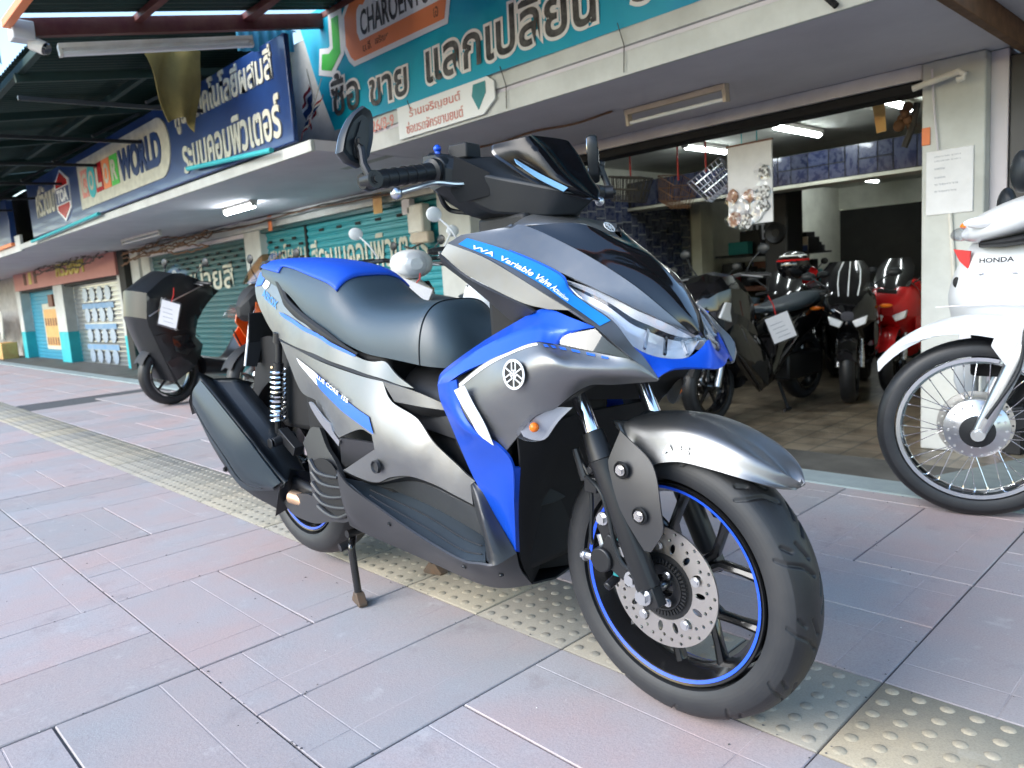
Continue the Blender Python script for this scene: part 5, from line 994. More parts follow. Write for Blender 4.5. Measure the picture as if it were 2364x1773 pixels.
cp = D['caliper']; c0 = T(cp[0]); b = MB(); b.tube([c0+Vector((0, .03, 0)), c0+Vector((0, -.022, 0))], [.026, .024], 22); b.box(c0+Vector((.03, .012, .01)), (.07, .05, .06), Matrix.Rotation(.5, 3, 'Y')); b.box(c0+Vector((.012, .02, .045)), (.05, .04, .06), Matrix.Rotation(-.5, 3, 'Y')); b.tube([T(cp[7])+Vector((0, .02, 0)), T(cp[7])+Vector((-.004, -.01, -.012))], .009, 10); cal = b.build('brake_caliper', 'dark_metal', SCOOT, bevel=.003)
b = MB(); b.box(T(cp[2])+Vector((.004, 0, 0)), (.016, .016, .05), Matrix.Rotation(-.4, 3, 'Y')); b.box(T(cp[2])+Vector((-.008, 0, -.035)), (.014, .016, .03)); b.build('brake_pad', 'green_plastic', cal, bevel=.002)
for i, r in ((3, .011), (4, .011), (5, .0095)):
    b = MB(); p = T(cp[i]); b.tube([p+Vector((0, .02, 0)), p], r*.8, 12); hexbolt(b, p, (0, -1, 0), r, .012); b.build('caliper_bolt', 'alloy', cal)
b = MB(); p = T(cp[6]); b.tube([p, p+Vector((.02, 0, 0))], .008, 10); hexbolt(b, p, (-1, 0, 0), .009, .012); b.tube([T(cp[1]), T(cp[1])+Vector((.01, .0, -.03))], .007, 10); b.build('banjo_bolt', 'alloy', cal)
for h in D['hoses']: MB().tube(cr(np.array([T(p) for p in h]), np.linspace(0, 1, 26)), .0042, 8).build('brake_line', 'matte_black', SCOOT)
b = MB(); p = T(D['hoses'][0][0]); b.tube([p+Vector((-.01, 0, .02)), p+Vector((.012, 0, -.04))], [.008, .01], 10); b.box(p+Vector((.03, 0, -.045)), (.03, .02, .03)); hexbolt(b, T((.833, .105, .485)), (0, -1, 0), .008, .01); b.build('line_clamp', 'dark_metal', SCOOT, bevel=.002)
# engine, exhaust, rear suspension
mf = [resample(r, 9) for r in D['muffler']]; G = []
for i in range(9): G.append([T(r[i]) for r in mf]+[T((mf[4][i][0]+.02, .10, mf[4][i][2]+.03)), T((mf[0][i][0], .10, mf[0][i][2]-.02))])
b = MB(); b.grid(G, cv=True); n = 7; b.f.append(tuple(range(n))); b.m.append(0); b.f.append(tuple(8*n+k for k in reversed(range(n)))); b.m.append(0); b.f = orient(b.v, b.f, tuple(np.mean([tuple(p) for r in G for p in r], axis=0)))
mfl = b.build('muffler', 'matte_black', SCOOT, bevel=.012, angle=30, segs=3)
mB, mC = np.array(D['muffler'][2]), np.array(D['muffler'][3]); o_ = np.array((0, .006, 0)); mm = mB*.55+mC*.45+np.array((.0, .018, 0)); P, F = Surf([(mB*.97+mC*.03)+o_, mm, (mB*.06+mC*.94)+o_], 25, 5).grid(.04, .96, 0, 1); v = lv(P); mobj('muffler_shield', mesh_from('muffler_shield', v, orient(v, F, (-.3, 0, .4)), 'muffler_sky_tint', None, 25), mfl, 0, .004)
hp = [T(p) for p in cr(mB*.3+mC*.7+np.array((0, .023, 0)), np.linspace(.1, .9, 14))]; MB().tube(hp, .0022, 6).build('shield_crease', 'matte_black', mfl)
for (u, l, z) in (tuple(.5*(np.array(D['muffler'][2][1])+np.array(D['muffler'][3][1]))), tuple(.5*(np.array(D['muffler'][3][2])+np.array(D['muffler'][4][2])))):
    b = MB(); hexbolt(b, T((u, l+.004, z)), (0, -1, 0), .007, .008); b.build('muffler_bolt', 'dark_metal', mfl)
b = MB(); pts = [(-.27, -.165, .27), (-.22, -.15, .26), (-.12, -.13, .24), (0, -.09, .25), (.08, -.04, .3)]; b.tube(cr(np.array(pts), np.linspace(0, 1, 16)), .02, 12); b.build('exhaust_pipe', 'bronze', SCOOT)
b = MB(); b.tube([T((-.30, .19, .43)), T((-.30, .12, .44))], .014, 12); b.tube([T((-.30, .2, .43)), T((-.30, .196, .43))], .017, 6); b.box(T((-.27, .15, .43)), (.1, .03, .03), Matrix.Rotation(.5, 3, 'Y')); b.build('muffler_bracket', 'dark_metal', SCOOT, bevel=.003)
_, (fcR, fcL) = pan('fan_cover', 'fan_cover', 'gunmetal', 0, .012, .02)
for sg, par in ((1, fcR), (-1, fcL)):
    P, F, _ = panel_mesh(D['fan_open'][0], [], .02, .004); v = lv(P); F = orient(v, F, (.0, 0, .4))
    if sg < 0: v, F = mirror_y(v, F)
    mobj('fan_grille_opening', mesh_from('fan_grille_opening', v, F, 'deep_black'), par, 0, .002)
    for s in D['fan_slats']:
        q = lv(cr(np.array(s), np.linspace(0, 1, 14))); q[:, 1] *= sg; MB().tube(q, np.interp(np.linspace(0, 1, 14), [0, .5, 1], [.0075, .006, .004]), 8).build('fan_slat', 'gunmetal', par)
b = MB(); b.tube([(-.40, .105, .306), (-.40, -.14, .306)], .022, 16); b.box((-.25, .115, .31), (.42, .06, .13)); b.box((-.05, 0, .30), (.26, .22, .16)); b.tube([(.02, .0, .32), (.16, 0, .36)], [.075, .06], 16); b.box((-.27, -.135, .29), (.3, .03, .05), Matrix.Rotation(.1, 3, 'Y')); b.build('engine', 'dark_metal', SCOOT, bevel=.012)
P, F, _ = panel_mesh(D['heel_guard'][0], [], .02); both('heel_guard', P, F, 'alloy', SCOOT, .004)
for sg in (1, -1):
    sh = [T(p) for p in D['shock']]
    for p in sh: p.y *= sg
    a, c = sh[0], sh[-1]; d = (c-a); L = d.length; d.normalize(); b = MB(); b.tube([a-d*.02, c+d*.02], .0095, 10); b.tube([a+d*.06, a+d*.1, a+d*.11, a+d*.17], [.014, .014, .012, .012], 12); b.tube([a-d*.03, a-d*.0], .017, 12); shk = b.build('shock_absorber', 'dark_metal', SCOOT)
    u = d.orthogonal().normalized(); w = d.cross(u); pts = [a+d*(.075+(L-.10)*t)+(u*math.cos(t*2*math.pi*11)+w*math.sin(t*2*math.pi*11))*.0215 for t in np.linspace(0, 1, 180)]; MB().tube(pts, .0042, 6).build('spring', 'chrome', shk)
    MB().tube([a+d*.20, a+d*(L-.03)], .0155, 14).build('damper', 'steel', shk)
_, rm = pan('rear_mudguard', 'rear_mudguard', 'deep_black', 0, .01, .04)
b = MB(); ang = np.linspace(math.radians(60), math.radians(175), 16); b.grid([[(-.40+.305*math.cos(a), y, .306+.305*math.sin(a)) for y in (-.075, -.06, 0, .06, .075)] for a in ang]); b.build('rear_hugger', 'soft_black', SCOOT, solid=.004)
b = MB(); b.box((-.60, 0, .72), (.006, .18, .17), Matrix.Rotation(.25, 3, 'Y')); pl_ = b.build('number_plate_holder', 'soft_black', SCOOT, bevel=.003)
pq = D['plate']; b = MB(); b.tube([T(p)+Vector((-.004, 0, 0)) for p in (pq[0], pq[1], pq[2])], .0045, 8); b.build('plate_frame', 'white_paint', pl_)
v = [T(p) for p in pq]; b = MB(); b.add(v+[p+Vector((-.004, 0, 0)) for p in v], [(0, 1, 2, 3), (7, 6, 5, 4), (0, 4, 5, 1), (1, 5, 6, 2), (2, 6, 7, 3), (3, 7, 4, 0)]); b.build('plate_side', 'gunmetal', pl_)
# centre stand
sl = [T(p) for p in D['stand_leg']]
for sg in (1, -1):
    q = [Vector((p.x, p.y*sg, p.z)) for p in sl]; q[-1].z = .03; b = MB(); b.tube(cr(np.array(q), np.linspace(0, 1, 14)), .0105, 12); st_ = b.build('stand_leg', 'wheel_black', SCOOT)
    b = MB(); b.prism([(-.03, 0), (.03, 0), (.034, .008), (.012, .034), (-.012, .034), (-.034, .008)], (q[-1].x, q[-1].y-.011, 0.001), (.97, -.25*sg, 0), (0, 0, 1), (.006, .022, 0)); b.build('stand_foot', 'worn_steel', st_, bevel=.002)
b = MB(); b.tube([(-.04, -.13, .19), (-.04, .13, .19)], .011, 12); b.tube([(-.05, -.15, .155), (-.045, -.118, .16)], .0125, 14); b.build('stand_crossbar', 'dark_metal', SCOOT)
# small fasteners and clips on the bodywork
for key, pts in (('skirt', ((.30, .25), (.62, .3), (.86, .45))), ):
    S = Surf(D[key])
    for u, v in pts:
        q = S.at([u, u+.01, u], [v, v, v+.02]); n = np.cross(q[1]-q[0], q[2]-q[0]); n /= np.linalg.norm(n); n *= np.sign(n[1]) or 1
        for sg in (1, -1):
            c = T(q[0]+n*.0015); w = T(n); c.y *= sg; w.y *= sg; b = MB(); b.lathe([(0, .0012), (.0028, .0012), (.0034, .0024), (.0052, .002), (.0058, -.001)], c, w, 16); b.build('panel_screw', 'dark_metal', SCOOT)
# ------------------------------------------------------------------ other bikes; local x forward, y left, z up
def frame_to(o, loc, heading):
    o.location = loc; o.rotation_euler = (0, 0, math.atan2(heading[1], heading[0])); return o
def hull(secs, n=20, e=.75, m=28, caps=True):
    """body lofted over sections (x, halfwidth, zlow, zhigh)"""
    A = cr(np.array(secs, float), np.linspace(0, 1, m)); G = []
    for x, w, z0, z1 in A:
        G.append([(x, w*math.copysign(abs(math.cos(a))**e, math.cos(a)), (z0+z1)/2+(z1-z0)/2*math.copysign(abs(math.sin(a))**e, math.sin(a))) for a in [2*math.pi*k/n for k in range(n)]])
    b = MB(); b.grid(G, cv=True)
    if caps: b.f += [tuple(range(n)), tuple((m-1)*n+k for k in reversed(range(n)))]; b.m += [0, 0]
    b.f = orient(b.v, b.f, tuple(np.mean(np.array(b.v), axis=0))); return b
def bulge(poly, y0, sg, h, res=.05, seg=.04):
    """side panel with a domed face"""
    o2 = smooth_outline(np.array(poly, float), seg, 50); v2, F = fill2d([o2], res); q = np.array(v2); c = o2.mean(0); e = np.array([np.min(np.linalg.norm(o2-p, axis=1)) for p in q]); y = sg*(y0+h*(1-np.exp(-e/.06))); b = MB(); b.add(np.stack([q[:, 0], y, q[:, 1]], 1), F); b.f = orient(b.v, b.f, (0, 0, .5)); return b
def wheel(par, nm, c, R, w, rim, rimmat='wheel_black', spokes=5, wire=False, disc=None, spmat=None):
    b = MB(); hw = w*.36; b.lathe([(rim+.004, -hw), (rim+.006, -hw-.004), (rim-.006, -hw-.003), (rim-.016, -hw*.4), (rim-.016, hw*.4), (rim-.006, hw+.003), (rim+.006, hw+.004), (rim+.004, hw)], c, (0, 1, 0), 64, closed=True); wh = b.build(nm, rimmat, par); tyre('tyre', wh, c, R, w, rim-.002, 72)
    b = MB(); b.lathe([(0, -.05), (.02, -.05), (.03, -.035), (.04, -.02), (.03, 0), (.04, .02), (.03, .035), (.02, .05), (0, .05)], c, (0, 1, 0), 28); b.build('hub', 'alloy' if wire else rimmat, wh)
    if wire:
        for k in range(36):
            a = 2*math.pi*k/36; s = 1 if k % 2 else -1; off = .42*(1 if (k//2) % 2 else -1); p0 = (c[0]+.036*math.cos(a+off*1.9), c[1]+s*.026, c[2]+.036*math.sin(a+off*1.9)); p1 = (c[0]+(rim-.012)*math.cos(a), c[1]+s*.003, c[2]+(rim-.012)*math.sin(a)); b = MB(); b.tube([p0, p1], .0014, 5); b.tube([Vector(p1)*.93+Vector(p0)*.07, p1], .0024, 6); b.build('spoke', spmat or 'chrome', wh)
    else:
        for k in range(spokes):
            a = 2*math.pi*k/spokes+.3; b = MB(); b.tube([(c[0]+.03*math.cos(a), c[1], c[2]+.03*math.sin(a)), (c[0]+(rim-.012)*math.cos(a+.12), c[1], c[2]+(rim-.012)*math.sin(a+.12))], [.016, .011], 6); b.build('spoke', spmat or rimmat, wh)
    if disc: brake_disc('brake_disc', wh, c, disc[0], disc[0]*.55, disc[1], .004, 8)
    return wh
def mirror_on(par, x, y, z, sg, m='matte_black', h=.2):
    b = MB(); b.tube(cr(np.array([(x, y, z), (x+.01, y+sg*.05, z+h*.55), (x-.02, y+sg*.1, z+h)]), np.linspace(0, 1, 8)), .005, 8); b.sphere((x-.03, y+sg*.12, z+h+.02), (.012, .045, .038), 14, 10); return b.build('mirror', m, par)
def price_tag(loc, rot, label, size=(.2, .26), string=.14):
    o = empty('price_tag', loc, 0, label, 'tag', 'bagged paper tags hung on the bikes'); o.rotation_euler = rot; b = MB(); b.box((0, 0, -string-size[1]/2), (size[0], .003, size[1])); b.build('tag_paper', 'paper', o); b = MB(); b.box((0, 0, -string-size[1]/2), (size[0]+.02, .008, size[1]+.03)); b.build('tag_sleeve', 'plastic_bag', o, bevel=.003); MB().tube([(0, 0, 0), (.01, 0, -string*.5), (0, 0, -string)], .004, 6).build('tag_string', 'red_plastic', o)
    for k in range(4): b = MB(); b.box((-.02+.008*k, -.003, -string-.06-.035*k), (size[0]*.55, .0012, .004)); b.build('tag_line', 'paper_print', o)
    return o
# --- white underbone with turned handlebars at the right edge
WV = empty('underbone_motorcycle', (0, 0, 0), 0, 'white underbone motorcycle with wire wheel at the right edge', 'motorcycle'); wc = Vector((1.045, 1.505, .287)); hd = Vector((-.95, -.30, 0)).normalized(); Rw = Matrix((hd, Vector((-hd.y, hd.x, 0)), Vector((0, 0, 1)))).transposed().to_4x4(); Mw = Matrix.Translation(wc) @ Rw
fwv = empty('steering_group'); bpy.data.objects.remove(fwv)
def wpart(o): o.matrix_parent_inverse = Matrix(); o.matrix_local = Mw; return o
wv = wpart(wheel(WV, 'front_wheel', (0, 0, 0), .287, .075, .222, 'chrome', wire=True, disc=None))
for d_, in ((1,),):
    b = MB(); b.lathe([(.0, -.032), (.05, -.03), (.088, -.03), (.092, -.024), (.092, .0), (.06, .02), (.03, .03), (0, .03)], (0, .02, 0), (0, 1, 0), 40)
    for k in range(18): a = 2*math.pi*k/18; b.tube([(.079*math.cos(a), .054, .079*math.sin(a)), (.079*math.cos(a), .0485, .079*math.sin(a))], .004, 8)
    b.build('hub_drum', 'alloy', wv)
    b = MB(); b.lathe([(.0, .04), (.045, .042), (.05, .05), (.04, .052), (.0, .054)], (0, .02, 0), (0, 1, 0), 30); b.build('hub_cap', 'dark_metal', wv)
brake_disc('brake_disc', wv, (0, 0, 0), .11, .06, .052, .004, 10)
for sg in (1, -1):
    b = MB(); b.tube([(.0, sg*.082, -.01), (-.03, sg*.082, .06), (-.115, sg*.082, .27)], [.02, .024, .027], 18); b.tube([(.0, sg*.072, -.005), (.0, sg*.1, -.005)], .02, 16); b.tube([(-.11, sg*.082, .26), (-.2, sg*.075, .46)], .0165, 14); hexbolt(b, (0, sg*.1, 0), (0, sg, 0), .011, .012); wpart(b.build('fork_leg', 'alloy', WV))
secs = []
for a in np.linspace(math.radians(36), math.radians(138), 20):
    r = .335; t = (a-.6)/1.8; w = .022+.058*min(1, t*2.6); secs.append([(r*math.cos(a)*1.04, y, r*math.sin(a)*1.02+.02-dz) for y, dz in ((-w, .07*min(1, t*1.6)), (-w*.96, .035), (-w*.6, .008), (0, 0), (w*.6, .008), (w*.96, .035), (w, .07*min(1, t*1.6)))])
b = MB(); b.grid(secs); b.f = orient(b.v, b.f, (0, 0, 0)); wpart(b.build('front_fender', 'white_paint', WV, solid=.004, angle=60))
for y_ in (.09, -.098): b = MB(); b.prism([(-.17, .20), (-.08, .19), (-.03, .27), (-.06, .36), (-.20, .40)], (0, y_, 0), (1, 0, 0), (0, 0, 1), (0, .008, 0)); wpart(b.build('fender_bracket', 'white_paint', WV, bevel=.004))
# body faces the street: leg shield as a front-view height field
bx, by = 1.10, 1.63; bh = Vector((-.22, -.975, 0)).normalized(); Rb = Matrix((bh, Vector((-bh.y, bh.x, 0)), Vector((0, 0, 1)))).transposed().to_4x4(); Mb = Matrix.Translation((bx, by, 0)) @ Rb
def bpart(o): o.matrix_parent_inverse = Matrix(); o.matrix_local = Mb; return o
def shield(nm, prof, m, dx=0.0):
    """prof rows: (z, halfwidth, forward at centre, forward at edge)"""
    A = cr(np.array(prof, float), np.linspace(0, 1, 26)); G = []
    for z, w, f0, f1 in A: G.append([(f0+(f1-f0)*abs(u)**2.4+dx, w*u, z) for u in np.linspace(-1, 1, 19)])
    b = MB(); b.grid(G); b.f = orient(b.v, b.f, (-.6, 0, .6)); return b
bpart(shield('leg_shield', [(.62, .215, .05, -.06), (.66, .22, .075, -.055), (.70, .22, .085, -.05), (.76, .2, .08, -.04), (.82, .16, .055, -.02), (.87, .12, .03, -.005)], 'white_paint').build('leg_shield', 'white_paint', WV, solid=.005, angle=60))
for sg in (1, -1):
    P = [(z, sg*y) for z, y in ((.30, .17), (.40, .21), (.50, .205), (.58, .19), (.66, .185), (.66, .13), (.55, .125), (.40, .13), (.30, .13))]; b = MB(); b.prism([(p[1], p[0]) for p in P], (-.09, 0, 0), (0, 1, 0), (0, 0, 1), (.03, 0, 0)); bpart(b.build('side_shield', 'white_paint', WV, bevel=.012))
    b = MB(); b.sphere((.02, sg*.155, .745), (.006, .012, .018), 10, 8); bpart(b.build('shield_plug', 'deep_black', WV)); b = MB(); b.prism([(sg*.10, .845), (sg*.155, .855), (sg*.135, .815), (sg*.105, .785)], (.035, 0, 0), (0, 1, 0), (0, 0, 1), (.006, 0, 0)); bpart(b.build('shield_decal', 'red_plastic', WV))
for y, z in ((.05, .775), (-.05, .775), (.03, .735)): b = MB(); b.sphere((.083, y, z), (.004, .011, .005), 10, 6); bpart(b.build('shield_clip', 'soffit_grey', WV))
q, f = text_fit('HONDA', .10, .014, .03); b = MB(); b.add([(.0, 0, 0)]*0, []); me = mesh_from('shield_lettering', [(.0835-abs(.05-p[0])**2*.5, p[0]-.05, .806+p[1]) for p in q], [tuple(f_) for f_ in f], 'dark_metal', None, 30, False); bpart(mobj('shield_lettering', me, WV))
bpart(hull([(.06, .1, .60, .64), (-.1, .1, .45, .72), (-.35, .07, .42, .60), (-.6, .09, .45, .68), (-.95, .11, .55, .74), (-1.25, .06, .66, .74)]).build('frame_cover', 'white_paint', WV)); bpart(hull([(-.38, .07, .70, .74), (-.5, .11, .69, .77), (-.8, .13, .70, .79), (-1.1, .11, .74, .82), (-1.2, .06, .77, .81)]).build('seat', 'vinyl', WV))
b = MB(); b.box((-.42, 0, .33), (.34, .2, .2)); b.tube([(-.2, 0, .36), (-.05, 0, .38)], .06, 14); bpart(b.build('engine', 'dark_metal', WV, bevel=.02)); b = MB(); b.box((.0, 0, .52), (.12, .18, .16)); bpart(b.build('shield_cavity', 'deep_black', WV, bevel=.01))
rr_ = wheel(WV, 'rear_wheel', (-1.05, 0, .12), .285, .08, .222, 'chrome', wire=True); bpart(rr_)
b = MB(); b.tube(cr(np.array([(-.02, .11, .05), (-.10, .115, .20), (-.12, .10, .34), (-.2, .05, .5)]), np.linspace(0, 1, 16)), .005, 8); wpart(b.build('brake_cable', 'matte_black', WV)); b = MB(); b.box((-.115, -.075, .02), (.06, .05, .08), Matrix.Rotation(.3, 3, 'Y')); wpart(b.build('brake_caliper', 'dark_metal', WV, bevel=.008))
b = MB(); b.tube(cr(np.array([(-.02, -.105, .0), (-.11, -.11, .1), (-.16, -.1, .3), (-.22, -.05, .5)]), np.linspace(0, 1, 16)), .0045, 8); wpart(b.build('brake_hose', 'matte_black', WV))
for sg in (1, -1):
    for x_, z_ in ((-.10, .24), (-.12, .34)): b = MB(); hexbolt(b, (x_, sg*.1, z_), (0, sg, 0), .008, .006); wpart(b.build('fender_bolt', 'alloy', WV))
b = MB(); b.tube([(.060, -.2, .665), (.083, -.1, .672), (.09, 0, .675), (.083, .1, .672), (.060, .2, .665)], .002, 6); bpart(b.build('shield_seam', 'soffit_grey', WV))
# handlebar cowl turns with the wheel
hx = Vector((1.16, 1.66, 0)); Mh = Matrix.Translation(hx) @ Rw
def hpart(o): o.matrix_parent_inverse = Matrix(); o.matrix_local = Mh; return o
hpart(hull([(.20, .05, .885, .905), (.16, .12, .87, .95), (.08, .17, .875, .99), (0, .17, .90, 1.01), (-.08, .10, .93, 1.0)], e=.8).build('handlebar_cowl', 'white_paint', WV, angle=50)); hpart(hull([(.15, .08, .855, .875), (.08, .14, .85, .885), (-.02, .13, .86, .9)], e=.8).build('cowl_lower', 'soft_black', WV))
for sg in (1, -1):
    b = MB(); b.tube([(-.02, sg*.12, .955), (-.06, sg*.24, .97), (-.08, sg*.33, .965)], [.014, .016, .017], 12); hpart(b.build('grip', 'rubber', WV)); b = MB(); b.sphere((.20, sg*.05, .90), (.03, .05, .022), 14, 8); hpart(b.build('headlight', 'clear_lens', WV))
    b = MB(); b.sphere((.15, sg*.13, .93), (.05, .02, .018), 12, 8); hpart(b.build('indicator', 'amber' if sg < 0 else 'reflector_chrome', WV))
b = MB(); b.sphere((.06, -.22, .99), (.03, .05, .06), 14, 10); hpart(b.build('mirror', 'matte_black', WV)); b = MB(); b.sphere((.06, .24, 1.06), (.03, .05, .06), 14, 10); hpart(b.build('mirror', 'matte_black', WV))
# --- generic scooter and sport bike
def scooter(label, loc, heading, body, dark='soft_black', scale=1.0, style='maxi', screen=None, lamp_m='clear_lens', group='bikes for sale', cat='scooter', name='parked_scooter', seat_m='vinyl', lean=0.0, rimm='wheel_black', sidem=None, sh=1.0, tour=False):
    o = empty(name, loc, 0, label, cat, group); frame_to(o, loc, heading); o.rotation_euler[0] = lean; o.scale = (scale,)*3; R = .27 if style == 'maxi' else .235; ri = .185 if style == 'maxi' else .14
    wheel(o, 'front_wheel', (.66, 0, R), R, .115, ri, rimm, 5, disc=(.11, .05)); wheel(o, 'rear_wheel', (-.62, 0, R), R, .125, ri, rimm, 5)
    for sg in (1, -1): b = MB(); b.tube([(.66, sg*.075, R), (.52, sg*.075, .62)], [.024, .02], 12); b.build('fork_leg', 'alloy', o)
    G = [[(.66+(R+.03)*math.cos(a), y, R+(R+.03)*math.sin(a)-abs(y)*.35) for y in (-.07, -.05, 0, .05, .07)] for a in np.linspace(math.radians(25), math.radians(135), 12)]; b = MB(); b.grid(G); b.f = orient(b.v, b.f, (.66, 0, R)); b.build('front_fender', body if style != 'maxi' else dark, o, solid=.006, angle=60)
    if sidem:
        for sg in (1, -1): bulge([(.40, .50), (.60, .52), (.74, .72), (.70, .86), (.52, .80), (.30, .86), (.20, .74)], .13, sg, .05).build('tank_shroud', sidem, o, solid=.006, angle=60); MB().tube([(.62, sg*.10, .40), (.56, sg*.10, .60)], .04, 12).build('fork_guard', 'orange_plastic', o)
        hull([(.34, .08, .72, .84), (.25, .14, .70, .98), (.05, .14, .70, .96), (-.1, .1, .72, .84)], e=.9).build('fuel_tank', sidem, o)
    if tour:
        side = [(.895, .965), (.66, 1.115), (.443, 1.06), (.254, .95), (.36, .86), (.47, .72), (.505, .577), (.443, .505), (.516, .342), (.723, .215), (.804, .432), (.877, .631), (.913, .757)]
        for sg in (1, -1):
            bulge(side, .185, sg, .05, .06, .09).build('touring_fairing', body, o, solid=.006, angle=18)
            bulge([(.74, .60), (.60, .62), (.54, .50), (.62, .44), (.72, .48)], .232, sg, .012, .05, .1).build('fairing_glass', 'smoke', o, solid=.004); bulge([(.80, .40), (.66, .44), (.56, .34), (.72, .24)], .225, sg, .02, .05, .1).build('fairing_spoiler', 'gunmetal', o, solid=.005, angle=18)
            MB().tube([(.90, sg*.205, .78), (.70, sg*.243, .90), (.45, sg*.235, 1.0)], .005, 6).build('fairing_trim', 'alloy', o); MB().tube([(.50, sg*.24, .58), (.62, sg*.246, .66), (.87, sg*.21, .62)], .004, 6).build('fairing_trim', 'dark_metal', o)
        G = [[(x+.05*(1-(y/.19)**2), y, z+.02*(1-(y/.19)**2)) for y in np.linspace(-.19, .19, 9)] for x, z in ((.723, .215), (.804, .432), (.877, .631), (.913, .757), (.895, .965), (.66, 1.115), (.443, 1.06), (.254, .95))]; b = MB(); b.grid(G); b.f = orient(b.v, b.f, (.4, 0, .6)); b.build('front_cover', body, o, solid=.006, angle=18); b = MB(); b.box((.9, 0, .84), (.06, .26, .09)); b.build('headlight', lamp_m, o, bevel=.02)
    if style == 'maxi':
        if not tour: hull([(.84, .03, .72, .84), (.77, .15, .62, .98), (.64, .23, .50, 1.06), (.48, .25, .36, 1.04), (.36, .22, .25, .9), (.3, .14, .25, .66)] if sidem is None else [(.78, .03, .76, .84), (.73, .09, .72, .92), (.64, .11, .72, 1.0), (.54, .10, .76, .98), (.46, .06, .8, .92)], n=12, e=.75, m=9).build('front_fairing', body, o, angle=16)
        for sg in ((1, -1) if not tour else ()):
            bulge([(.36, .20), (.60, .40), (.72, .62), (.62, .74), (.50, .70), (.34, .6), (.2, .42), (.16, .26)], .215, sg, .045).build('side_fairing', sidem or body, o, solid=.006, angle=60); bulge([(.30, .24), (.5, .40), (.44, .5), (.28, .42)], .25, sg, .012).build('fairing_vent', 'deep_black', o, solid=.004); MB().tube([(.74, sg*.17, .66), (.60, sg*.262, .44), (.36, sg*.235, .215)], .006, 6).build('fairing_edge', 'dark_metal', o); b = MB(); b.prism([(.60, .70), (.80, .76), (.72, .86), (.58, .84)], (0, sg*.19, 0), (1, 0, 0), (0, 0, 1), (0, sg*.02, 0)); b.build('headlight', lamp_m, o, bevel=.008)
        if screen:
            G = [[(x-.06*(abs(u)**2)*1.2, u*w, z) for u in np.linspace(-1, 1, 13)] for x, w, z in ((.68, .19, 1.0), (.63, .2, 1.0+.1*sh), (.57, .19, 1.0+.2*sh), (.51, .14, 1.0+.29*sh))]; b = MB(); b.grid(G); b.build('windscreen', screen, o, angle=80)
        hull([(.40, .14, .22, .40), (.1, .17, .20, .36), (-.1, .16, .28, .62), (-.35, .17, .45, .74), (-.7, .14, .58, .78), (-.95, .05, .72, .8)], e=.8).build('body_panel', body, o, angle=50)
    else:
        G = []
        for z, w, f0 in ((.32, .13, .40), (.45, .17, .44), (.60, .19, .50), (.74, .19, .52), (.84, .15, .52), (.90, .09, .51)): G.append([(f0-.10*abs(u)**2.2, w*u, z) for u in np.linspace(-1, 1, 17)])
        b = MB(); b.grid(G); b.f = orient(b.v, b.f, (-.2, 0, .6)); b.build('front_shield', body, o, solid=.012, angle=60); b = MB(); b.box((.42, 0, .6), (.03, .3, .5)); b.build('inner_shield', dark, o, bevel=.02); b = MB(); b.box((.12, 0, .27), (.5, .3, .06)); b.build('footboard', body, o, bevel=.02)
        hull([(-.05, .12, .28, .60), (-.2, .17, .28, .70), (-.45, .19, .34, .74), (-.7, .17, .5, .74), (-.92, .08, .62, .72)], e=.85).build('body_panel', body, o, angle=50)
        for sg in (1, -1): b = MB(); b.prism([(sg*.09, .74), (sg*.17, .77), (sg*.175, .71), (sg*.12, .69)], (.475, 0, 0), (0, 1, 0), (0, 0, 1), (.02, 0, 0)); b.build('indicator', 'amber', o, bevel=.004)
        for k in range(3): b = MB(); b.box((.47, .045+.0*k, .82-.028*k), (.05, .07, .008)); b.build('vent_slot', dark, o)
        hull([(.60, .04, .96, 1.03), (.57, .10, .92, 1.07), (.50, .14, .91, 1.09), (.42, .10, .94, 1.07), (.38, .05, .97, 1.04)], e=.9).build('headlamp_cowl', body, o, angle=50); b = MB(); b.lathe([(0, .02), (.05, .016), (.072, .0), (.08, -.02)], (.59, 0, .995), (1, 0, 0), 26); b.build('headlight', lamp_m, o)
    hull([(.0, .07, .74, .77), (-.1, .13, .72, .79), (-.4, .16, .72, .82), (-.7, .13, .76, .86), (-.88, .06, .80, .85)]).build('seat', seat_m, o, angle=50)
    b = MB(); b.tube([(.42, .36, 1.02), (.48, .16, 1.03), (.50, 0, 1.0), (.48, -.16, 1.03), (.42, -.36, 1.02)], .014, 10); b.build('handlebar', 'dark_metal', o)
    for sg in (1, -1): MB().tube([(.425, sg*.34, 1.02), (.455, sg*.22, 1.028)], .019, 12).build('grip', 'rubber', o); mirror_on(o, .47, sg*.2, 1.04, sg, 'white_paint' if body == 'white_paint' else 'matte_black', .14); b = MB(); b.tube([(.49, sg*.18, 1.03), (.49, sg*.34, 1.01)], .006, 8); b.build('brake_lever', 'alloy', o)
    b = MB(); b.box((-.45, .0, .3), (.5, .26, .2)); b.tube([(-.3, -.17, .22), (-.9, -.2, .38)], [.05, .065], 16); b.build('engine', 'dark_metal', o, bevel=.02); b = MB(); b.tube([(-.1, .1, .2), (-.05, .2, .02)], .012, 8); b.tube([(-.1, .19, .012), (.02, .21, .012)], .012, 8); b.build('side_stand', 'dark_metal', o)
    return o
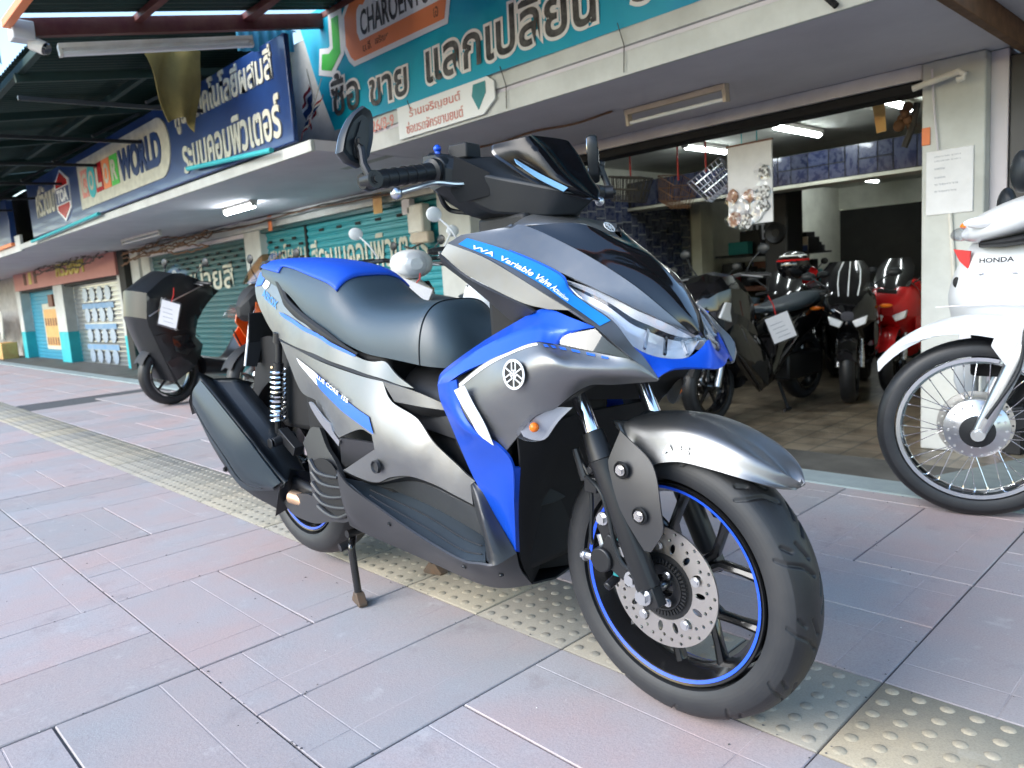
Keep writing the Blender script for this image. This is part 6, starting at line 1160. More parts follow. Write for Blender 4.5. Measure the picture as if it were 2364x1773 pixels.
def sport(label, loc, heading, body, accent=None, stripes=False, group='bikes for sale', screen='smoke', lean=0.0):
    o = empty('sport_motorcycle', loc, 0, label, 'motorcycle', group); frame_to(o, loc, heading); o.rotation_euler[0] = lean; R = .3
    wheel(o, 'front_wheel', (.68, 0, R), R, .12, .215, 'wheel_black', 5, disc=(.14, .06)); wheel(o, 'rear_wheel', (-.68, 0, R), R, .15, .215, 'wheel_black', 5)
    for sg in (1, -1): b = MB(); b.tube([(.68, sg*.09, R), (.5, sg*.09, .85)], [.026, .022], 12); b.build('fork_leg', 'steel', o)
    G = [[(.68+(R+.025)*math.cos(a), y, R+(R+.025)*math.sin(a)-abs(y)*.4) for y in (-.075, -.05, 0, .05, .075)] for a in np.linspace(math.radians(20), math.radians(125), 12)]; b = MB(); b.grid(G); b.f = orient(b.v, b.f, (.68, 0, R)); b.build('front_fender', body, o, solid=.005, angle=60)
    hull([(.86, .05, .70, .78), (.80, .15, .64, .88), (.68, .21, .56, .98), (.5, .22, .42, .98), (.3, .19, .28, .78), (.05, .14, .26, .58)], e=.85).build('front_fairing', body, o, angle=45)
    for sg in (1, -1):
        b = MB(); b.prism([(sg*.03, .70), (sg*.15, .745), (sg*.135, .675), (sg*.06, .645)], (.80, 0, 0), (0, 1, 0), (0, 0, 1), (.055, 0, 0)); b.build('headlight', 'reflector_chrome', o, bevel=.008); b = MB(); b.sphere((.60, sg*.27, .80), (.035, .05, .018), 12, 8); b.build('indicator', 'amber', o); b = MB(); b.tube([(.66, sg*.16, .96), (.58, sg*.3, 1.06)], .007, 8); b.sphere((.56, sg*.33, 1.07), (.02, .06, .035), 12, 8); b.build('mirror', 'matte_black', o)
        bulge([(.62, .42), (.72, .66), (.52, .82), (.3, .72), (.18, .5), (.26, .3)], .19, sg, .04).build('side_fairing', accent or body, o, solid=.006, angle=60); bulge([(.5, .5), (.58, .62), (.44, .66), (.34, .54)], .225, sg, .01).build('fairing_vent', 'deep_black', o, solid=.004)
        MB().tube([(.44, sg*.2, .92), (.38, sg*.34, .90)], .018, 10).build('grip', 'rubber', o)
    G = [[(x-.05*abs(u)**2, u*w, z) for u in np.linspace(-1, 1, 13)] for x, w, z in ((.78, .13, .90), (.70, .155, 1.0), (.60, .15, 1.10), (.52, .10, 1.18))]; b = MB(); b.grid(G); b.f = orient(b.v, b.f, (0, 0, .8)); scr = b.build('windscreen', screen, o, angle=80)
    if stripes:
        for u in (-.55, 0, .55): MB().tube([(x-.05*abs(u)**2+.004, u*w, z) for x, w, z in ((.785, .13, .90), (.705, .155, 1.0), (.605, .15, 1.10), (.525, .10, 1.175))], .006, 6).build('screen_stripe', 'sticker_white', scr)
    hull([(.36, .08, .70, .84), (.25, .15, .68, .98), (.0, .15, .68, .98), (-.15, .1, .70, .86)], e=.9).build('fuel_tank', accent or body, o, angle=50); hull([(-.12, .1, .76, .80), (-.35, .13, .76, .82), (-.6, .12, .82, .90), (-.95, .05, .92, .97)]).build('seat', 'vinyl', o); hull([(-.1, .1, .55, .75), (-.5, .11, .66, .82), (-.95, .04, .84, .92)]).build('tail_panel', body, o)
    b = MB(); b.box((.05, 0, .42), (.5, .3, .3)); b.tube([(-.2, -.16, .3), (-.8, -.18, .5)], [.04, .055], 14); b.build('engine', 'dark_metal', o, bevel=.03); return o
# parked outside
maxi = scooter('big black maxi scooter with clear windscreen parked by the shutters', (-5.06, 1.80, 0), (.16, -.99), 'worn_black', screen='clear_lens', scale=1.0, tour=True, sh=.8, lean=-.06, name='maxi_scooter', rimm='wheel_black')
price_tag((-4.42, 1.08, .98), (.1, .35, .75), 'bagged white tag hanging on the black maxi scooter', (.15, .2), .12)
orange = scooter('orange motorcycle with smoked brown windscreen parked behind the scooter tail', (-3.62, 1.93, 0), (.1, -1), 'soft_black', 'soft_black', .96, 'maxi', 'orange_screen', name='orange_motorcycle', cat='motorcycle', sidem='orange_plastic', sh=.75)
scooter('cream classic scooter with round chrome mirror in front of the teal shutter', (-2.62, 1.86, .0), (.95, -.3), 'white_paint', 'soft_black', 1.0, 'classic')
sB = scooter('pearl white scooter with orange indicator seen between seat and cowl', (-1.64, 1.57, 0), (1, -.12), 'white_paint', 'soft_black', 1.0, 'classic')
price_tag((-1.72, 1.45, .93), (0, .45, .75), 'bagged white tag hanging on the cream classic scooter', (.2, .26), .06)
scooter('black commuter scooter with small round mirror behind the blue pillion seat', (-3.12, 2.95, 0), (-.02, -1), 'gloss_black', 'soft_black', 1.0, 'classic', lamp_m='smoke', rimm='wheel_black')
# inside the shop
scooter('black scooter with clear lamp standing just inside the shop entrance', (-1.36, 4.62, -.35), (-.06, -1), 'gloss_black', 'soft_black', 1.1, 'maxi', None, 'reflector_chrome')
price_tag((-1.0, 4.1, .62), (.1, -.35, .6), 'bagged white tag hanging on the black scooter inside the shop', (.17, .2), .16)
sport('black sport motorcycle with white striped screen facing out of the shop', (-1.06, 5.85, -.35), (.3, -.95), 'gloss_black', stripes=True)
sport('red sport motorcycle half hidden behind the pale pillar', (-.80, 6.45, -.35), (.12, -.99), 'red_paint', 'red_paint')
sport('black motorcycle deeper in the shop behind the black scooter', (-1.75, 7.4, -.35), (.2, -1), 'gloss_black')
scooter('black scooter with chrome mirrors between the entrance scooter and the tiled wall', (-2.35, 5.75, -.35), (.15, -.98), 'gloss_black', 'soft_black', 1.0, 'maxi', None)
scooter('black scooter parked at the back left of the shop near the tiled wall', (-3.2, 5.2, -.35), (.35, -.94), 'gloss_black', 'soft_black', 1.05, 'maxi', None)
sport('dark motorcycle wedged between the striped screen bike and the wall', (-1.9, 6.5, -.35), (.25, -.97), 'gloss_black')
scooter('dark scooter at the very back of the packed shop', (-2.6, 8.3, -.35), (.1, -1), 'worn_black', 'soft_black', 1.0, 'maxi', None)
for k, (x, y, m, lb) in enumerate(((-2.3, 7.55, 'red_paint', 'red helmet resting on a bike deep in the shop'), (-3.3, 8.35, 'gloss_black', 'black helmet on the cluttered workbench'))):
    h2 = empty('helmet', (x, y, .58), .3, lb, 'helmet'); b = MB(); b.sphere((0, 0, .11), (.14, .12, .125), 20, 12); b.build('shell', m, h2); b = MB(); b.sphere((.03, 0, .09), (.122, .106, .05), 18, 8); b.build('face_shield', 'smoke', h2)
hm = empty('helmet', (-1.5, 5.55, .72), .4, 'black helmet with red and white stripes on a bike in the shop', 'helmet'); b = MB(); b.sphere((0, 0, .11), (.15, .125, .13), 24, 14); b.build('shell', 'gloss_black', hm)
for z, m in ((.15, 'red_paint'), (.19, 'banner_white')): b = MB(); b.lathe([(.118 if z < .17 else .098, -.012), (.121 if z < .17 else .1, 0), (.116 if z < .17 else .09, .012)], (0, 0, z), (0, 0, 1), 28); b.v = [(p[0]*1.21, p[1], p[2]) for p in b.v]; b.build('shell_stripe', m, hm)
b = MB(); b.sphere((.03, 0, .09), (.128, .112, .05), 20, 8); b.build('face_shield', 'smoke', hm)
# ------------------------------------------------------------------ signs and banner
CS = empty('paint_shop_sign', (-8, 1.9, 2.03), 0, 'long navy signboard of the paint shop with raised cream lettering', 'sign'); QI = -Vector((-8, 1.9, 2.03))
def sb(name, a, c, m, bevel=.004, par=CS, inv=QI): return jb(name, a, c, m, bevel, par, inv)
sb('sign_board', (-12.25, 1.9, 2.045), (-3.78, 1.945, 2.86), 'sign_navy', .01)
F_ = (1, 0, 0), (0, 0, 1)
def sign_t(nm, s, x0, x1, z0, z1, m, off=.02, par=CS, inv=QI, y=1.9, ext=.012, lift=.0): return text_obj(nm, s, Vector((x0, y-.001, z0))+inv, (1, 0, 0), (0, 0, 1), x1-x0, z1-z0, m, par, off, ext, lift)
sign_t('lettering', 'ศูนย์เทคโนโลยีผสมสี', -6.05, -4.0, 2.50, 2.84, 'sign_letter', .02); sign_t('lettering', 'ระบบคอมพิวเตอร์', -5.95, -3.95, 2.12, 2.44, 'sign_letter', .022); sign_t('lettering', 'ศรีวัฒนา', -11.75, -10.6, 2.3, 2.72, 'sign_letter', .02)
b = MB(); r = .25; pl = [(-9.45, 2.16), (-6.55, 2.16)]+[(-6.55+.3*math.sin(a), 2.46-.3*math.cos(a)) for a in np.linspace(.1, math.pi-.1, 12)]+[(-6.55, 2.76), (-9.45, 2.76)]; b.prism(pl, Vector((0, 1.9, 0))+QI, *F_, (0, -.012, 0)); b.build('logo_panel', 'sign_letter', CS)
for k, (ch, c) in enumerate(zip('COLOR', ('red_letter', 'teal_wall', 'red_paint', 'banner_orange', 'banner_green'))):
    x = -9.32+.30*k; b = MB(); b.prism(circle((x+.13, 2.46), .17, 20, .21) if k == 1 else [(x, 2.29), (x+.27, 2.29), (x+.27, 2.63), (x, 2.63)], Vector((0, 1.887, 0))+QI, *F_, (0, -.006, 0)); b.build('logo_tile', c, CS); sign_t('logo_letter', ch, x+.05, x+.22, 2.35, 2.57, 'sign_letter', .03, y=1.881, ext=.004)
sign_t('logo_letter', 'WORLD', -7.78, -6.5, 2.31, 2.62, 'sign_navy', .05, y=1.888, ext=.008)
b = MB(); b.prism([(-10.25, 2.1), (-9.9, 2.26), (-9.9, 2.64), (-10.25, 2.8), (-10.6, 2.64), (-10.6, 2.26)], Vector((0, 1.9, 0))+QI, *F_, (0, -.015, 0)); b.build('badge', 'banner_white', CS)
for z0, s in ((2.2, 1), (2.70, -1)):
    b = MB(); b.prism([(-10.25, 2.14), (-9.96, 2.27), (-9.96, 2.33), (-10.54, 2.33), (-10.54, 2.27)] if s > 0 else [(-10.25, 2.76), (-9.96, 2.63), (-9.96, 2.57), (-10.54, 2.57), (-10.54, 2.63)], Vector((0, 1.884, 0))+QI, *F_, (0, -.004, 0)); b.build('badge_wedge', 'red_paint', CS)
sb('badge_band', (-10.58, 1.880, 2.345), (-9.92, 1.885, 2.555), 'sign_navy', .001); sign_t('badge_lettering', 'TOA', -10.5, -10.0, 2.37, 2.53, 'banner_white', .04, y=1.879, ext=.003)
for p0, p1 in (((-5.75, 1.84, 2.13), (-4.05, 1.84, 2.02)), ((-12.2, 1.86, 1.98), (-8.7, 1.86, 2.03))):
    o = MB().tube([p0, p1], .022, 10).build('teal_pipe', 'teal_wall'); tag(o, 'short teal pipe under the right end of the navy sign' if p0[0] > -6 else 'long teal pipe under the left end of the navy sign', 'pipe')
# vinyl banner of the motorcycle shop
BN = empty('shop_banner', (-2, 2.38, 2.2), 0, 'teal vinyl banner with outlined Thai lettering hanging on the shop fascia', 'banner'); BI = -Vector((-2, 2.38, 2.2))
b = MB(); NX, NZ = 80, 14; G = []
def bwave(x, z): return 2.375+.006*math.sin(3.1*x+2*z)+.004*math.sin(7.7*x-3*z)+.010*math.sin(1.3*x+4*z)
for j in range(NZ+1):
    t = j/NZ; z = 2.195+1.0*t; x0 = -3.93-.45*t; G.append([tuple(Vector((x0+(1.2-x0)*i/NX, bwave(x0+(1.2-x0)*i/NX, z), z))+BI) for i in range(NX+1)])
b.grid(G); b.build('banner_sheet', 'banner_teal', BN, solid=.002, angle=80)
def ban_text(nm, s, x0, x1, z0, z1, m, off, lift, tilt=0.0):
    q, f = text_fit(s, x1-x0, z1-z0, off); v = [Vector((x0+p[0], bwave(x0+p[0], z0+p[1])-lift, z0+p[1]+tilt*p[0]))+BI for p in q]; return mobj(nm, mesh_from(nm, v, f, m, None, 30, False), BN)
for s, x0, x1, z0, z1 in (('ซื้อ', -3.9, -3.52, 2.30, 2.62), ('ขาย', -3.36, -2.9, 2.27, 2.46), ('แลกเปลี่ยน', -2.65, -1.12, 2.285, 2.60), ('รถจักรยานยนต์', -.85, 1.0, 2.30, 2.62), ('มือสอง', -1.7, -.2, 2.82, 3.12)):
    ban_text('lettering_outline', s, x0, x1, z0, z1, 'banner_white', .075, .006); ban_text('lettering', s, x0, x1, z0, z1, 'banner_black', .018, .009)
def ban_poly(nm, poly, m, lift):
    b = MB(); b.prism(poly, (0, 0, 0), (1, 0, 0), (0, 0, 1), (0, -.001, 0)); b.v = [tuple(Vector((p[0], bwave(p[0], p[2])-lift+p[1], p[2]))+BI) for p in b.v]; return b.build(nm, m, BN)
def grow(poly, d):
    P = np.array(poly); c = P.mean(0); n = len(P); out = []
    for i in range(n):
        a, b_, e = P[i-1], P[i], P[(i+1) % n]; n1 = np.array(((b_-a)[1], -(b_-a)[0])); n2 = np.array(((e-b_)[1], -(e-b_)[0])); n1 /= np.linalg.norm(n1); n2 /= np.linalg.norm(n2); m = n1+n2; m /= max(.5, m @ m/2*1.0); out.append(tuple(b_+m*d/1.0))
    return out
Jp = [(-4.02, 2.70), (-3.88, 2.66), (-3.74, 2.77), (-3.74, 3.06), (-3.84, 3.06), (-3.84, 2.83), (-3.9, 2.80), (-4.0, 2.82)]
Cp = [(-3.60, 2.70), (-3.55, 2.66), (-2.42, 2.66), (-2.38, 2.79), (-3.46, 2.79), (-3.46, 3.0), (-3.36, 3.06), (-3.36, 3.12), (-3.56, 3.12), (-3.66, 3.02), (-3.66, 2.8)]
Wp = [(-3.52, 2.7), (-2.40, 2.70), (-2.36, 3.14), (-3.4, 3.14), (-3.52, 3.05)]
ban_poly('logo_backing', grow(Jp, .045), 'banner_white', .005); ban_poly('logo_backing', grow(Wp, .03), 'banner_white', .0045); ban_poly('logo_backing', grow(Cp, .04), 'banner_white', .005); ban_poly('logo_letter', Jp, 'banner_green', .008); ban_poly('logo_letter', Cp, 'banner_orange', .008)
ban_text('logo_name', 'CHAROENYON', -3.44, -2.45, 2.82, 3.0, 'banner_black', .02, .012)
for s_, x0, x1 in (('บ.จี.', -3.42, -3.3), ('เจริญยนต์', -3.25, -3.0), ('รถมือสอง', -2.95, -2.72), ('เกรด', -2.67, -2.56), ('เอ', -2.53, -2.48)): ban_text('logo_caption', s_, x0, x1, 2.695, 2.76, 'brown_wood', .01, .011)
# address board below the banner
AB = empty('address_board', (-2.5, 2.38, 1.96), 0, 'white address board with faded red lettering below the banner', 'sign'); HI = -Vector((-2.5, 2.38, 1.96))
b = MB(); b.prism([(-3.05, 1.965), (-2.1, 1.965), (-1.98, 2.04), (-1.98, 2.15), (-2.04, 2.195), (-3.05, 2.195)], Vector((0, 2.385, 0))+HI, *F_, (0, -.012, 0)); b.build('board_panel', 'banner_white', AB)
sign_t('board_lettering', 'ร้านเจริญยนต์', -2.9, -2.32, 2.09, 2.17, 'red_letter', .01, AB, HI, 2.372, .002); sign_t('board_lettering', 'ซ่อมรถจักรยานยนต์', -2.95, -2.3, 1.99, 2.07, 'red_letter', .01, AB, HI, 2.372, .002)
b = MB(); b.prism([(-2.2, 2.1), (-2.14, 2.0), (-2.06, 2.1), (-2.06, 2.17), (-2.18, 2.17)], Vector((0, 2.372, 0))+HI, *F_, (0, -.003, 0)); b.build('board_emblem', 'green_plastic', AB)
o = text_obj('house_number', '126/8-9', (-3.47, 2.394, 2.09), (1, 0, 0), (0, 0, 1), .34, .085, 'red_letter', None, .01, .002, .0); tag(o, 'red house number painted on the white fascia below the banner', 'lettering')
# ------------------------------------------------------------------ small things on the facade
o = MB().box((.292, 3.803, 1.255), (.25, .01, .37)).build('notice_board', 'paper', bevel=.006); tag(o, 'white notice sheet fixed on the pale pillar', 'notice')
rn = random.Random(2)
for z in (1.4, 1.375, 1.33, 1.28, 1.24, 1.2): text_obj('notice_print', 'ประกาศ ราคา' if z > 1.35 else 'รายการ', (.215, 3.797, z), (1, 0, 0), (0, 0, 1), rn.uniform(.05, .14), .009, 'paper_print', o, 0, .0006, .0)
o.matrix_parent_inverse = Matrix()
o = MB().box((.166, 3.804, 1.53), (.045, .008, .10)).build('orange_charm', 'hair_orange', bevel=.002); tag(o, 'small orange paper charm on the pale pillar edge', 'paper')
o = MB().tube([(.30, 3.795, 1.07), (.315, 3.795, .85), (.33, 3.795, .6)], .012, 10).build('conduit', 'lamp_white'); tag(o, 'white conduit running down the pillar below the notice', 'conduit')
o = MB().tube([(.2, 3.79, 1.9), (.21, 3.79, 1.7), (.235, 3.79, 1.44)], .006, 8).build('cable', 'soffit_grey'); tag(o, 'grey cable running down the pillar above the notice', 'cable')
o = MB().tube([(.12, 3.72, 1.80), (.3, 3.72, 1.83), (.36, 3.72, 1.84), (.385, 3.72, 1.82), (.38, 3.72, 1.80), (.35, 3.72, 1.795)], .018, 12).build('pvc_pipe', 'lamp_white'); tag(o, 'short bent white pipe at the top of the pale pillar', 'pipe')
for x, z, w, h, m, lb in ((-7.88, 1.86, .1, .24, 'hair_orange', 'orange paper strip hanging from the paint shop lintel'), (-5.35, 1.8, .17, .22, 'poster_orange', 'yellow paper slip hanging from the lintel above the shutter')):
    o = MB().box((x, 3.71, z), (w, .006, h)).build('paper_slip', m, bevel=.002); tag(o, lb, 'paper')
mt_ = empty('meter_box', (-4.75, 3.8, 1.35), 0, 'grey electricity meter box beside the teal shutter', 'meter'); b = MB(); b.box((0, 0, .22), (.26, .12, .3)); b.build('meter_case', 'lamp_white', mt_, bevel=.02); b = MB(); b.box((-.14, -.02, .36), (.14, .08, .16)); b.build('meter_window', 'soffit_grey', mt_, bevel=.01); b = MB(); b.box((.05, -.01, .02), (.3, .1, .12)); b.build('meter_base', 'lamp_yellowed', mt_, bevel=.02); MB().tube([(.1, -.04, -.03), (-.1, -.05, -.08), (-.25, -.03, -.05)], .012, 8).build('meter_cable', 'wire', mt_)
rw_ = random.Random(9)
for k in range(5):
    z = 1.93-.012*k; pts = [(x, 3.70-.012*k, z-.02*math.sin(x*1.7+k)-.015*rw_.random()) for x in np.linspace(-13.5, -4.3, 40)]; o = MB().tube(pts, .007+.003*rw_.random(), 6).build('cable', ['wire', 'soffit_grey', 'old_white', 'wire', 'rust'][k]); tag(o, ('topmost', 'second', 'third', 'fourth', 'lowest')[k]+' cable strung along the paint shop lintel', 'cable', 'cables along the lintel')
o = MB().tube([(x, 3.05+.02*math.sin(6*x), 1.935-.006*math.sin(9*x)) for x in np.linspace(-3.3, -1.55, 24)], .008, 6).build('cable', 'rust'); tag(o, 'brown cable under the soffit running to the unlit lamp', 'cable')
for k, (x0, x1, y) in enumerate(((-13.2, -9.3, 3.55), (-19.5, -14, 3.5))):
    b = MB()
    for q in range(5): b.tube([(x, y-.04*q+.06*math.sin(3*x+q), 1.86-.05*q+.06*math.sin(2.1*x+1.7*q)+.04*rw_.random()+(.12 if k else 0)) for x in np.linspace(x0, x1, 46)], .012, 6)
    o = b.build('wire_bundle', 'wire' if k else 'rust'); tag(o, ('tangled brown wiring bundle below the paint shop soffit', 'tangled dark wiring bundle above the pink fascia board')[k], 'wiring')
# fittings on the awning
cc = empty('security_camera', (-4.0, .2, 2.5), 0, 'white security camera on its box at the awning corner', 'camera'); b = MB(); b.box((0, -.02, .13), (.12, .13, .12)); b.build('junction_box', 'white_paint', cc, bevel=.01); b = MB(); b.tube([(0.0, .03, .07), (.05, .09, .03)], [.045, .042], 18); b.build('camera_body', 'lamp_white', cc); b = MB(); b.tube([(.05, .09, .03), (.062, .104, .022)], [.04, .034], 18); b.build('camera_lens', 'gloss_black', cc)
b = MB(); G = []
for v in np.linspace(0, 1, 16): G.append([(-4.55+.03*math.sin(9*u+4*v), 1.08+.5*u*(1-.6*v)+.18*v+.02*math.sin(6*v+5*u), 2.86-.58*v*(1-.25*u*(1-u)*2+.12*u)) for u in np.linspace(0, 1, 18)])
b.grid(G); o = b.build('canvas_rag', 'canvas', solid=.006, angle=60); tag(o, 'olive canvas rag hanging from the awning in front of the navy sign', 'cloth')
for k, (pA, pB, sc) in enumerate((((-4.0, 2.2, 2.56), (-3.92, 2.2, 2.36), .9), ((-3.72, 2.16, 2.42), (-3.86, 2.1, 2.22), 1.0))):
    fl = empty('flag', pA, 0, ('upper small striped flag drooping beside the teal banner', 'lower small striped flag drooping beside the teal banner')[k], 'flag', 'small flags by the banner'); ax = (Vector(pB)-Vector(pA)).normalized(); sd = Vector((-.80, -.1, -.55)) if k else Vector((-.55, -.1, -.8)); MB().tube([(0, 0, .12), tuple(ax*.3)], .004, 6).build('flag_pole', 'lamp_white', fl)
    for i, (f0, f1, m) in enumerate(((0, .17, 'red_plastic'), (.17, .33, 'banner_white'), (.33, .67, 'sign_navy'), (.67, .83, 'banner_white'), (.83, 1, 'red_plastic'))):
        b = MB(); G = [[tuple(ax*(.26*sc*v)+sd.normalized()*(.2*sc*u)+Vector((0, .015*math.sin(9*u+6*v), 0))) for u in np.linspace(0, 1, 8)] for v in (f0, (f0+f1)/2, f1)]; b.grid(G); b.build('flag_stripe', m, fl, solid=.0015, angle=60)
# ------------------------------------------------------------------ things hanging in the shop entrance
db = empty('display_board', (-1.08, 4.02, 1.72), 0, 'white display board with bagged grips hanging under the shop lintel', 'display board'); b = MB(); b.box((0, 0, -.285), (.35, .015, .57)); b.build('board_panel', 'paper', db, bevel=.003); b = MB(); b.box((0, 0, .004), (.36, .022, .012)); b.build('board_rail', 'brown_wood', db)
for x in (-.06, .06): MB().tube([(x, 0, 0), (x, 0, .1)], .004, 6).build('hanger', 'teal_wall', db)
mat('checker', (.85, .85, .85), .4, var=1.0, vscale=60, col2=(.02, .02, .02), detail=0); mat('tan', (.4, .2, .12), .6)
for x, z, m, s in ((-.13, -.36, 'tan', .045), (0, -.37, 'tan', .045), (.11, -.36, 'checker', .055), (.1, -.46, 'checker', .05), (-.12, -.52, 'tan', .05), (-.02, -.54, 'checker', .055), (.12, -.22, 'checker', .045), (-.06, -.45, 'paper', .06), (.05, -.5, 'paper', .05)):
    rk = random.Random(int(1000*(x+z+2))); pts = [(s*(.8+.5*rk.random())*math.cos(a), s*(.8+.5*rk.random())*math.sin(a)) for a in [2*math.pi*k/9 for k in range(9)]]
    b = MB(); b.prism(pts, (x, -.014-.004*rk.random(), z), (1, 0, 0), (0, .0, 1), (0, -.012, 0)); b.build('bagged_part', m, db)
    pts = [(s*(1.1+.7*rk.random())*math.cos(a), s*(1.1+.7*rk.random())*math.sin(a)) for a in [2*math.pi*k/11 for k in range(11)]]; b = MB(); v2, F2 = fill2d([pts], s*.5); b.add([(x+p[0], -.036-.014*rk.random(), z+p[1]) for p in v2], F2); b.build('plastic_bag', 'plastic_bag', db, angle=10)
def basket(loc, rz, tilt, label, m='chrome', wire=.0035):
    o = empty('wire_basket', loc, 0, label, 'basket', 'bicycle baskets hanging in the entrance'); R = Matrix.Rotation(rz, 3, 'Z') @ Matrix.Rotation(tilt, 3, 'Y'); L, W, H = .30, .22, .2
    def P(u, v, w): s = 1-.22*(1-w); return R @ Vector(((u-.5)*L*s, (v-.5)*W*s, (w-1)*H))
    b = MB()
    for w in (1, .5): b.tube([P(0, 0, w), P(1, 0, w), P(1, 1, w), P(0, 1, w)], wire*1.5, 6, closed=True)
    b.build('basket_rim', m, o); b = MB()
    for k in range(9):
        u = k/8
        for v in (0, 1): b.tube([P(u, v, 1), P(u, v, 0)], wire, 5)
        b.tube([P(u, 0, 0), P(u, 1, 0)], wire, 5)
    for k in range(7):
        v = k/6
        for u in (0, 1): b.tube([P(u, v, 1), P(u, v, 0)], wire, 5)
        b.tube([P(0, v, 0), P(1, v, 0)], wire, 5)
    b.build('basket_mesh', m, o); MB().tube([P(.5, .5, 1)+Vector((0, 0, .0)), (0, 0, 1.85-loc[2])], .008, 6).build('basket_strap', 'red_plastic', o); return o
basket((-1.55, 4.2, 1.60), .35, -.6, 'silver wire basket hanging on a red strap left of the display board'); basket((-1.84, 4.25, 1.58), -.5, .4, 'dull wire basket hanging behind the silver one', 'rust', .0025); basket((-2.28, 4.2, 1.66), .1, .15, 'black mesh basket hanging beside the scooter mirror', 'wire', .005)
o = MB().add(*(lambda G: (G, [(0, 1, 2, 3)]))([(-.325, 4.3, 1.86), (-.245, 4.3, 1.855), (-.235, 4.3, 1.68), (-.30, 4.31, 1.675)])).build('pennant', 'poster_orange', solid=.002); tag(o, 'small yellow pennant hanging from the shop ceiling', 'pennant')
o = empty('paper_lantern_bundle', (-.12, 4.35, 1.78), 0, 'dark bundle of cords and bracket hanging beside the pillar top', 'bundle'); b = MB()
for k in range(9): b.sphere((rt.uniform(-.09, .09), rt.uniform(-.04, .04), rt.uniform(-.1, .04)), rt.uniform(.02, .04), 8, 6)
b.build('bundle_mass', 'rust', o); MB().tube([(.06, 0, .05), (.03, .0, -.1), (-.02, 0, -.22)], .022, 8).build('bundle_tail', 'wire', o)
sk = empty('loudspeaker', (-2.55, 7.2, -.35), 0, 'tall black loudspeaker cabinet deep in the shop', 'loudspeaker'); b = MB(); b.box((.1, .1, 1.1), (.28, .4, 2.0)); b.build('cabinet', 'soft_black', sk, bevel=.02); b = MB(); b.lathe([(.11, -.02), (.125, .0), (.11, .02), (.07, .0), (.0, -.03)], (.1, -.11, 1.55), (0, -1, 0), 28); b.build('cone', 'dark_metal', sk)
b = MB(); b.box((0, 0, 0), (.006, .9, .62)); o = b.build('photo_poster', 'paper', loc=(-4.14, 10.1, 1.55)); tag(o, 'pale poster with rows of small dark prints on the shop wall', 'poster')
for i in range(5):
    for j in range(5): mobj('poster_print', mesh_from('poster_print', [(.005, -.06, -.04), (.005, .06, -.04), (.005, .05, .04), (.005, -.05, .04)], [(0, 1, 2, 3)], 'deep_black'), o, loc=(0, -.34+.17*i, -.24+.12*j))
o = MB().box((-3.9, 10.6, .55), (.04, 1.0, .9)).build('wall_cabinet', 'cream_wall', bevel=.01); tag(o, 'pale cabinet door on the shop wall behind the bikes', 'cabinet')
wb_ = empty('workbench', (-3.0, 8.4, -.35), 0, 'cluttered dark workbench along the shop wall', 'workbench'); b = MB(); b.box((0, 0, .9), (1.6, .6, .06)); b.build('bench_top', 'brown_wood', wb_, bevel=.01)
for x in (-.7, .7): MB().box((x, 0, .44), (.08, .5, .88)).build('bench_leg', 'soft_black', wb_)
for k in range(12): b = MB(); s = rt.uniform(.05, .14); b.box((rt.uniform(-.7, .7), rt.uniform(-.2, .2), .93+s*.8), (s, s, s*1.6)); b.build('tin', ['red_plastic', 'deep_black', 'soft_black', 'sign_navy', 'poster_orange', 'lamp_white', 'deep_black', 'green_plastic'][k % 8], wb_, bevel=.01)
sh_ = empty('storage_rack', (-1.2, 11.8, -.35), 0, 'dark storage rack against the rear wall of the shop', 'rack'); b = MB()
for z in (.4, .9, 1.4): b.box((0, 0, z), (2.4, .5, .04))
b.build('rack_shelf', 'soft_black', sh_)
for k in range(14): b = MB(); s = rt.uniform(.12, .3); b.box((rt.uniform(-1.1, 1.1), 0, (.42, .92, 1.42)[k % 3]+s/2), (s, .3, s)); b.build('rack_box', ['soft_black', 'dark_metal', 'brown_wood', 'deep_black', 'green_plastic'][k % 5], sh_, bevel=.01)
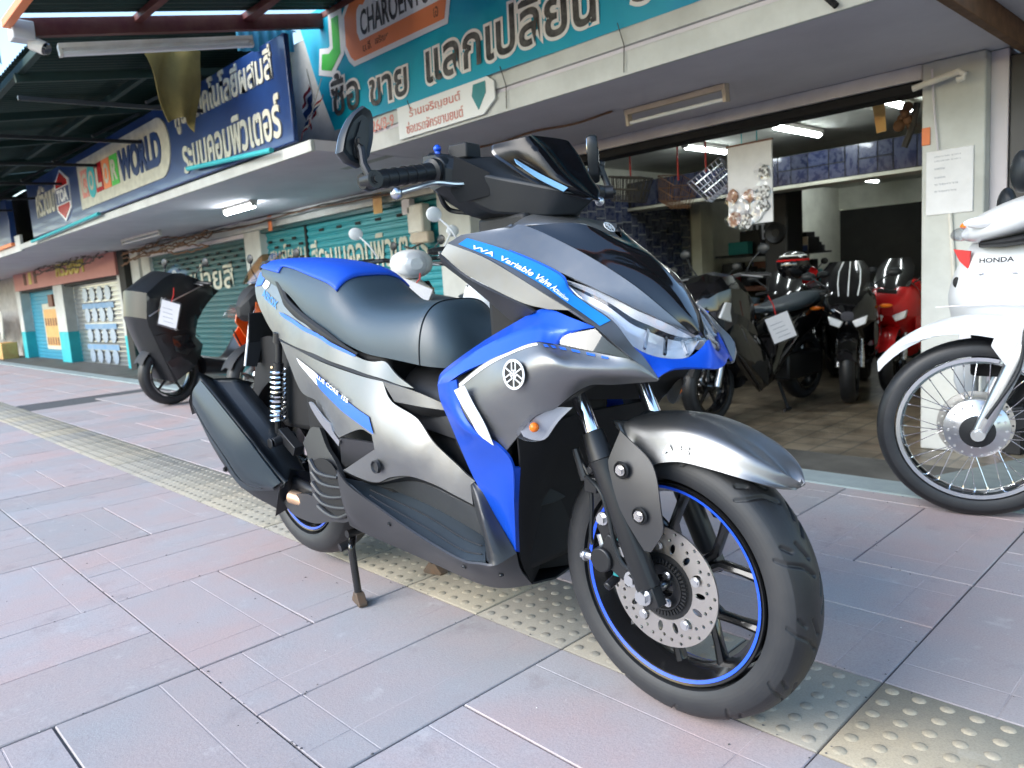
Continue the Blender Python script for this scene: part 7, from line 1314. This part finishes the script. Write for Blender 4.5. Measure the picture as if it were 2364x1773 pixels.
# litter on the pavement
for k, (x, y) in enumerate(((-1.75, .75), (-1.62, .86), (-1.5, .98), (-2.6, .95), (-1.05, 1.02), (-2.9, -.55))):
    b = MB(); G = [[(.035*u, .022*v*(1-u*u*.7), .006+.012*abs(v)+.006*math.sin(3*u+k)) for v in (-1, -.5, 0, .5, 1)] for u in np.linspace(-1, 1, 7)]; b.grid(G); o = b.build('dry_leaf', 'leaf_dry' if k < 5 else 'soffit_grey', loc=(x, y, .001), rot=(0, 0, k*1.3)); tag(o, ('first dry leaf from the left beside the muffler', 'middle dry leaf in the row beyond the muffler', 'dry leaf in the row nearest the muffler', 'lone dry leaf farthest from the scooter', 'dry leaf lying close behind the scooter rear wheel', 'grey crumpled scrap on the pavers left of the scooter')[k], 'leaf' if k < 5 else 'scrap', 'dry leaves behind the scooter' if k < 5 else None)
o = MB().tube([(.13, 2.36, 2.12), (.19, 2.37, 2.03), (.25, 2.37, 1.96)], .014, 8).build('strut', 'deep_black'); tag(o, 'short black bracket strut on the fascia above the shop entrance', 'bracket')
for k, x in enumerate((-.95, -1.9, -2.9)): o = MB().tube([(x, 2.36, 2.22), (x+.02, 2.385, 2.1), (x+.01, 2.385, 1.96)], .003, 6).build('banner_cord', 'wire'); tag(o, ('cord tying the banner to the fascia nearest the pillar', 'middle cord tying the banner over the address board', 'cord tying the banner beside the red house number')[k], 'cord')
rk_ = empty('parts_shelf', (-3.8, 9.8, -.35), 0, 'dark shelf packed with spare parts along the shop side wall', 'shelf'); rr2 = random.Random(17)
for z in (.45, .9, 1.35): b = MB(); b.box((0, 0, z), (.55, 2.6, .03)); b.build('shelf_board', 'soft_black', rk_)
for k in range(42): b = MB(); w, h = rr2.uniform(.08, .3), rr2.uniform(.08, .34); b.box((rr2.uniform(-.05, .15), -1.2+2.4*(k % 14)/13, (.465, .915, 1.365)[k//14]+h/2), (.3, w, h), Matrix.Rotation(rr2.uniform(-.3, .3), 3, 'Z')); b.build('spare_part', rr2.choice(['soft_black', 'deep_black', 'dark_metal', 'brown_wood', 'red_plastic', 'sign_navy', 'lamp_yellowed', 'soft_black', 'green_plastic']), rk_, bevel=.008)
